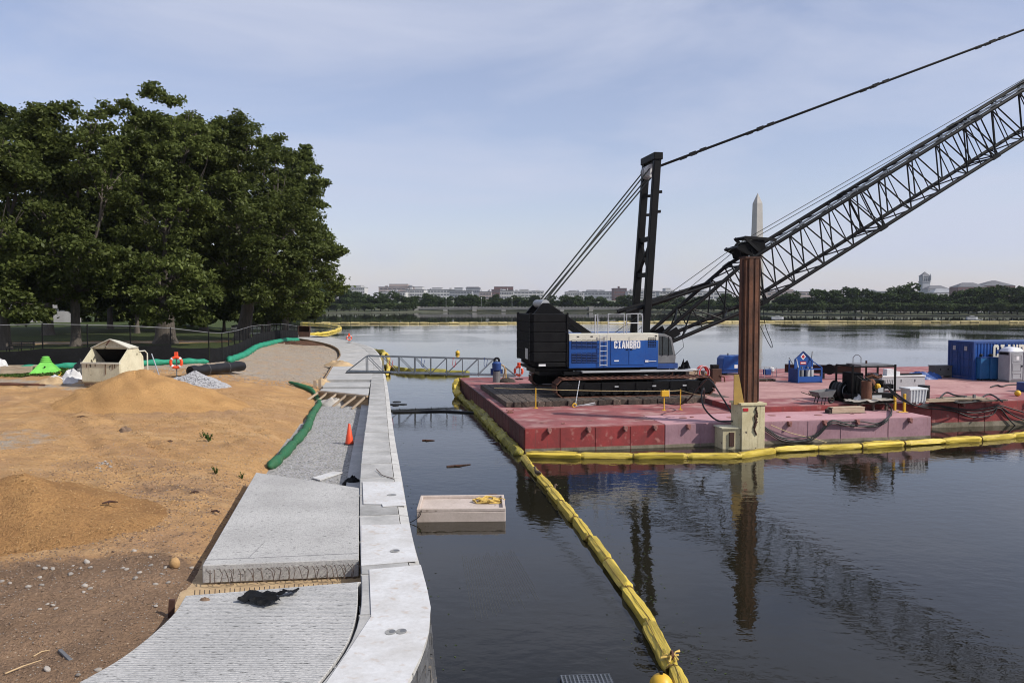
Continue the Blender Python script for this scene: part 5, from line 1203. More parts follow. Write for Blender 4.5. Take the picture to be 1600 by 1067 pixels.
part('wheel', MB().torus((.5,0,.2),.155,.05,'y',18,8).lathe([(.06,-.05),(.06,.05)],(.5,0,.2),10,'y'), 'rubber', t, smooth=True)

# tote, drum, chest, boxes
t = thing('plastic_tote', 'white ribbed plastic bulk tote beside the black drum', 'tote', dk(1427,630), TH)
part('body', MB().add([(-.44,-.34,.08),(.44,-.34,.08),(.44,.34,.08),(-.44,.34,.08),(-.5,-.4,.78),(.5,-.4,.78),(.5,.4,.78),(-.5,.4,.78)],[(3,2,1,0),(4,5,6,7),(0,1,5,4),(1,2,6,5),(2,3,7,6),(3,0,4,7)]), 'tote_white', t, bevel=.03)
part('rim', MB().bx(-.54,.54,-.44,.44,.72,.82), 'tote_white', t, bevel=.02)
for k in range(6): part('rib', MB().beam((-.4+k*.16,-.35,.08),(-.43+k*.173,-.415,.74),.06,.04), 'tote_white', t)
for x in (-.38,0,.38): part('foot', MB().bx(x-.07,x+.07,-.33,.33,0,.09), 'tote_white', t)
t = thing('steel_drum', 'black steel drum standing behind the white tote', 'drum', dk(1443,627), 0)
part('shell', MB().lathe([(.29,0),(.29,.85)],(0,0,0),20), 'black_steel', t, smooth=True)
for z in (.02,.28,.56,.84): part('hoop', MB().torus((0,0,z),.292,.014,n=20,m=6), 'black_steel', t)
p = dk(1412,611); t = thing('tool_chest', 'long pale grey tool chest with clutter on its lid', 'tool chest', p, TH)
part('body', MB().bx(-1.45,1.4,0,.8,.06,.82), 'light_grey', t, bevel=.015); part('lid', MB().bx(-1.48,1.43,-.03,.83,.84,.92), 'white_paint', t, bevel=.01); part('lid_gap', MB().bx(-1.44,1.39,.01,.79,.8,.85), 'black_matte', t)
for x in (-1.3,1.2): part('skid', MB().bx(x,x+.15,.05,.75,0,.07), 'grey_dark', t)
for x in (-.2,.7): part('latch', MB().bx(x,x+.06,-.02,.01,.55,.7), 'grey_dark', t)
part('white_box', MB().bx(-1.05,-.6,.1,.5,.92,1.3), 'tote_white', t, bevel=.01); part('white_box', MB().bx(-.5,-.15,.15,.5,.92,1.15), 'tote_white', t, bevel=.01); part('strip_bundle', MB().bx(-.1,1.35,.2,.35,.94,1.02).bx(.1,1.4,.4,.5,.94,1.0), 'black_matte', t)
heapcloth('blue_tarp_bundle', 'dark blue tarpaulin bundle lying behind the tool chest', 'tarpaulin', dk(1434,592), 1.3,.6,.42,'dark_blue',7)
heapcloth('blue_tarp_bundle', 'bright blue flat tarpaulin beside the grey steel box', 'tarpaulin', dk(1455,591), .7,.5,.36,'blue_paint',9)
t = thing('steel_box', 'low dark grey steel box in front of the blue container doors', 'box', dk(1476,590), TH)
part('body', MB().bx(-.75,.65,0,.7,.12,.78), 'grey_box', t, bevel=.015); part('lid', MB().bx(-.78,.68,-.03,.73,.78,.84), 'grey_box', t)
for x in (-.6,.45): part('runner', MB().bx(x,x+.12,.0,.7,0,.12), 'grey_dark', t)
for x in (-.35,.25): part('lug', MB().lathe([(.05,-.03),(.05,.0)],(x,0,.58),8,'y'), 'black_matte', t)

# shipping container
cn = BL(dk(1520,594)); t = thing('shipping_container', 'blue corrugated shipping container with double doors at its end', 'container', BW(cn[0],cn[1],DH), TH)
CL, CWd, CH = 6.06,2.44,2.59
part('frame', MB().bx(0,.14,-.0,.14,0,CH).bx(0,.14,CWd-.14,CWd,0,CH).bx(CL-.14,CL,0,.14,0,CH).bx(CL-.14,CL,CWd-.14,CWd,0,CH).bx(.1,CL-.1,.01,.12,CH-.13,CH-.005).bx(.1,CL-.1,CWd-.12,CWd-.01,CH-.13,CH-.005).bx(.1,CL-.1,.01,.12,.005,.16).bx(.01,.12,.1,CWd-.1,CH-.13,CH-.005).bx(.01,.12,.1,CWd-.1,.005,.14), 'dark_blue', t)
n = 24; prof = []
for k in range(n):
    x = .14+(CL-.28)*k/n; w_ = (CL-.28)/n; prof += [(x,.03),(x+w_*.4,.03),(x+w_*.5,.075),(x+w_*.9,.075)]
prof.append((CL-.14,.03))
for y, s in ((0,1),(CWd,-1)):
    v_ = [(a_,y+s*b_,.16) for a_, b_ in prof]+[(a_,y+s*b_,CH-.13) for a_, b_ in prof]; q = len(prof); part('side_wall', MB().add(v_,[(i,i+1,q+i+1,q+i) for i in range(q-1)]), 'blue_paint', t)
part('roof', MB().bx(.05,CL-.05,.05,CWd-.05,CH-.03,CH-.008), 'dark_blue', t); part('end_wall', MB().bx(CL-.1,CL-.06,.1,CWd-.1,.1,CH-.1), 'dark_blue', t)
for y0, y1 in ((.15,1.2),(1.24,2.29)):
    d_ = part('door', MB().bx(.03,.08,y0,y1,.16,CH-.15), 'dark_blue', t)
    for z in (.55,1.1,1.65): part('door_panel', MB().bx(.005,.03,y0+.08,y1-.08,z-.22,z+.2), 'dark_blue', d_)
    for yy in (y0+.25,y1-.25): part('lock_rod', MB().tube([(-.02,yy,.2),(-.02,yy,CH-.2)],.02,6), 'dark_blue', d_)
    part('notice', MB().bx(-.03,-.024,y0+.42,y0+.68,1.95,2.25), 'light_grey', d_)
lettering(t, 3.4, (1.5,-.02,1.42), 'cream_paint', tall=1.3)
t.children[-1]['label'] = 'large pale lettering on the container side, mostly hidden'

# two blue tank cabinets, portable toilet
for (px0, lb) in ((1538.5,'blue steel cabinet with vents on top beside the container corner'),(1554.5,'blue steel cabinet pressed against the portable toilet')):
    t = thing('steel_cabinet', lb, 'cabinet', dk(px0,594.5), TH)
    part('body', MB().bx(-.33,.33,0,1.15,.1,1.55), 'tank_blue', t, bevel=.02); part('top_trim', MB().bx(-.34,.34,-.01,1.16,1.5,1.56), 'dark_blue', t)
    part('vent_cowl', MB().lathe([(.08,1.56),(.08,1.64),(.15,1.66),(.13,1.74),(.02,1.78)],(.0,.4,0),12), 'black_plastic', t, smooth=True)
    for x in (-.25,.25): part('castor', MB().bx(x-.06,x+.06,.05,1.1,0,.1), 'black_matte', t)
t = thing('portable_toilet', 'light grey portable toilet cabin with domed pale roof', 'portable toilet', dk(1579,596), TH-R(3))
part('cabin', MB().bx(-.53,.53,-.53,.53,.1,2.0), 'grey_plastic', t, bevel=.03); part('base_skid', MB().bx(-.56,.56,-.56,.56,0,.1), 'grey_dark', t)
d_ = part('door', MB().bx(-.4,.4,-.555,-.53,.16,1.92), 'grey_plastic', t, bevel=.012)
for z0, z1 in ((.24,.62),(.74,1.24),(1.36,1.82)): part('door_rib', MB().bx(-.32,.32,-.575,-.556,z0,z0+.05).bx(-.32,.32,-.575,-.556,z1-.05,z1).bx(-.32,-.27,-.573,-.556,z0,z1).bx(.27,.32,-.573,-.556,z0,z1), 'grey_plastic', d_)
part('latch', MB().bx(.28,.36,-.59,-.556,1.0,1.12), 'black_matte', d_); part('door_sign', MB().bx(-.08,.12,-.565,-.556,1.46,1.72), 'reflect_white', d_)
for sx in (-.5,.5): part('corner_column', MB().bx(sx-.06,sx+.06,-.57,-.45,.1,2.0), 'grey_plastic', t, bevel=.02)
part('side_vent', MB().bx(-.545,-.53,-.42,.42,1.78,1.94), 'black_matte', t)
rf_ = MB(); vs = []
for i in range(7):
    for k in range(9):
        x = -.57+1.14*k/8; y = -.57+1.14*i/6; vs.append((x,y,2.0+.30*(1-(x/.57)**2)**.5*(1-(y/.57)**4)**.5 if abs(x) < .569 and abs(y) < .569 else 2.0))
rf_.add(vs,[(i*9+k,i*9+k+1,(i+1)*9+k+1,(i+1)*9+k) for i in range(6) for k in range(8)]); part('roof', rf_, 'roof_translucent', t, smooth=True, angle=70)
part('vent_pipe', MB().tube([(.42,.42,1.9),(.42,.42,2.42)],.05,8), 'grey_dark', t)

# timber stack
t = thing('timber_stack', 'low untidy stack of weathered planks with black hose over it', 'planks', dk(1508,628.5), TH+R(2))
for k in range(14):
    l = rnd.uniform(1.6,3.9); x = rnd.uniform(-2.0,2.1-l*.5); z = .03+.075*(k//5); y = -.1+(k%5)*.26+rnd.uniform(-.05,.05)
    part('plank', MB().box((x+l*.15,y,z+.02),(l,.2,.07),rnd.uniform(-.08,.08)), 'pale_wood' if k % 3 else 'old_timber', t)
part('stop_post', MB().bx(.35,.47,-.2,-.1,0,.42), 'grey_dark', t)
def hose(label, pts, r=.035, mat='rubber', name='rubber_hose', cat='hose', kp=7, n=7): return one(name, MB().tube(cat_rom(pts,kp),r,n), mat, label, cat, smooth=True, angle=60)
hose('black hose tangled over the weathered planks', [dk(1462,628)+Vector((0,-.2,.1)),dk(1478,622)+Vector((0,0,.3)),dk(1490,626)+Vector((0,-.2,.3)),dk(1505,626)+Vector((0,-.3,.25)),dk(1490,630)+Vector((0,-.1,.06)),dk(1520,629)+Vector((0,-.1,.06)),dk(1545,624)+Vector((0,0,.28)),dk(1566,629)+Vector((0,0,.05))], .045)
hose('black hose lying on the pink deck before the portable toilet', [dk(1548,606)+Vector((0,0,.04)),dk(1558,603)+Vector((0,0,.05)),dk(1566,605)+Vector((0,0,.05)),dk(1580,602)+Vector((0,0,.04)),dk(1640,601)+Vector((0,0,.04))], .045)
# hoses slung along the faces
def face(px, py, e2, out=.1):       # pixel on a front face at barge depth e2
    d = ray(px,py); o_ = Vector((0,0,CAMZ)); t_ = ((OB+E2*(e2-out))-o_).dot(E2)/d.dot(E2); return o_+d*t_
for i, dz in enumerate((0,-.09,.05)):
    v_ = Vector((0,0,dz)); hose(('black hose slung in swags along the lilac pontoon face','lower black hose slung beside its twin on the lilac pontoon face','upper thin black hose slung along the lilac pontoon face')[i],
      [face(1186,662,0,.16)+v_,face(1203,674,0)+v_,face(1222,685,0)+v_,face(1250,689-i*2,0)+v_,face(1275,680,0)+v_,face(1298,659,0,.17)+v_,face(1318,661,0)+v_,face(1345,666-i*3,0)+v_,face(1370,663,0)+v_,face(1386,655,0,.15)+v_,face(1393,648,.9,.0)+v_+Vector((0,0,.1)),dk(1391,640,DL)+v_*.4+Vector((0,0,.14)),dk(1383,634)+Vector((0,0,.12+dz*.3))], .034-.006*(i==2))
for i, (dz, e) in enumerate(((0,0),(-.10,4),(.06,-3))):
    v_ = Vector((0,0,dz)); hose(('black hose running from the power pack down along the red hull','second black hose drooping lower along the red hull','third black hose close under the deck edge of the red hull')[i],
      [dk(1386,604,DH+.95),dk(1402,618,DH+.55)+v_,dk(1428,633,DH+.1)+Vector((0,-.2,0)),face(1455,634+e*.3,2.97)+v_,face(1490,639,2.97)+v_,face(1520,645+e,2.97)+v_,face(1550,641+e,2.97)+v_,face(1562,635,2.97)+v_,face(1590,652+e*3,2.97)+v_,face(1640,664+e*3,2.97)+v_,face(1700,650,2.97)+v_], .036)
hose('black hydraulic hose looping beside the spud well', [BW(9.2,1.9,1.8),BW(8.9,1.2,2.5),BW(8.6,.8,2.3),BW(8.6,.5,1.7),BW(9.1,.2,1.15),BW(9.7,-.2,1.15)], .04)
hose('second black hose rising from the spud well to the timber mat', [BW(9.75,-.1,1.4),BW(9.5,.6,2.2),BW(9.3,1.5,2.9),BW(9.4,2.6,2.6),BW(9.2,4.5,1.4),BW(8.8,6.8,1.2)], .04)
one('mooring_rope', MB().tube(cat_rom([face(1205,664,0),face(1235,676,0),face(1275,686,0),face(1300,694,0)],6),.015,5), 'rope', 'pale thin rope slanting down the lilac pontoon face', 'rope')

# yellow posts at the pontoon end
for px, py, lb, foot in ((1398,641,'yellow steel post at the pontoon end beside the hose bundle',0),(1413,643.5,'yellow steel post with a foot plate at the pontoon corner',1)):
    t = thing('yellow_post', lb, 'post', dk(px,py,DL), TH); part('shaft', MB().bx(-.055,.055,-.055,.055,0,.92), 'yellow_paint', t, bevel=.008)
    if foot: part('foot_plate', MB().bx(-.38,.1,-.12,.12,0,.03), 'yellow_paint', t)
# stanchions and rope along the crane mats
sp3 = []
for px, py, lb in ((837,637.5,'thin yellow stanchion in front of the timber mat end'),(1037.5,641,'yellow stanchion carrying a yellow signal box'),(1063,640,'yellow stanchion just right of the signal box')):
    p = dk(px,py,DL); t = thing('rope_stanchion', lb, 'stanchion', p, TH); part('shaft', MB().tube([(0,0,0),(0,0,1.05)],.032,8), 'yellow_paint', t); part('foot', MB().lathe([(.12,0),(.12,.02)],(0,0,0),12), 'yellow_paint', t)
    if px == 1037.5: part('signal_box', MB().bx(-.16,.24,-.1,.1,.72,1.02), 'yellow_paint', t, bevel=.015); part('box_lens', MB().bx(.24,.27,-.09,.09,.68,1.05), 'pale_wood', t)
    sp3.append(p+Vector((0,0,1.0)))
rp = []
pts = [sp3[0]+Vector((-2.2,1.5,-.1)), sp3[0], sp3[1], sp3[2], BW(9.5,2.2,2.0)]
for a, b in zip(pts, pts[1:]):
    for k in range(8): f = k/8; q = a.lerp(b,f); q.z -= .5*f*(1-f)*(.35 if (b-a).length > 3 else .1); rp.append(q)
one('guard_rope', MB().tube(rp+[pts[-1]],.016,5), 'rope', 'yellowish guard rope strung between the stanchions along the mats', 'rope')
# chain with turnbuckle
t = thing('lashing_chain', 'steel lashing chain from the crane track to a yellow deck ring', 'chain', dk(896,636,DL), TH); a = Vector((.1,-.02,.1)); b = Vector((.75,1.55,1.25))
for k in range(17):
    c = a.lerp(b,(k+.5)/17); d = (b-a).normalized()*.055; part('chain_link', MB().tube([c-d, c+d],.028 if k % 2 else .02,6), 'galvanised', t)
part('deck_ring', MB().torus((.05,-.02,.09),.1,.035,'y',12,6), 'yellow_paint', t)
part('drawbar_frame', MB().tube([(.1,-.05,.06),(.55,-.12,.12),(1.15,-.08,.22),(1.25,.1,.1),(.6,.18,.05),(.15,.1,.05)],.028,6), 'galvanised', t)

# back corner of the barge: lifebuoy on stand, blue pump
def lifebuoy(label, p, rz, tilt=0.0, stand=True, r=.30, post=1.15, zc=.75):
    t = thing('lifebuoy_stand' if stand else 'lifebuoy', label, 'lifebuoy', p, rz)
    ring = part('ring', MB().torus((0,-.08,zc),r,.085,'y',28,10), 'orange', t, smooth=True)
    for a_ in (45,135,225,315):
        pts = [(r*math.cos(R(a_+d)),-.08,zc+r*math.sin(R(a_+d))) for d in (-9,0,9)]; part('band', MB().tube(pts,.091,10), 'reflect_white', ring, smooth=True)
    if stand:
        part('post', MB().tube([(0,.05,0),(0,.05,post)],.035,8), 'lamp_grey', t); part('foot', MB().beam((-.3,.05,.03),(.3,.05,.03),.06).beam((0,-.25,.03),(0,.35,.03),.06), 'black_matte', t)
        part('bracket', MB().bx(-.1,.1,-.12,.08,zc+r-.05,zc+r+.3), 'orange', t, bevel=.02)
    return t
lifebuoy('orange lifebuoy on a stand at the back of the barge', dk(811,593,DL), R(-25), zc=.62, post=.95)
t = thing('drum_pump', 'upright dark blue pump with a round black cap beside the gangway end', 'pump', dk(776,597,DL), TH)
part('base', MB().lathe([(.27,0),(.27,.75)],(0,0,0),14), 'grey_dark', t); part('motor', MB().lathe([(.20,.75),(.30,.85),(.32,1.3),(.22,1.42)],(0,0,0),14), 'dark_blue', t, smooth=True)
part('cap', MB().torus((0,-.05,1.5),.17,.075,'y',18,8), 'black_plastic', t, smooth=True); part('hose', MB().tube(cat_rom([(.25,0,1.2),(.5,-.1,1.1),(.55,-.1,.7),(.45,0,.2),(.7,-.1,.05)],5),.05,7), 'rag_tan', t); part('bracket', MB().bx(-.42,-.25,-.06,.06,.5,.95).bx(.25,.42,-.06,.06,.6,.9), 'dark_blue', t)
part('rail', MB().tube([(.62,-.2,0),(.62,-.2,.95)],.03,6), 'yellow_paint', t)
heapcloth('rope_heap', 'dark heap of ropes on the barge deck beside the blue pump', 'rope', dk(793,597,DL), .6,.4,.3,'old_timber',12)
t = thing('mooring_cleat', 'small rusty cleat at the left edge of the red deck', 'cleat', dk(797,645,DL), TH); part('base', MB().bx(-.16,.16,-.08,.08,0,.04), 'rust', t); part('horn', MB().tube([(-.2,0,.17),(-.06,0,.13),(.06,0,.13),(.2,0,.17)],.035,6).bx(-.08,.08,-.04,.04,.03,.14), 'hull_fitting', t)

# behind the right end of the tracks
heapcloth('tarp_heap', 'black tarpaulin heap behind the right end of the crane track', 'tarpaulin', AT(1068,590,53.5)*1.0+Vector((0,0,-.6)), .75,.6,1.35,'black_cloth',21)
heapcloth('cable_bundle', 'black bundle of cables beside the tarpaulin heap', 'cables', AT(1051,590,54)+Vector((0,0,-.6)), .45,.4,1.15,'black_plastic',23)
t = thing('wooden_crate', 'tan wooden crate between the tarpaulin heap and the red hose reel', 'crate', AT(1083,590,52.5)+Vector((0,0,-.65)), TH)
part('body', MB().bx(-.38,.38,-.3,.3,0,1.15), 'pale_wood', t); 
for z in (.3,.95): part('batten', MB().bx(-.4,.4,-.33,-.30,z-.05,z+.05), 'pale_wood', t)
part('white_lid', MB().bx(-.42,.42,-.34,.34,1.15,1.22), 'rag_white', t)
t = thing('hose_reel', 'red hose reel with steel rim behind the crane track', 'hose reel', AT(1098,590,52.5)+Vector((0,0,-.65)), TH+R(15))
part('reel', MB().torus((0,-.12,.98),.40,.07,'y',22,8).torus((0,.12,.98),.40,.07,'y',22,8), 'red_paint', t, smooth=True); part('rim', MB().torus((-.1,-.25,.98),.44,.025,'y',22,6), 'galvanised', t); part('hub', MB().lathe([(.12,-.3),(.12,.3)],(0,0,.98),10,'y'), 'grey_dark', t)
for s in (-.3,.3): part('stand', MB().tube([(-.35,s,0),(0,s,.98),(.35,s,0)],.035,6), 'yellow_paint', t)
t = thing('engine_unit', 'dark rusty engine unit left of the blue compressor', 'engine', AT(1117,592,54)+Vector((0,0,-.55)), TH); part('block', MB().bx(-.35,.35,-.3,.35,.2,1.25), 'rust_dark', t, bevel=.05); part('head', MB().bx(-.25,.2,-.2,.25,1.25,1.5), 'black_steel', t, bevel=.03); part('skid', MB().bx(-.45,.5,-.35,.4,0,.2), 'black_steel', t)
part('pipe', MB().tube([(.2,-.3,.8),(.5,-.35,.7),(.55,-.35,.3)],.05,7), 'rust', t)
t = thing('air_compressor', 'blue boxed air compressor half hidden behind the pile', 'compressor', dk(1143,585), TH)
part('canopy', MB().ext([(-.95,.35),(1.1,.35),(1.1,1.3),(.95,1.4),(-.7,1.4),(-.9,1.2)],-.55,.55), 'blue_paint', t, bevel=.04); part('chassis', MB().bx(-.95,1.1,-.5,.5,.15,.35), 'dark_blue', t); part('notice', MB().bx(-.05,.2,-.565,-.55,.5,.75), 'reflect_white', t); part('exhaust', MB().tube([(-.3,0,1.35),(-.3,0,1.55)],.05,8), 'grey_dark', t)
for x in (-.7,.8): part('skid', MB().bx(x,x+.15,-.5,.5,0,.16), 'black_steel', t)
t = thing('petrol_pump', 'small blue and white petrol pump beyond the pile', 'pump', dk(1200,589), TH); part('engine', MB().bx(-.3,.15,-.2,.2,.15,.55), 'dark_blue', t, bevel=.03); part('cover', MB().ball((.25,0,.5),.22,n=10,m=7), 'white_paint', t, smooth=True); part('roll_frame', MB().tube([(-.4,-.25,0),(-.4,-.25,.7),(.5,-.25,.7),(.5,-.25,0)],.025,6).tube([(-.4,.25,0),(-.4,.25,.7),(.5,.25,.7),(.5,.25,0)],.025,6), 'light_grey', t)
t = thing('pallet', 'dark low pallet on the red deck below the petrol pump', 'pallet', dk(1193,595), TH)
for k in range(5): part('slat', MB().bx(-.7,.7,-.4+k*.18,-.28+k*.18,.1,.14), 'old_timber', t)
for x in (-.65,0,.6): part('bearer', MB().bx(x-.05,x+.05,-.4,.44,0,.1), 'old_timber', t)
t = thing('blue_bin', 'dark blue steel bin with yellow buoy beside it at the deck edge', 'bin', dk(1604,612), TH); part('body', MB().bx(-.35,.6,-.3,.4,.05,.55), 'dark_blue', t, bevel=.02); part('skid', MB().bx(-.3,.5,-.25,.35,0,.06), 'black_matte', t)
one('fender_ball', MB().ball(tuple(dk(1590,619)+Vector((0,0,.17))),.17,n=14,m=10), 'yellow_paint', 'small yellow ball fender at the end of the plank stack', 'fender', smooth=True)
t = thing('yellow_machine', 'small yellow and red machine behind the portable toilet', 'machine', dk(1601,594), TH); part('body', MB().bx(-.35,.5,-.3,.3,.25,.7), 'yellow_paint', t, bevel=.03); part('head', MB().ball((.0,0,.95),.24,n=10,m=7), 'red_paint', t, smooth=True); part('wheel', MB().lathe([(.2,-.33),(.2,.33)],(-.1,0,.2),12,'y'), 'rubber', t); part('neck', MB().bx(-.08,.08,-.08,.08,.6,.85), 'grey_dark', t)
# ================================================================== GANGWAY
g0 = G(541,582,ZT+.02); g1 = G(806,588.5,DL+.05); gd = g1-g0; gl = Vector((gd.x,gd.y,0)).length; grz = math.atan2(gd.y,gd.x); slope = gd.z/gl
t = thing('gangway', 'grey steel truss gangway from the promenade to the barge', 'gangway', tuple(g0), grz)
NP = 10; GHt = 1.17; x1_ = 1.45; xs_ = [0,x1_]+[x1_+(gl-1.6-x1_)*k/8 for k in range(1,9)]
def gz_(x): return slope*x+.06
for s in (0,.95):
    part('bottom_chord', MB().beam((0,s,gz_(0)),(gl,s,gz_(gl)),.075,.10), 'grey_steel', t)
    part('top_chord', MB().beam((x1_,s,gz_(x1_)+GHt),(gl-1.6,s,gz_(gl-1.6)+GHt),.065,.065), 'grey_steel', t)
    part('end_stay', MB().beam((0,s,gz_(0)),(x1_,s,gz_(x1_)+GHt),.06), 'grey_steel', t); part('end_stay', MB().beam((gl,s,gz_(gl)),(gl-1.6,s,gz_(gl-1.6)+GHt),.06), 'grey_steel', t)
    for i, x in enumerate(xs_[1:]):
        part('upright', MB().beam((x,s,gz_(x)-.1),(x,s,gz_(x)+GHt),.06), 'grey_steel', t)
        if i < 8:
            xn = xs_[i+2]; a, b = (x,xn) if i < 4 else (xn,x); part('diagonal', MB().beam((a,s,gz_(a)+GHt),(b,s,gz_(b)),.045), 'grey_steel', t)
for k in range(22):
    x = gl*(k+.5)/22; part('deck_plank', MB().bx(x-gl/46,x+gl/46,.03,.92,gz_(x)-.02,gz_(x)+.02), 'grey_steel', t)
for k in range(4): part('hung_strap', MB().tube(cat_rom([(3.2+k*2.3,-.05,GHt-.1),(3.15+k*2.3,-.08,.55),(3.3+k*2.3,-.06,.4),(3.4+k*2.3,-.05,.9)],4),.02,5), 'dark_blue' if k % 2 else 'red_paint', t)
part('landing_mat', MB().beam((.0,-.25,-.01),(3.3,-.25,.0),.5,.03), 'black_cloth', t)

# ================================================================== CONTAINMENT BOOMS
def seg_mesh(k, mat):
    rg = np.random.default_rng(70+k); vs, fs = [], []; n, m = 12, 11
    for i in range(m):
        x = i/(m-1); e = min(x,1-x); r = .70+.30*min(1,e/.07)**.6
        for q in range(n):
            a = 6.283*q/n+.26; sqr = 1/max(abs(math.cos(a)),abs(math.sin(a)))**.55
            w = r*sqr*(1+.10*(rg.random()-.5)+.09*math.sin(3*a+x*9+k)*(1 if e < .35 else .5)); vs.append((x, w*math.cos(a), w*math.sin(a)*.86))
    mb = MB(); mb.add(vs,[(i*n+q,i*n+(q+1)%n,(i+1)*n+(q+1)%n,(i+1)*n+q) for i in range(m-1) for q in range(n)]+[tuple(range(n))[::-1],tuple((m-1)*n+q for q in range(n))])
    return mb.mesh('float_segment', mat, True, 50)
SEG = {m_: [seg_mesh(k,m_) for k in range(4)] for m_ in ('boom_yellow','boom_algae','boom_worn')}
SEAM = MB().tube([(.02,.1,.80),(.12,.12,.93),(.5,.16,.96),(.88,.1,.93),(.98,.1,.8)],.055,5).tube([(.0,.0,0),(.012,0,0)],.86,12).mesh('seam','seam_brown')
def float_boom(label, pts, r, seglen, mat, zc=.08, jit=.06, seam=False):
    c = [Vector(p) for p in pts]; c = cat_rom(c,8); L_ = plen(c); n = max(int(round(L_/seglen)),1); q = resample(c,n+1)
    t = thing('containment_boom', label, 'containment boom', (q[0].x,q[0].y,0))
    for i in range(n):
        a = q[i]+Vector((rnd.uniform(-jit,jit)*(i>0),rnd.uniform(-jit,jit)*(i>0),0)); b = q[i+1]; d = b-a; l = d.length
        o = part('float_segment', SEG[mat][rnd.randrange(4)], None, t); o.location = (a.x-q[0].x,a.y-q[0].y,zc+a.z); o.rotation_euler = (rnd.uniform(-.7,.7),-math.asin(max(-1,min(1,d.z/l))),math.atan2(d.y,d.x)); o.scale = (l*1.03,r*rnd.uniform(.86,1.12),r*rnd.uniform(.86,1.12))
        if seam: part('seam', SEAM, None, o)
    return t
def W0(l): return [G(*p,.08) for p in l]
def flat(l): return [Vector((p.x,p.y,0)) for p in l]
nb = [(1090,1140),(1068,1085),(1046,1030),(1008,968),(968,906),(938,861),(908,821),(880,790),(856,761),(835,736),(818,714)]
float_boom('bright yellow containment boom running from the barge corner down the open water', flat(W0(nb)), .145, 1.95, 'boom_yellow', seam=True)
float_boom('outer algae stained yellow boom along the left barge side', flat(W0([(812,709),(790,688),(768,664),(748,639),(731,615),(719,600)])), .24, 1.7, 'boom_algae')
float_boom('inner algae stained yellow boom pressed against the left barge side', flat([BW(-.32,.3+k*3,0) for k in range(8)]), .20, 1.6, 'boom_algae')
float_boom('yellow boom looped up at the far left corner of the barge', [Vector(BW(-.45,20.8,.1)),Vector(BW(-.5,22.0,.35)),Vector(BW(-.3,23.3,.75)),Vector(BW(.2,24.6,.8)),Vector(BW(.9,24.85,.35)),Vector(BW(1.2,25.2,.1))], .25, .9, 'boom_yellow', zc=.05, jit=.02)
float_boom('clean yellow boom floating along the barge front and past the lilac pontoon', flat(W0([(822,711),(900,712.5),(1000,713),(1090,713),(1150,712.5),(1185,711),(1215,703),(1260,701),(1330,698),(1420,693),(1500,688),(1600,680),(1720,668)])), .165, 2.3, 'boom_yellow', zc=.09, seam=True)
float_boom('long distant boom of worn pale floats across the whole basin', flat([G(p,q_,.1) for p, q_ in ((470,505.6),(700,505.6),(900,504.5),(1200,503),(1400,503),(1600,503.5),(1750,504))]), .34, 3.0, 'boom_worn', zc=.2)
float_boom('yellow boom curving in a loop beyond the promenade end', flat([G(p,q_,.1) for p, q_ in ((476,523.3),(500,522),(518,519),(529,515),(531,512),(520,509),(500,507),(470,505.5))]), .36, 2.6, 'boom_yellow', zc=.15)
float_boom('muddy yellow boom floating under the gangway', flat([G(p,q_,.1) for p, q_ in ((602,574),(618,578),(640,581.5),(680,583),(732,584))]), .33, 1.9, 'boom_algae', zc=.15)
float_boom('bright boom folded over itself beside the coping behind the gangway', [G(599,585,.15),G(596.5,566,.75),G(600,552,.95),G(606,556,.7),G(607,575,.5),G(604,586,.1)], .17, 1.3, 'boom_yellow', zc=.0, jit=.02)
float_boom('dark mossy boom end trailing from the curve of the coping', flat([G(p,q_,.1) for p, q_ in ((572,545.5),(585,550.5),(600,552))]), .36, 2.0, 'boom_algae', zc=.18)
def buoy(px, py, r, label):
    p = G(px,py,0); t = thing('marker_buoy', label, 'buoy', (p.x,p.y,0)); part('ball', MB().ball((0,0,r*.55),r,n=18,m=12), 'yellow_paint', t, smooth=True); part('lug', MB().tube([(0,0,r*1.5),(0,0,r*1.75)],r*.16,7), 'black_plastic', t)
buoy(1033,1080,.2,'yellow ball buoy floating beside the near boom coupling'); buoy(715,553,.28,'small yellow marker buoy floating alone beyond the gangway')
# near coupling, floating box, grating, floating line
t = thing('boom_coupling', 'frayed orange rope coupling between two near boom floats', 'coupling', tuple(G(1050,1027,.2))); mb = MB()
for k in range(9): a = rnd.uniform(0,6.28); mb.tube([(0,0,0),(.1*math.cos(a),.1*math.sin(a),rnd.uniform(0,.1)),(.22*math.cos(a),.2*math.sin(a),rnd.uniform(-.02,.08))],.016,5)
part('rope_tuft', mb, 'rope_yellow', t); part('shackle', MB().torus((0,0,.02),.09,.025,'x',12,6), 'rust', t)
p0, p1, p2, p3 = G(651,815.5,0), G(790,814,0), G(789,783,.40), G(652,785,.40)
bx_ = p1-p0; t = thing('floating_box', 'pale concrete float box with raised rim and rope coil on top', 'float', tuple(p0), math.atan2(bx_.y,bx_.x)); w_, d_ = bx_.length, 1.75
part('body', MB().bx(0,w_,0,d_,-.3,.30), 'concrete_box', t, bevel=.02)
for a in ((0,w_,0,.09),(0,w_,d_-.09,d_),(0,.09,.09,d_-.09),(w_-.09,w_,.09,d_-.09)): part('rim', MB().bx(a[0],a[1],a[2],a[3],.302,.40), 'concrete_box', t, bevel=.012)
rc_ = t; mb = MB(); pts = []
for k in range(70): a = k*.62; rr_ = .12+.16*abs(math.sin(k*.37)); pts.append((2.18+rr_*1.5*math.cos(a)+.1*math.sin(k*.9),1.15+rr_*math.sin(a),.34+.05*math.sin(k*1.7)+.06*(k/70)))
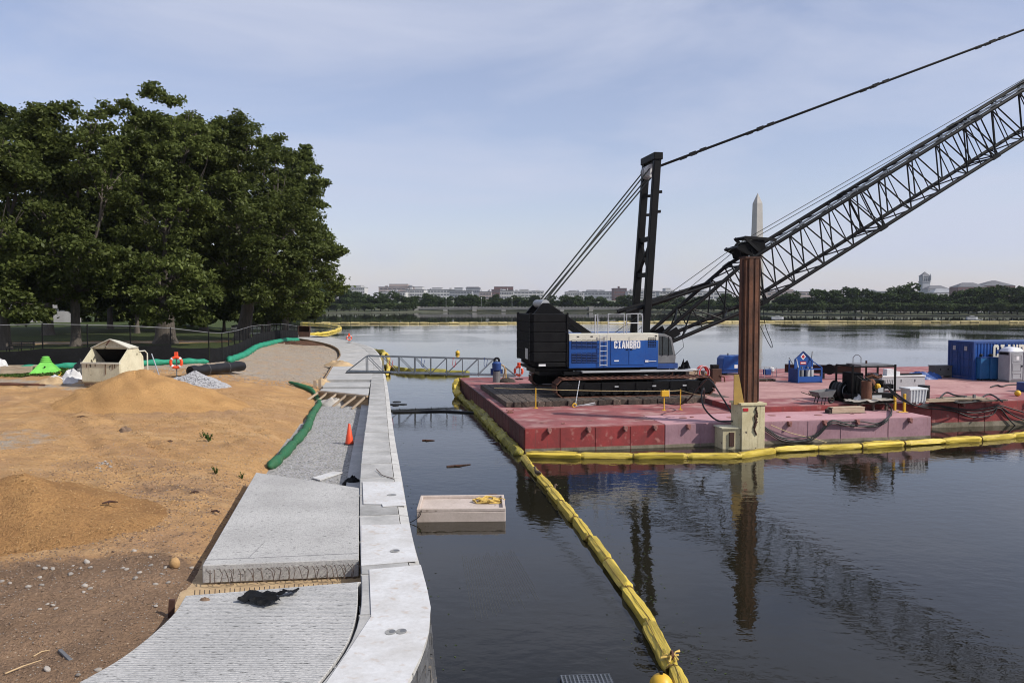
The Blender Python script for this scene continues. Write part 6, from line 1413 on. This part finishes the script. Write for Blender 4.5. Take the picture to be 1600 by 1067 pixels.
pt = Matrix.Translation(p0) @ Matrix.Rotation(math.atan2(bx_.y,bx_.x),4,'Z'); o = one('rope_coil', MB().tube([pt@Vector(q) for q in pts],.022,6), 'rope_yellow', 'tangled yellow rope coil lying on the float box', 'rope', smooth=True)
one('mooring_line', MB().tube(cat_rom([pt@Vector((.15,-.02,.36)),pt@Vector((.05,-.05,.15)),pt@Vector((-.35,-.1,.02)),pt@Vector((-.55,.5,.5)),G(634,800,1.3)],6),.012,5), 'black_matte', 'thin dark line tying the float box to the coping', 'rope')
t = thing('steel_grating', 'dark steel grating breaking the water surface near the near boom', 'grating', tuple(G(915,1062,.03)), R(4))
for k in range(13): part('bar', MB().bx(-.42+k*.07,-.41+k*.07+.012,-.45,.15,0,.03), 'grey_steel', t)
for k in range(9): part('cross_bar', MB().bx(-.43,.46,-.45+k*.075,-.435+k*.075,.0,.028), 'grey_steel', t)
PM('murky', (.050,.050,.044), (.035,.035,.03), 3, .6)
q0, q1, q2, q3 = G(722,868,.0), G(800,858,.0), G(848,938,.0), G(742,985,.0); t = thing('sunken_mesh', 'faint sheet of ribbed mesh lying just under the water surface', 'mesh', (q0.x,q0.y,0))
for k in range(26):
    f = k/25; a, b = q0.lerp(q1,f), q3.lerp(q2,f); f0_ = rnd.uniform(0,.12); f1_ = rnd.uniform(.75,1)
    part('rib', MB().beam(a.lerp(b,f0_)+Vector((0,0,-.001)),a.lerp(b,f1_)+Vector((0,0,-.001)),.012,.008), 'murky', t, world=True)
hose('black floating line between the sea wall and the barge', [G(613,644,.03),G(650,643.5,.03),G(690,642.5,.03),G(745,645,.03)], .07, 'black_plastic', 'floating_line', 'line')
for i, (px, py, s) in enumerate(((620,628,.22),(614,632,.2),(622,632,.2),(630,632,.2),(618,634,.16))):
    p = G(px,py,0); one('lily_pad', MB().lathe([(s*1.3,0),(s*1.2,.03)],(p.x,p.y,.002),10), 'black_cloth', 'small dark floating clump on the water below the sea wall', 'floating clump', 'dark clumps floating by the sea wall')
for i, (px, py, lx, ly, a) in enumerate(((698,729,1.0,.25,.2),(660,688,.55,.2,-.4),(760,775,.4,.1,.3))):
    p = G(px,py,.005); t_ = one('driftwood', MB().tube([(0,0,0),(lx*.4,.05,.02),(lx,ly,.01)],[.05,.04,.015],6).tube([(lx*.3,.03,.02),(lx*.6,-.15,.02)],[.03,.01],5), 'rust_dark', ('forked dark branch floating off the sea wall','short dark branch floating nearer the gangway reflection','thin twig floating beside the float box')[i], 'branch', local=tuple(p), rz=a)
def duck(px, py, z, rz, label):
    p = G(px,py,z); mb = MB(); pts = [(-.22,0,.10),(-.15,0,.08),(-.05,0,.07),(.06,0,.08),(.12,0,.12),(.14,0,.19),(.165,0,.235),(.20,0,.235),(.225,0,.225),(.26,0,.22)]
    mb.tube(pts,[.012,.055,.085,.08,.05,.034,.042,.036,.016,.010],10); return one('duck', mb, 'duck', label, 'duck', local=(p.x,p.y,z), rz=rz, smooth=True, angle=80)
duck(840,741,.22,2.2,'brown duck sitting on the yellow boom near the barge corner'); duck(862,769,.05,.6,'brown duck swimming on the barge side of the yellow boom')

# ================================================================== SEA WALL COVERS AND THINGS ON THE PROMENADE
def sheetpoly(name, label, px, z, mat='white_sheet', th=.006, cat='cover sheet'): return one(name, MB().prism([G(*p,z)[:2] for p in px], z-th, z), mat, label, cat)
sh = []
sh.append(sheetpoly('cover_sheet','white notched board lying on the coping beside the float box',[(566.5,752),(627,752),(634.5,788.5),(598,790.5),(597,787),(568,786.5)],ZT+.03,th=.02))
sh.append(sheetpoly('cover_sheet','square white sheet taped over one coping slab before the wall curves',[(564.5,820),(639,818),(652.5,876),(564.5,883)],ZT+.016,th=.008))
sh.append(sheetpoly('cover_sheet','long white stained sheet covering the curved near end of the coping',[(577,889),(657.5,882),(668,922),(673,948),(670,986),(658.5,1022),(636,1067),(591,1119),(520,1182),(425,1180),(470,1113),(508,1068),(547,1012),(580,962)],ZT+.02,th=.012))
PM('pocket', (.30,.295,.28), (.20,.20,.19), 6, .9)
for o_, px, py, rx, ry in ((sh[0],612,773,.13,.05),(sh[1],617,859.5,.10,.05),(sh[2],627,985,.085,.05),(sh[2],610,986,.085,.05)):
    p = G(px,py,ZT+.032) - Vector(o_.location); hole = MB(); n = 18
    c0 = [(p.x+rx*math.cos(6.283*k/n),p.y+ry*2.2*math.sin(6.283*k/n)) for k in range(n)]; hole.prism(c0, p.z-.012, p.z-.006 if o_ is not sh[0] else p.z+.003); part('lifting_pocket', hole, 'pocket', o_)
    hole = MB(); c0 = [(p.x+.3*rx+rx*.6*math.cos(6.283*k/n),p.y+ry*.5+ry*1.3*math.sin(6.283*k/n)) for k in range(n)]; hole.prism(c0, p.z-.008, p.z-.004 if o_ is not sh[0] else p.z+.005); part('pocket_shade', hole, 'grey_dark', o_)
one('bent_wire', MB().tube(cat_rom([G(588,733,ZT+.05),G(592,737,ZT+.03),G(597,742,ZT+.03),G(606,745,ZT+.03),G(616,748,ZT+.02)],5),.012,5), 'rust_dark', 'bent rusty wire lying on the coping near the notched board', 'wire')
sheetpoly('white_strip', 'white plastic strip lying across the unpoured gravel bay', [(488,746),(520,736),(536,737.5),(500,749.5)], .80, th=.03, cat='strip')
heapcloth('black_bag', 'black plastic bag stuffed at the corner of slab and coping', 'bag', G(551,757,.8), .32,.22,.25,'black_cloth',31)
ol = [(-.9,.05),(-.78,.38),(-.55,.50),(-.28,.36),(.05,.42),(.45,.70),(.62,.66),(.60,.30),(.22,.18),(.12,.02),(.38,-.28),(.12,-.62),(-.18,-.52),(-.45,-.30),(-.86,-.22)]
mb = cloth([(x*.62,y*.62) for x, y in ol], .10, .022, 8, 6.0, .2); one('black_cloth', mb, 'black_cloth', 'crumpled torn black cloth lying on the near concrete slab', 'cloth', smooth=True, angle=50, local=tuple(G(423,938,ZT)), rz=0)
heapcloth('mud_clod', 'dark clod of mud on the near slab beside the cloth', 'clod', G(320,937,ZT), .11,.06,.05,'soil_lump',33)
# cone
p = G(546,694,.75); t = thing('traffic_cone', 'orange traffic cone standing on the unpoured gravel bay', 'traffic cone', p, R(12))
part('base', MB().bx(-.21,.21,-.21,.21,0,.04), 'black_plastic', t, bevel=.01); part('cone', MB().lathe([(.175,.04),(.17,.07),(.045,.84),(.03,.86)],(0,0,0),24), 'orange', t, smooth=True)
# sock round the sand
sk = [(452,615),(470,618),(487,619.5),(499,626),(493,637),(485.5,650),(481,663),(470,678),(453,696),(438,712),(421,726)]
skp = []
for px, py in sk:
    p = G(px,py,.95); p.z = max(float(gh(p.x,p.y,False)),.75)+.13; skp.append(p)
c = resample(cat_rom(skp,8),74); rr_ = []
for i in range(74):
    f = i/73; rr_.append(.055 if i in (0,73) else (.10 if f < .04 else (.14+.055*min(f*2.2,1))*(1-.55*max(0,math.cos(i*2*math.pi/9.7))**6)*(1+.08*math.sin(i*1.3))))
one('filter_sock', MB().tube(c,rr_,14), 'green_sock', 'fat dark green filter sock winding between orange sand and gravel bay', 'filter sock', smooth=True, angle=80)
# rubble and boards on the walkway edge
for i, (px, py, rx, ry, h, mt_, lb) in enumerate(((530,571,1.3,.8,.35,'rag_tan','tan heap of empty bags on the edge of the walkway'),(503,600,.8,1.0,.3,'rag_tan','tan rubble beside the form posts'),(497,527,1.6,.6,.12,'black_cloth','flat black mat on the far walkway'),(520,633,.9,.5,.35,'silver_sheet','crumpled grey sheet in front of the timber formwork'))):
    heapcloth(('bag_heap','rubble_heap','rubber_mat','metal_sheet')[i], lb, ('bags','rubble','mat','sheet')[i], G(px,py,ZT if i in (0,2) else (1.15 if i == 1 else .76)), rx,ry,h,mt_,40+i)
lifebuoy('orange lifebuoy on a low stand on the far walkway', G(545.5,535.5,ZT), R(20), zc=.62, r=.28, post=.9)
p = G(475.5,526.5,ZT); t = thing('steel_skip', 'dark rusty steel skip at the far end of the walkway', 'skip', p, R(8)); part('body', MB().ext([(-.75,0),(.75,0),(.85,.75),(-.85,.75)],-.5,.5), 'rust_dark', t); part('upper_frame', MB().bx(-.85,-.77,-.5,.5,.7,1.6).bx(.77,.85,-.5,.5,.7,1.6).bx(-.85,.85,-.5,.5,1.55,1.62).bx(-.8,.8,.4,.45,.75,1.55), 'rust_dark', t)

# ================================================================== THINGS ON THE SANDY GROUND
# cream skip with hooded top
p = GH(158,605); t = thing('tipping_skip', 'stained cream steel tipping skip with hooded opening behind the sand cone', 'skip', p, R(-9)); w2 = 1.02
prof = [(.22,0),(0,.30),(-.02,1.24),(.82,2.0),(1.45,2.0),(1.95,1.45),(2.02,.6),(1.75,0)]
for s in (-1,1):
    x = s*w2; part('side_panel', MB().add([(x,a,b) for a, b in prof]+[(x-s*.05,a,b) for a, b in prof],[tuple(range(8)),tuple(range(8,16))[::-1]]+[(i,(i+1)%8,8+(i+1)%8,8+i) for i in range(8)]), 'cream_steel', t)
part('front_panel', MB().add([(-w2,.22,0),(w2,.22,0),(w2,0,.3),(-w2,0,.3),(w2,-.02,1.2),(-w2,-.02,1.2),(w2-.03,.04,1.2),(-w2+.03,.04,1.2)],[(0,1,2,3),(3,2,4,5),(5,4,6,7)]), 'cream_steel', t)
part('front_lip', MB().bx(-w2-.03,w2+.03,-.07,.05,1.19,1.27), 'cream_paint', t); part('back_panel', MB().add([(-w2,1.45,2.0),(w2,1.45,2.0),(w2,1.95,1.45),(-w2,1.95,1.45),(w2,2.02,.6),(-w2,2.02,.6),(w2,1.75,0),(-w2,1.75,0)],[(0,1,2,3),(3,2,4,5),(5,4,6,7)]), 'cream_steel', t)
part('floor', MB().add([(-w2,.22,.02),(w2,.22,.02),(w2,1.75,.02),(-w2,1.75,.02)],[(0,1,2,3)]), 'cream_steel', t); part('dark_load', MB().bx(-w2+.06,w2-.06,.06,1.85,.05,.95), 'soil_lump', t)
part('hood_front', MB().add([(-w2,.80,1.98),(w2,.80,1.98),(0,.84,2.42),(-w2,.84,1.9),(w2,.84,1.9)],[(0,1,2),(3,4,1,0)]), 'cream_steel', t)
for s in (-1,1): part('hood_roof', MB().add([(s*(w2+.05),.72,1.96),(0,.72,2.44),(0,1.5,2.3),(s*(w2+.05),1.5,1.98),(s*(w2+.05),.72,1.92),(0,.72,2.39),(0,1.5,2.26),(s*(w2+.05),1.5,1.94)],[(0,1,2,3),(7,6,5,4),(0,4,5,1),(3,2,6,7)]), 'cream_paint', t)
part('liner', MB().add([(-w2+.06,.84,1.95),(w2-.06,.84,1.95),(w2-.06,1.7,1.2),(-w2+.06,1.7,1.2),(w2-.06,1.8,.5),(-w2+.06,1.8,.5)],[(0,1,2,3),(3,2,4,5)]), 'black_matte', t)
t.scale = (1.09,1.09,1.06)
part('lifting_handle', MB().tube([(w2,1.6,1.75),(w2+.1,1.95,1.75),(w2+.12,2.12,1.6),(w2+.1,2.15,.7)],.035,7), 'cream_paint', t); part('pulley_hook', MB().beam((.02,.7,2.36),(-.12,.62,2.1),.07), 'rust_dark', t)
for x, h in ((-.78,.2),(-.3,.15),(.25,.55),(.62,.3),(.75,.22)): part('tar_run', MB().bx(x,x+.045,-.032,-.021,1.2-h,1.2), 'soil_lump', t)
# lime funnel
p = GH(72,583); t = thing('lime_funnel', 'lime green square plastic funnel standing upside down on the grass', 'funnel', p, R(24))
def rsq(w, z): return [(-w,-w,z),(w,-w,z),(w,w,z),(-w,w,z)]
lv = [rsq(.85,0),rsq(.8,.07),rsq(.52,.38),rsq(.28,.66)]; part('skirt', MB().add([v for l in lv for v in l],[(i*4+q,i*4+(q+1)%4,(i+1)*4+(q+1)%4,(i+1)*4+q) for i in range(3) for q in range(4)]), 'lime', t, bevel=.02)
for k, (r_, z) in enumerate(((.26,.66),(.22,.78),(.16,.90))): part('ring', MB().lathe([(r_,z),(r_+.05,z+.02),(r_+.05,z+.08),(r_-.02,z+.12)],(0,0,0),14), 'lime', t, smooth=True)
part('hole', MB().lathe([(.05,-.645),(.05,-.60)],(.0,0,.42),8,'y'), 'black_matte', t)
one('yellow_strap', MB().tube(cat_rom([GH(84,585)+Vector((0,0,.06)),GH(90,582)+Vector((0,0,.12)),GH(96,584)+Vector((0,0,.05)),GH(90,588)+Vector((0,0,.05)),GH(84,586)+Vector((0,0,.05))],4),.035,6), 'yellow_paint', 'yellow strap lying beside the lime funnel', 'strap')
# crate, white sheet, bags, bars
p = GH(28,584); t = thing('timber_box', 'weathered plank box with open top at the grass edge', 'box', p, R(10))
for s, (a, b, c_, d_) in enumerate(((-.95,.75,-.04,.0),(-.95,.75,1.0,1.04),(-.95,-.91,0,1.0),(.71,.75,0,1.0))):
    for z in (0,.24): part('board', MB().bx(a,b,c_,d_,z,z+.23), 'pale_wood', t)
heapcloth('white_tarp', 'white tarpaulin thrown over the left end of the plank box', 'tarpaulin', GH(-2,583)+Vector((0,0,.0)), .85,.7,.72,'rag_white',51)
heapcloth('cement_bags', 'torn paper cement bags spilled on the ground before the lime funnel', 'bags', GH(80,599), .95,.5,.3,'rag_tan',52)
heapcloth('printed_bag', 'pale printed bag on top of the torn cement bags', 'bag', GH(86,596.5)+Vector((0,0,.08)), .45,.3,.28,'rag_white',53)
heapcloth('sand_bag', 'white sand bag leaning on the cream skip', 'bag', GH(114,592), .62,.45,.5,'rag_white',54)
heapcloth('sand_bag', 'grey white sand bag lying lower before the skip', 'bag', GH(108,598), .5,.35,.28,'rag_white',55)
heapcloth('black_bag', 'black plastic refuse bag behind the white sand bags', 'bag', GH(117,588)+Vector((0,.6,.05)), .55,.5,.75,'black_plastic',56)
for k, (px, py, l) in enumerate(((10,601,2.6),(25,603,3.1),(45,602,2.4))):
    p = GH(px,py); one('rusty_bar', MB().tube([(-l/2,0,.05),(0,.05,.06),(l/2,.0,.04)],.05,7), 'rust', ('rusty steel bar at the gravel edge, half off the bar pile','long rusty bar before the grass patch','rusty steel bar ending near the cement bags')[k], 'steel bar', local=tuple(p+Vector((0,0,.0))), rz=R(-4+6*k))
a, b = GH(250,590), AT(237,553,50.5); one('leaning_pole', MB().tube([a+Vector((0,0,-.05)),b],.035,8), 'light_grey', 'thin white pole leaning against the fence right of the skip', 'pole')
p = GH(276,589); lifebuoy('orange lifebuoy on a post by the screened fence', p, R(12), zc=.86, r=.30, post=1.35)
a, b = GH(293,590), GH(376,586); ln = (b-a).length; t = thing('membrane_roll', 'thick roll of black plastic membrane lying by the fence', 'roll', a+Vector((0,.4,.33)), math.atan2((b-a).y,(b-a).x))
mb = MB(); n = 14; mb.tube([(ln*k/n,0,.02*math.sin(k*1.7)) for k in range(n+1)],[.31+.025*math.sin(k*2.1) for k in range(n+1)],16); part('roll', mb, 'black_plastic', t, smooth=True); part('core', MB().tube([(-.03,0,0),(.05,0,0)],.12,10), 'black_matte', t)
for x in (ln*.3,ln*.68): part('strap', MB().torus((x,0,.01),.335,.014,'x',20,5), 'grey_dark', t)
# small things
heapcloth('soil_mound', 'small dark mound of soil on the open sand', 'mound', GH(196,673), .34,.22,.2,'soil_lump',61)
one('boulder', MB().ball((0,0,.1),.115,(1,.9,1.05),12,9,.09), 'boulder', 'rounded orange boulder at the edge of the brown soil', 'boulder', smooth=True, angle=70, local=tuple(GH(273,887)))
def board(px, py, l, w, h, rz, mat, name, label, cat): p = GH(px,py); return one(name, MB().box((0,0,h/2+.01),(l,w,h),0,.03), mat, label, cat, local=tuple(p), rz=rz, bevel=.004)
board(102,1026,.5,.055,.035,R(-44),'grey_dark','timber_offcut','grey timber offcut lying on the brown soil','board')
one('stake', MB().box((0,0,.12),(.10,.06,.42),0,.08), 'rust_dark', 'short dark stake against the left edge of the near slab', 'stake', local=tuple(GH(268,965)), rz=R(10))
one('stick', MB().tube([(0,0,.03),(.2,.14,.05),(.42,.34,.03)],[.014,.012,.008],5), 'rag_tan', 'thin dry stick on the brown soil', 'stick', local=tuple(GH(8,1055)), rz=R(20))
one('stick', MB().tube([(0,0,.03),(.12,.10,.04),(.24,.12,.03)],[.012,.011,.008],5), 'rag_tan', 'short curved twig beside the grey timber offcut', 'stick', local=tuple(GH(52,1028)), rz=R(35))
for k_, (px_, py_, l_, lb_) in enumerate(((330,800,.3,'dark crossed twig on the sand near the slab'),(298,771,.22,'dark scrap of bark on the brownish sand'),(160,817,.35,'dark root piece on the flank of the low heap'),(262,690,.25,'small dark scrap on the open sand'),(120,652,.5,'dark streak of bark near the foot of the sand cone'))):
    one('bark_scrap', MB().tube([(0,0,.03),(l_*.5,.05,.05),(l_,0,.03)],[.02,.03,.012],5).tube([(l_*.4,-.08,.02),(l_*.5,.03,.05),(l_*.6,.12,.02)],[.01,.018,.01],5), 'rust_dark', lb_, 'bark', local=tuple(GH(px_,py_)+Vector((0,0,.0 if k_ != 2 else .45))), rz=rnd.uniform(-.6,.6))
def weed(px, py, h, n, label, seed):
    rg = np.random.default_rng(seed); p = GH(px,py); C = []
    t = thing('weed', label, 'plant', p)
    for k in range(n):
        a = rg.uniform(0,6.28); tip_ = Vector((math.cos(a)*h*rg.uniform(.15,.6),math.sin(a)*h*rg.uniform(.15,.6),h*rg.uniform(.5,1.0))); part('stem', MB().tube([(0,0,-.02),tuple(tip_*.5+Vector((0,0,h*.1))),tuple(tip_)],[.008,.006,.003],4), 'leaf', t)
        for f in np.linspace(.25,1,7): C.append(np.array(tip_)*f+rg.normal(size=3)*h*.05)
    part('foliage', leaf_mesh('foliage', np.array(C), h*.13, 'grass_blade', .3, rg), None, t)
weed(326,690,.42,9,'upright dark green weed on the orange sand slope',1); weed(337,740,.24,9,'low bright weed growing near the slab corner',2); weed(378,748,.2,8,'small weed tuft at the slab corner',3); weed(316,684,.3,2,'thin bare weed stalk beside the upright weed',4)
st = [(395,520),(365,548),(410,545),(330,537),(470,562),(240,550),(205,548),(175,537),(180,590),(385,628),(410,640),(380,655),(215,710),(240,715),(255,730),(190,625),(130,632),(8,607),(45,615),(735,573),(633,568),(615,593),(707,620),(575,553),(685,535),(763,613),(708,720),(610,468),(683,497),(355,1033),(215,1008),(180,733),(560,545),(320,575),(750,545),(870,545),(445,1010)]
protos = []
for k in range(6): protos.append(MB().ball((0,0,0),1.0,(1.25,.95,.62),8,6,.16).mesh('stone','pale_stone',True,40))
def stone(px, py, s, label, group):
    p = GH(px,py); o = bpy.data.objects.new('stone', protos[rnd.randrange(6)]); COL.objects.link(o); o.location = p+Vector((0,0,s*.35)); o.scale = (s,s,s); o.rotation_euler = (rnd.uniform(-.4,.4),rnd.uniform(-.4,.4),rnd.uniform(0,6.28)); tag(o, label, 'stone', group)
for x, y in st: stone(x/2.907, 700+y/2.907, rnd.uniform(.028,.052)*(1.3 if (x,y) in ((410,640),(355,1033),(395,520)) else 1), 'pale stone lying loose on the brown soil', 'pale stones on the brown soil')
for k in range(16): stone(rnd.uniform(150,178), rnd.uniform(719,738), rnd.uniform(.03,.065), 'grey stone in the small cluster on the open sand', 'stones clustered on the sand')
# loose pebbles, too many to count
def pebbles(name, label, pts, smin, smax, mat):
    rg = np.random.default_rng(9); n = len(pts); oc = np.array([(1,0,0),(-1,0,0),(0,1,0),(0,-1,0),(0,0,1),(0,0,-1)],float); V = []; s = rg.uniform(smin,smax,n)
    V = pts[:,None,:]+oc[None]*(s[:,None,None]*rg.uniform(.6,1.3,(n,6,1))*np.array([1.2,1,.7])); fs = np.array([(0,2,4),(2,1,4),(1,3,4),(3,0,4),(2,0,5),(1,2,5),(3,1,5),(0,3,5)])
    Fc = (fs[None]+6*np.arange(n)[:,None,None]).reshape(-1,3); mb = MB(); mb.v = V.reshape(-1,3).tolist(); mb.f = [tuple(f) for f in Fc.tolist()]
    return one(name, mb, mat, label, 'pebbles', kind='stuff', local=(0,0,0))
def scatter(n, xr, yr, seed, dmin=.15):
    rg = np.random.default_rng(seed); y = yr[0]*(yr[1]/yr[0])**rg.random(n); x = rg.uniform(*xr,size=n); x = np.where(Lx(y)-x < dmin, Lx(y)-dmin-rg.random(n)*6, x); return np.stack([x,y,gh(x,y)+.004],-1)
pebbles('pebbles', 'loose pale pebbles strewn over sand and soil', scatter(3600,(-15,-5.5),(10.5,34),1), .007,.02, 'pale_stone')
pebbles('soil_crumbs', 'brown crumbs of soil strewn over the near ground', scatter(6500,(-14,-5.5),(10,26),2), .01,.035, 'soil_lump')
pebbles('sand_lumps', 'lumps and clods of sand strewn over the open ground', scatter(6000,(-20,-8),(18,46),8), .012,.05, 'boulder')
pebbles('bay_gravel', 'loose grey gravel on the unpoured bay', np.stack([(lambda y_: np.stack([Lx(y_)+.3+rng.random(len(y_))*(Ix(y_)-Lx(y_)-1.1), y_, np.full(len(y_),.755)],-1))(rng.uniform(24.5,47.5,4200))],0)[0], .012,.04, 'gravel')
pebbles('road_gravel', 'grey gravel spread over the haul road by the fence', scatter(7000,(-22,-13),(49,92),3,.3), .025,.05, 'road_gravel')
gp0 = (GH(305,592)); rg = np.random.default_rng(4); a = rg.uniform(0,6.28,2600); r_ = rg.random(2600)**.55; gx_ = (305-800)/F*46.8+np.where(np.cos(a)>0,1.95,1.65)*r_*np.cos(a); gy_ = 46.8+1.15*r_*np.sin(a)
gzv = gh(gx_,gy_); pebbles('crushed_stone', 'grey crushed stones covering the small pile', np.stack([gx_,gy_,gzv+(2.66-float(gh((305-800)/F*46.8,46.8)))*np.maximum(0,1-r_)**1.1-.02],-1), .035,.085, 'gravel')
# clods on the sand heaps
def clods(label, px, Y, zpk, rl, rr2_, rf2, rb, n, seed, pw):
    rg = np.random.default_rng(seed); X = (px-800)/F*Y; h = zpk-float(gh(X,Y)); a = rg.uniform(0,6.28,n); f = rg.random(n)**.5*.98
    x = X+f*np.where(np.cos(a)>0,rr2_,rl)*np.cos(a); y = Y+f*np.where(np.sin(a)>0,rb,rf2)*np.sin(a); z = gh(x,y)+h*np.maximum(0,1-f**pw)**1.15-.03
    pebbles('sand_clods', label, np.stack([x,y,z],-1), .007,.026, 'boulder')
clods('orange clods scattered over the low rough heap', 32,19.6,2.52,4.2,4.0,2.6,3.0,2600,6,1.1)
clods('orange clods scattered over the tall sand cone', 212,41,3.22,4.3,7.5,5.5,3.6,1500,7,1.0)
# bark mulch patch
q = []; rg = np.random.default_rng(12)
for _ in range(2600):
    a = rg.uniform(0,6.28); r_ = rg.random()**.5; x = -26.0+3.3*r_*math.cos(a)+.0; y = 97+10*r_*math.sin(a); 
    if Lx(y)-x > .5: q.append((x,y,float(gh(x,y))+.03))
pebbles('bark_mulch', 'brown bark mulch spread at the far end of the haul road', np.array(q), .05,.13, 'mulch')
# grass on the patch beside the funnel and along the lawn edge
rg = np.random.default_rng(31); n = 5200; x = rg.uniform(-31.5,-25.5,n); y = rg.uniform(47.8,52.5,n); C = np.stack([x,y,gh(x,y)+.05],-1)
o = bpy.data.objects.new('grass', leaf_mesh('grass', C, .09, 'grass_blade', .05, rg)); COL.objects.link(o); tag(o, 'short worn grass patch under the lime funnel', 'grass', kind='stuff')

rg = np.random.default_rng(77); n = 260; f = rg.random(n)
bl = resample(cat_rom(flat(W0(nb)),6),200); C = np.array([tuple(bl[int(a*199)]) for a in f]); C[:,0] += rg.normal(size=n)*.5+.35; C[:,1] += rg.normal(size=n)*.4; C[:,2] = .006
ol_ = [p for p in so if 8 < p.y < 60]; C2 = np.array([tuple(ol_[int(a*(len(ol_)-1))]) for a in rg.random(160)]); C2[:,0] += .15+np.abs(rg.normal(size=160))*.35; C2[:,2] = .006
o = bpy.data.objects.new('floating_leaves', leaf_mesh('floating_leaves', np.concatenate([C,C2]), .028, 'leaf_cherry', 6.0, rg)); COL.objects.link(o); tag(o, 'scattered dead leaves floating along boom and sea wall', 'leaves', kind='stuff')

# ================================================================== HAZE
mh = bpy.data.materials.new('haze'); mh.use_nodes = True; mh.node_tree.nodes.clear(); ho = mh.node_tree.nodes.new('ShaderNodeOutputMaterial'); hv = mh.node_tree.nodes.new('ShaderNodeVolumePrincipled')
hv.inputs['Color'].default_value = (.80,.86,.95,1); hv.inputs['Density'].default_value = .00007; hv.inputs['Anisotropy'].default_value = .3; mh.node_tree.links.new(hv.outputs[0], ho.inputs['Volume'])
hb = MB().bx(-2600,3000,-60,3900,-1.5,196); me = bpy.data.meshes.new('haze'); me.from_pydata(hb.v,[],hb.f); me.materials.append(mh); o = bpy.data.objects.new('haze', me); COL.objects.link(o); tag(o, 'thin pale summer haze over the basin', 'haze', kind='stuff')
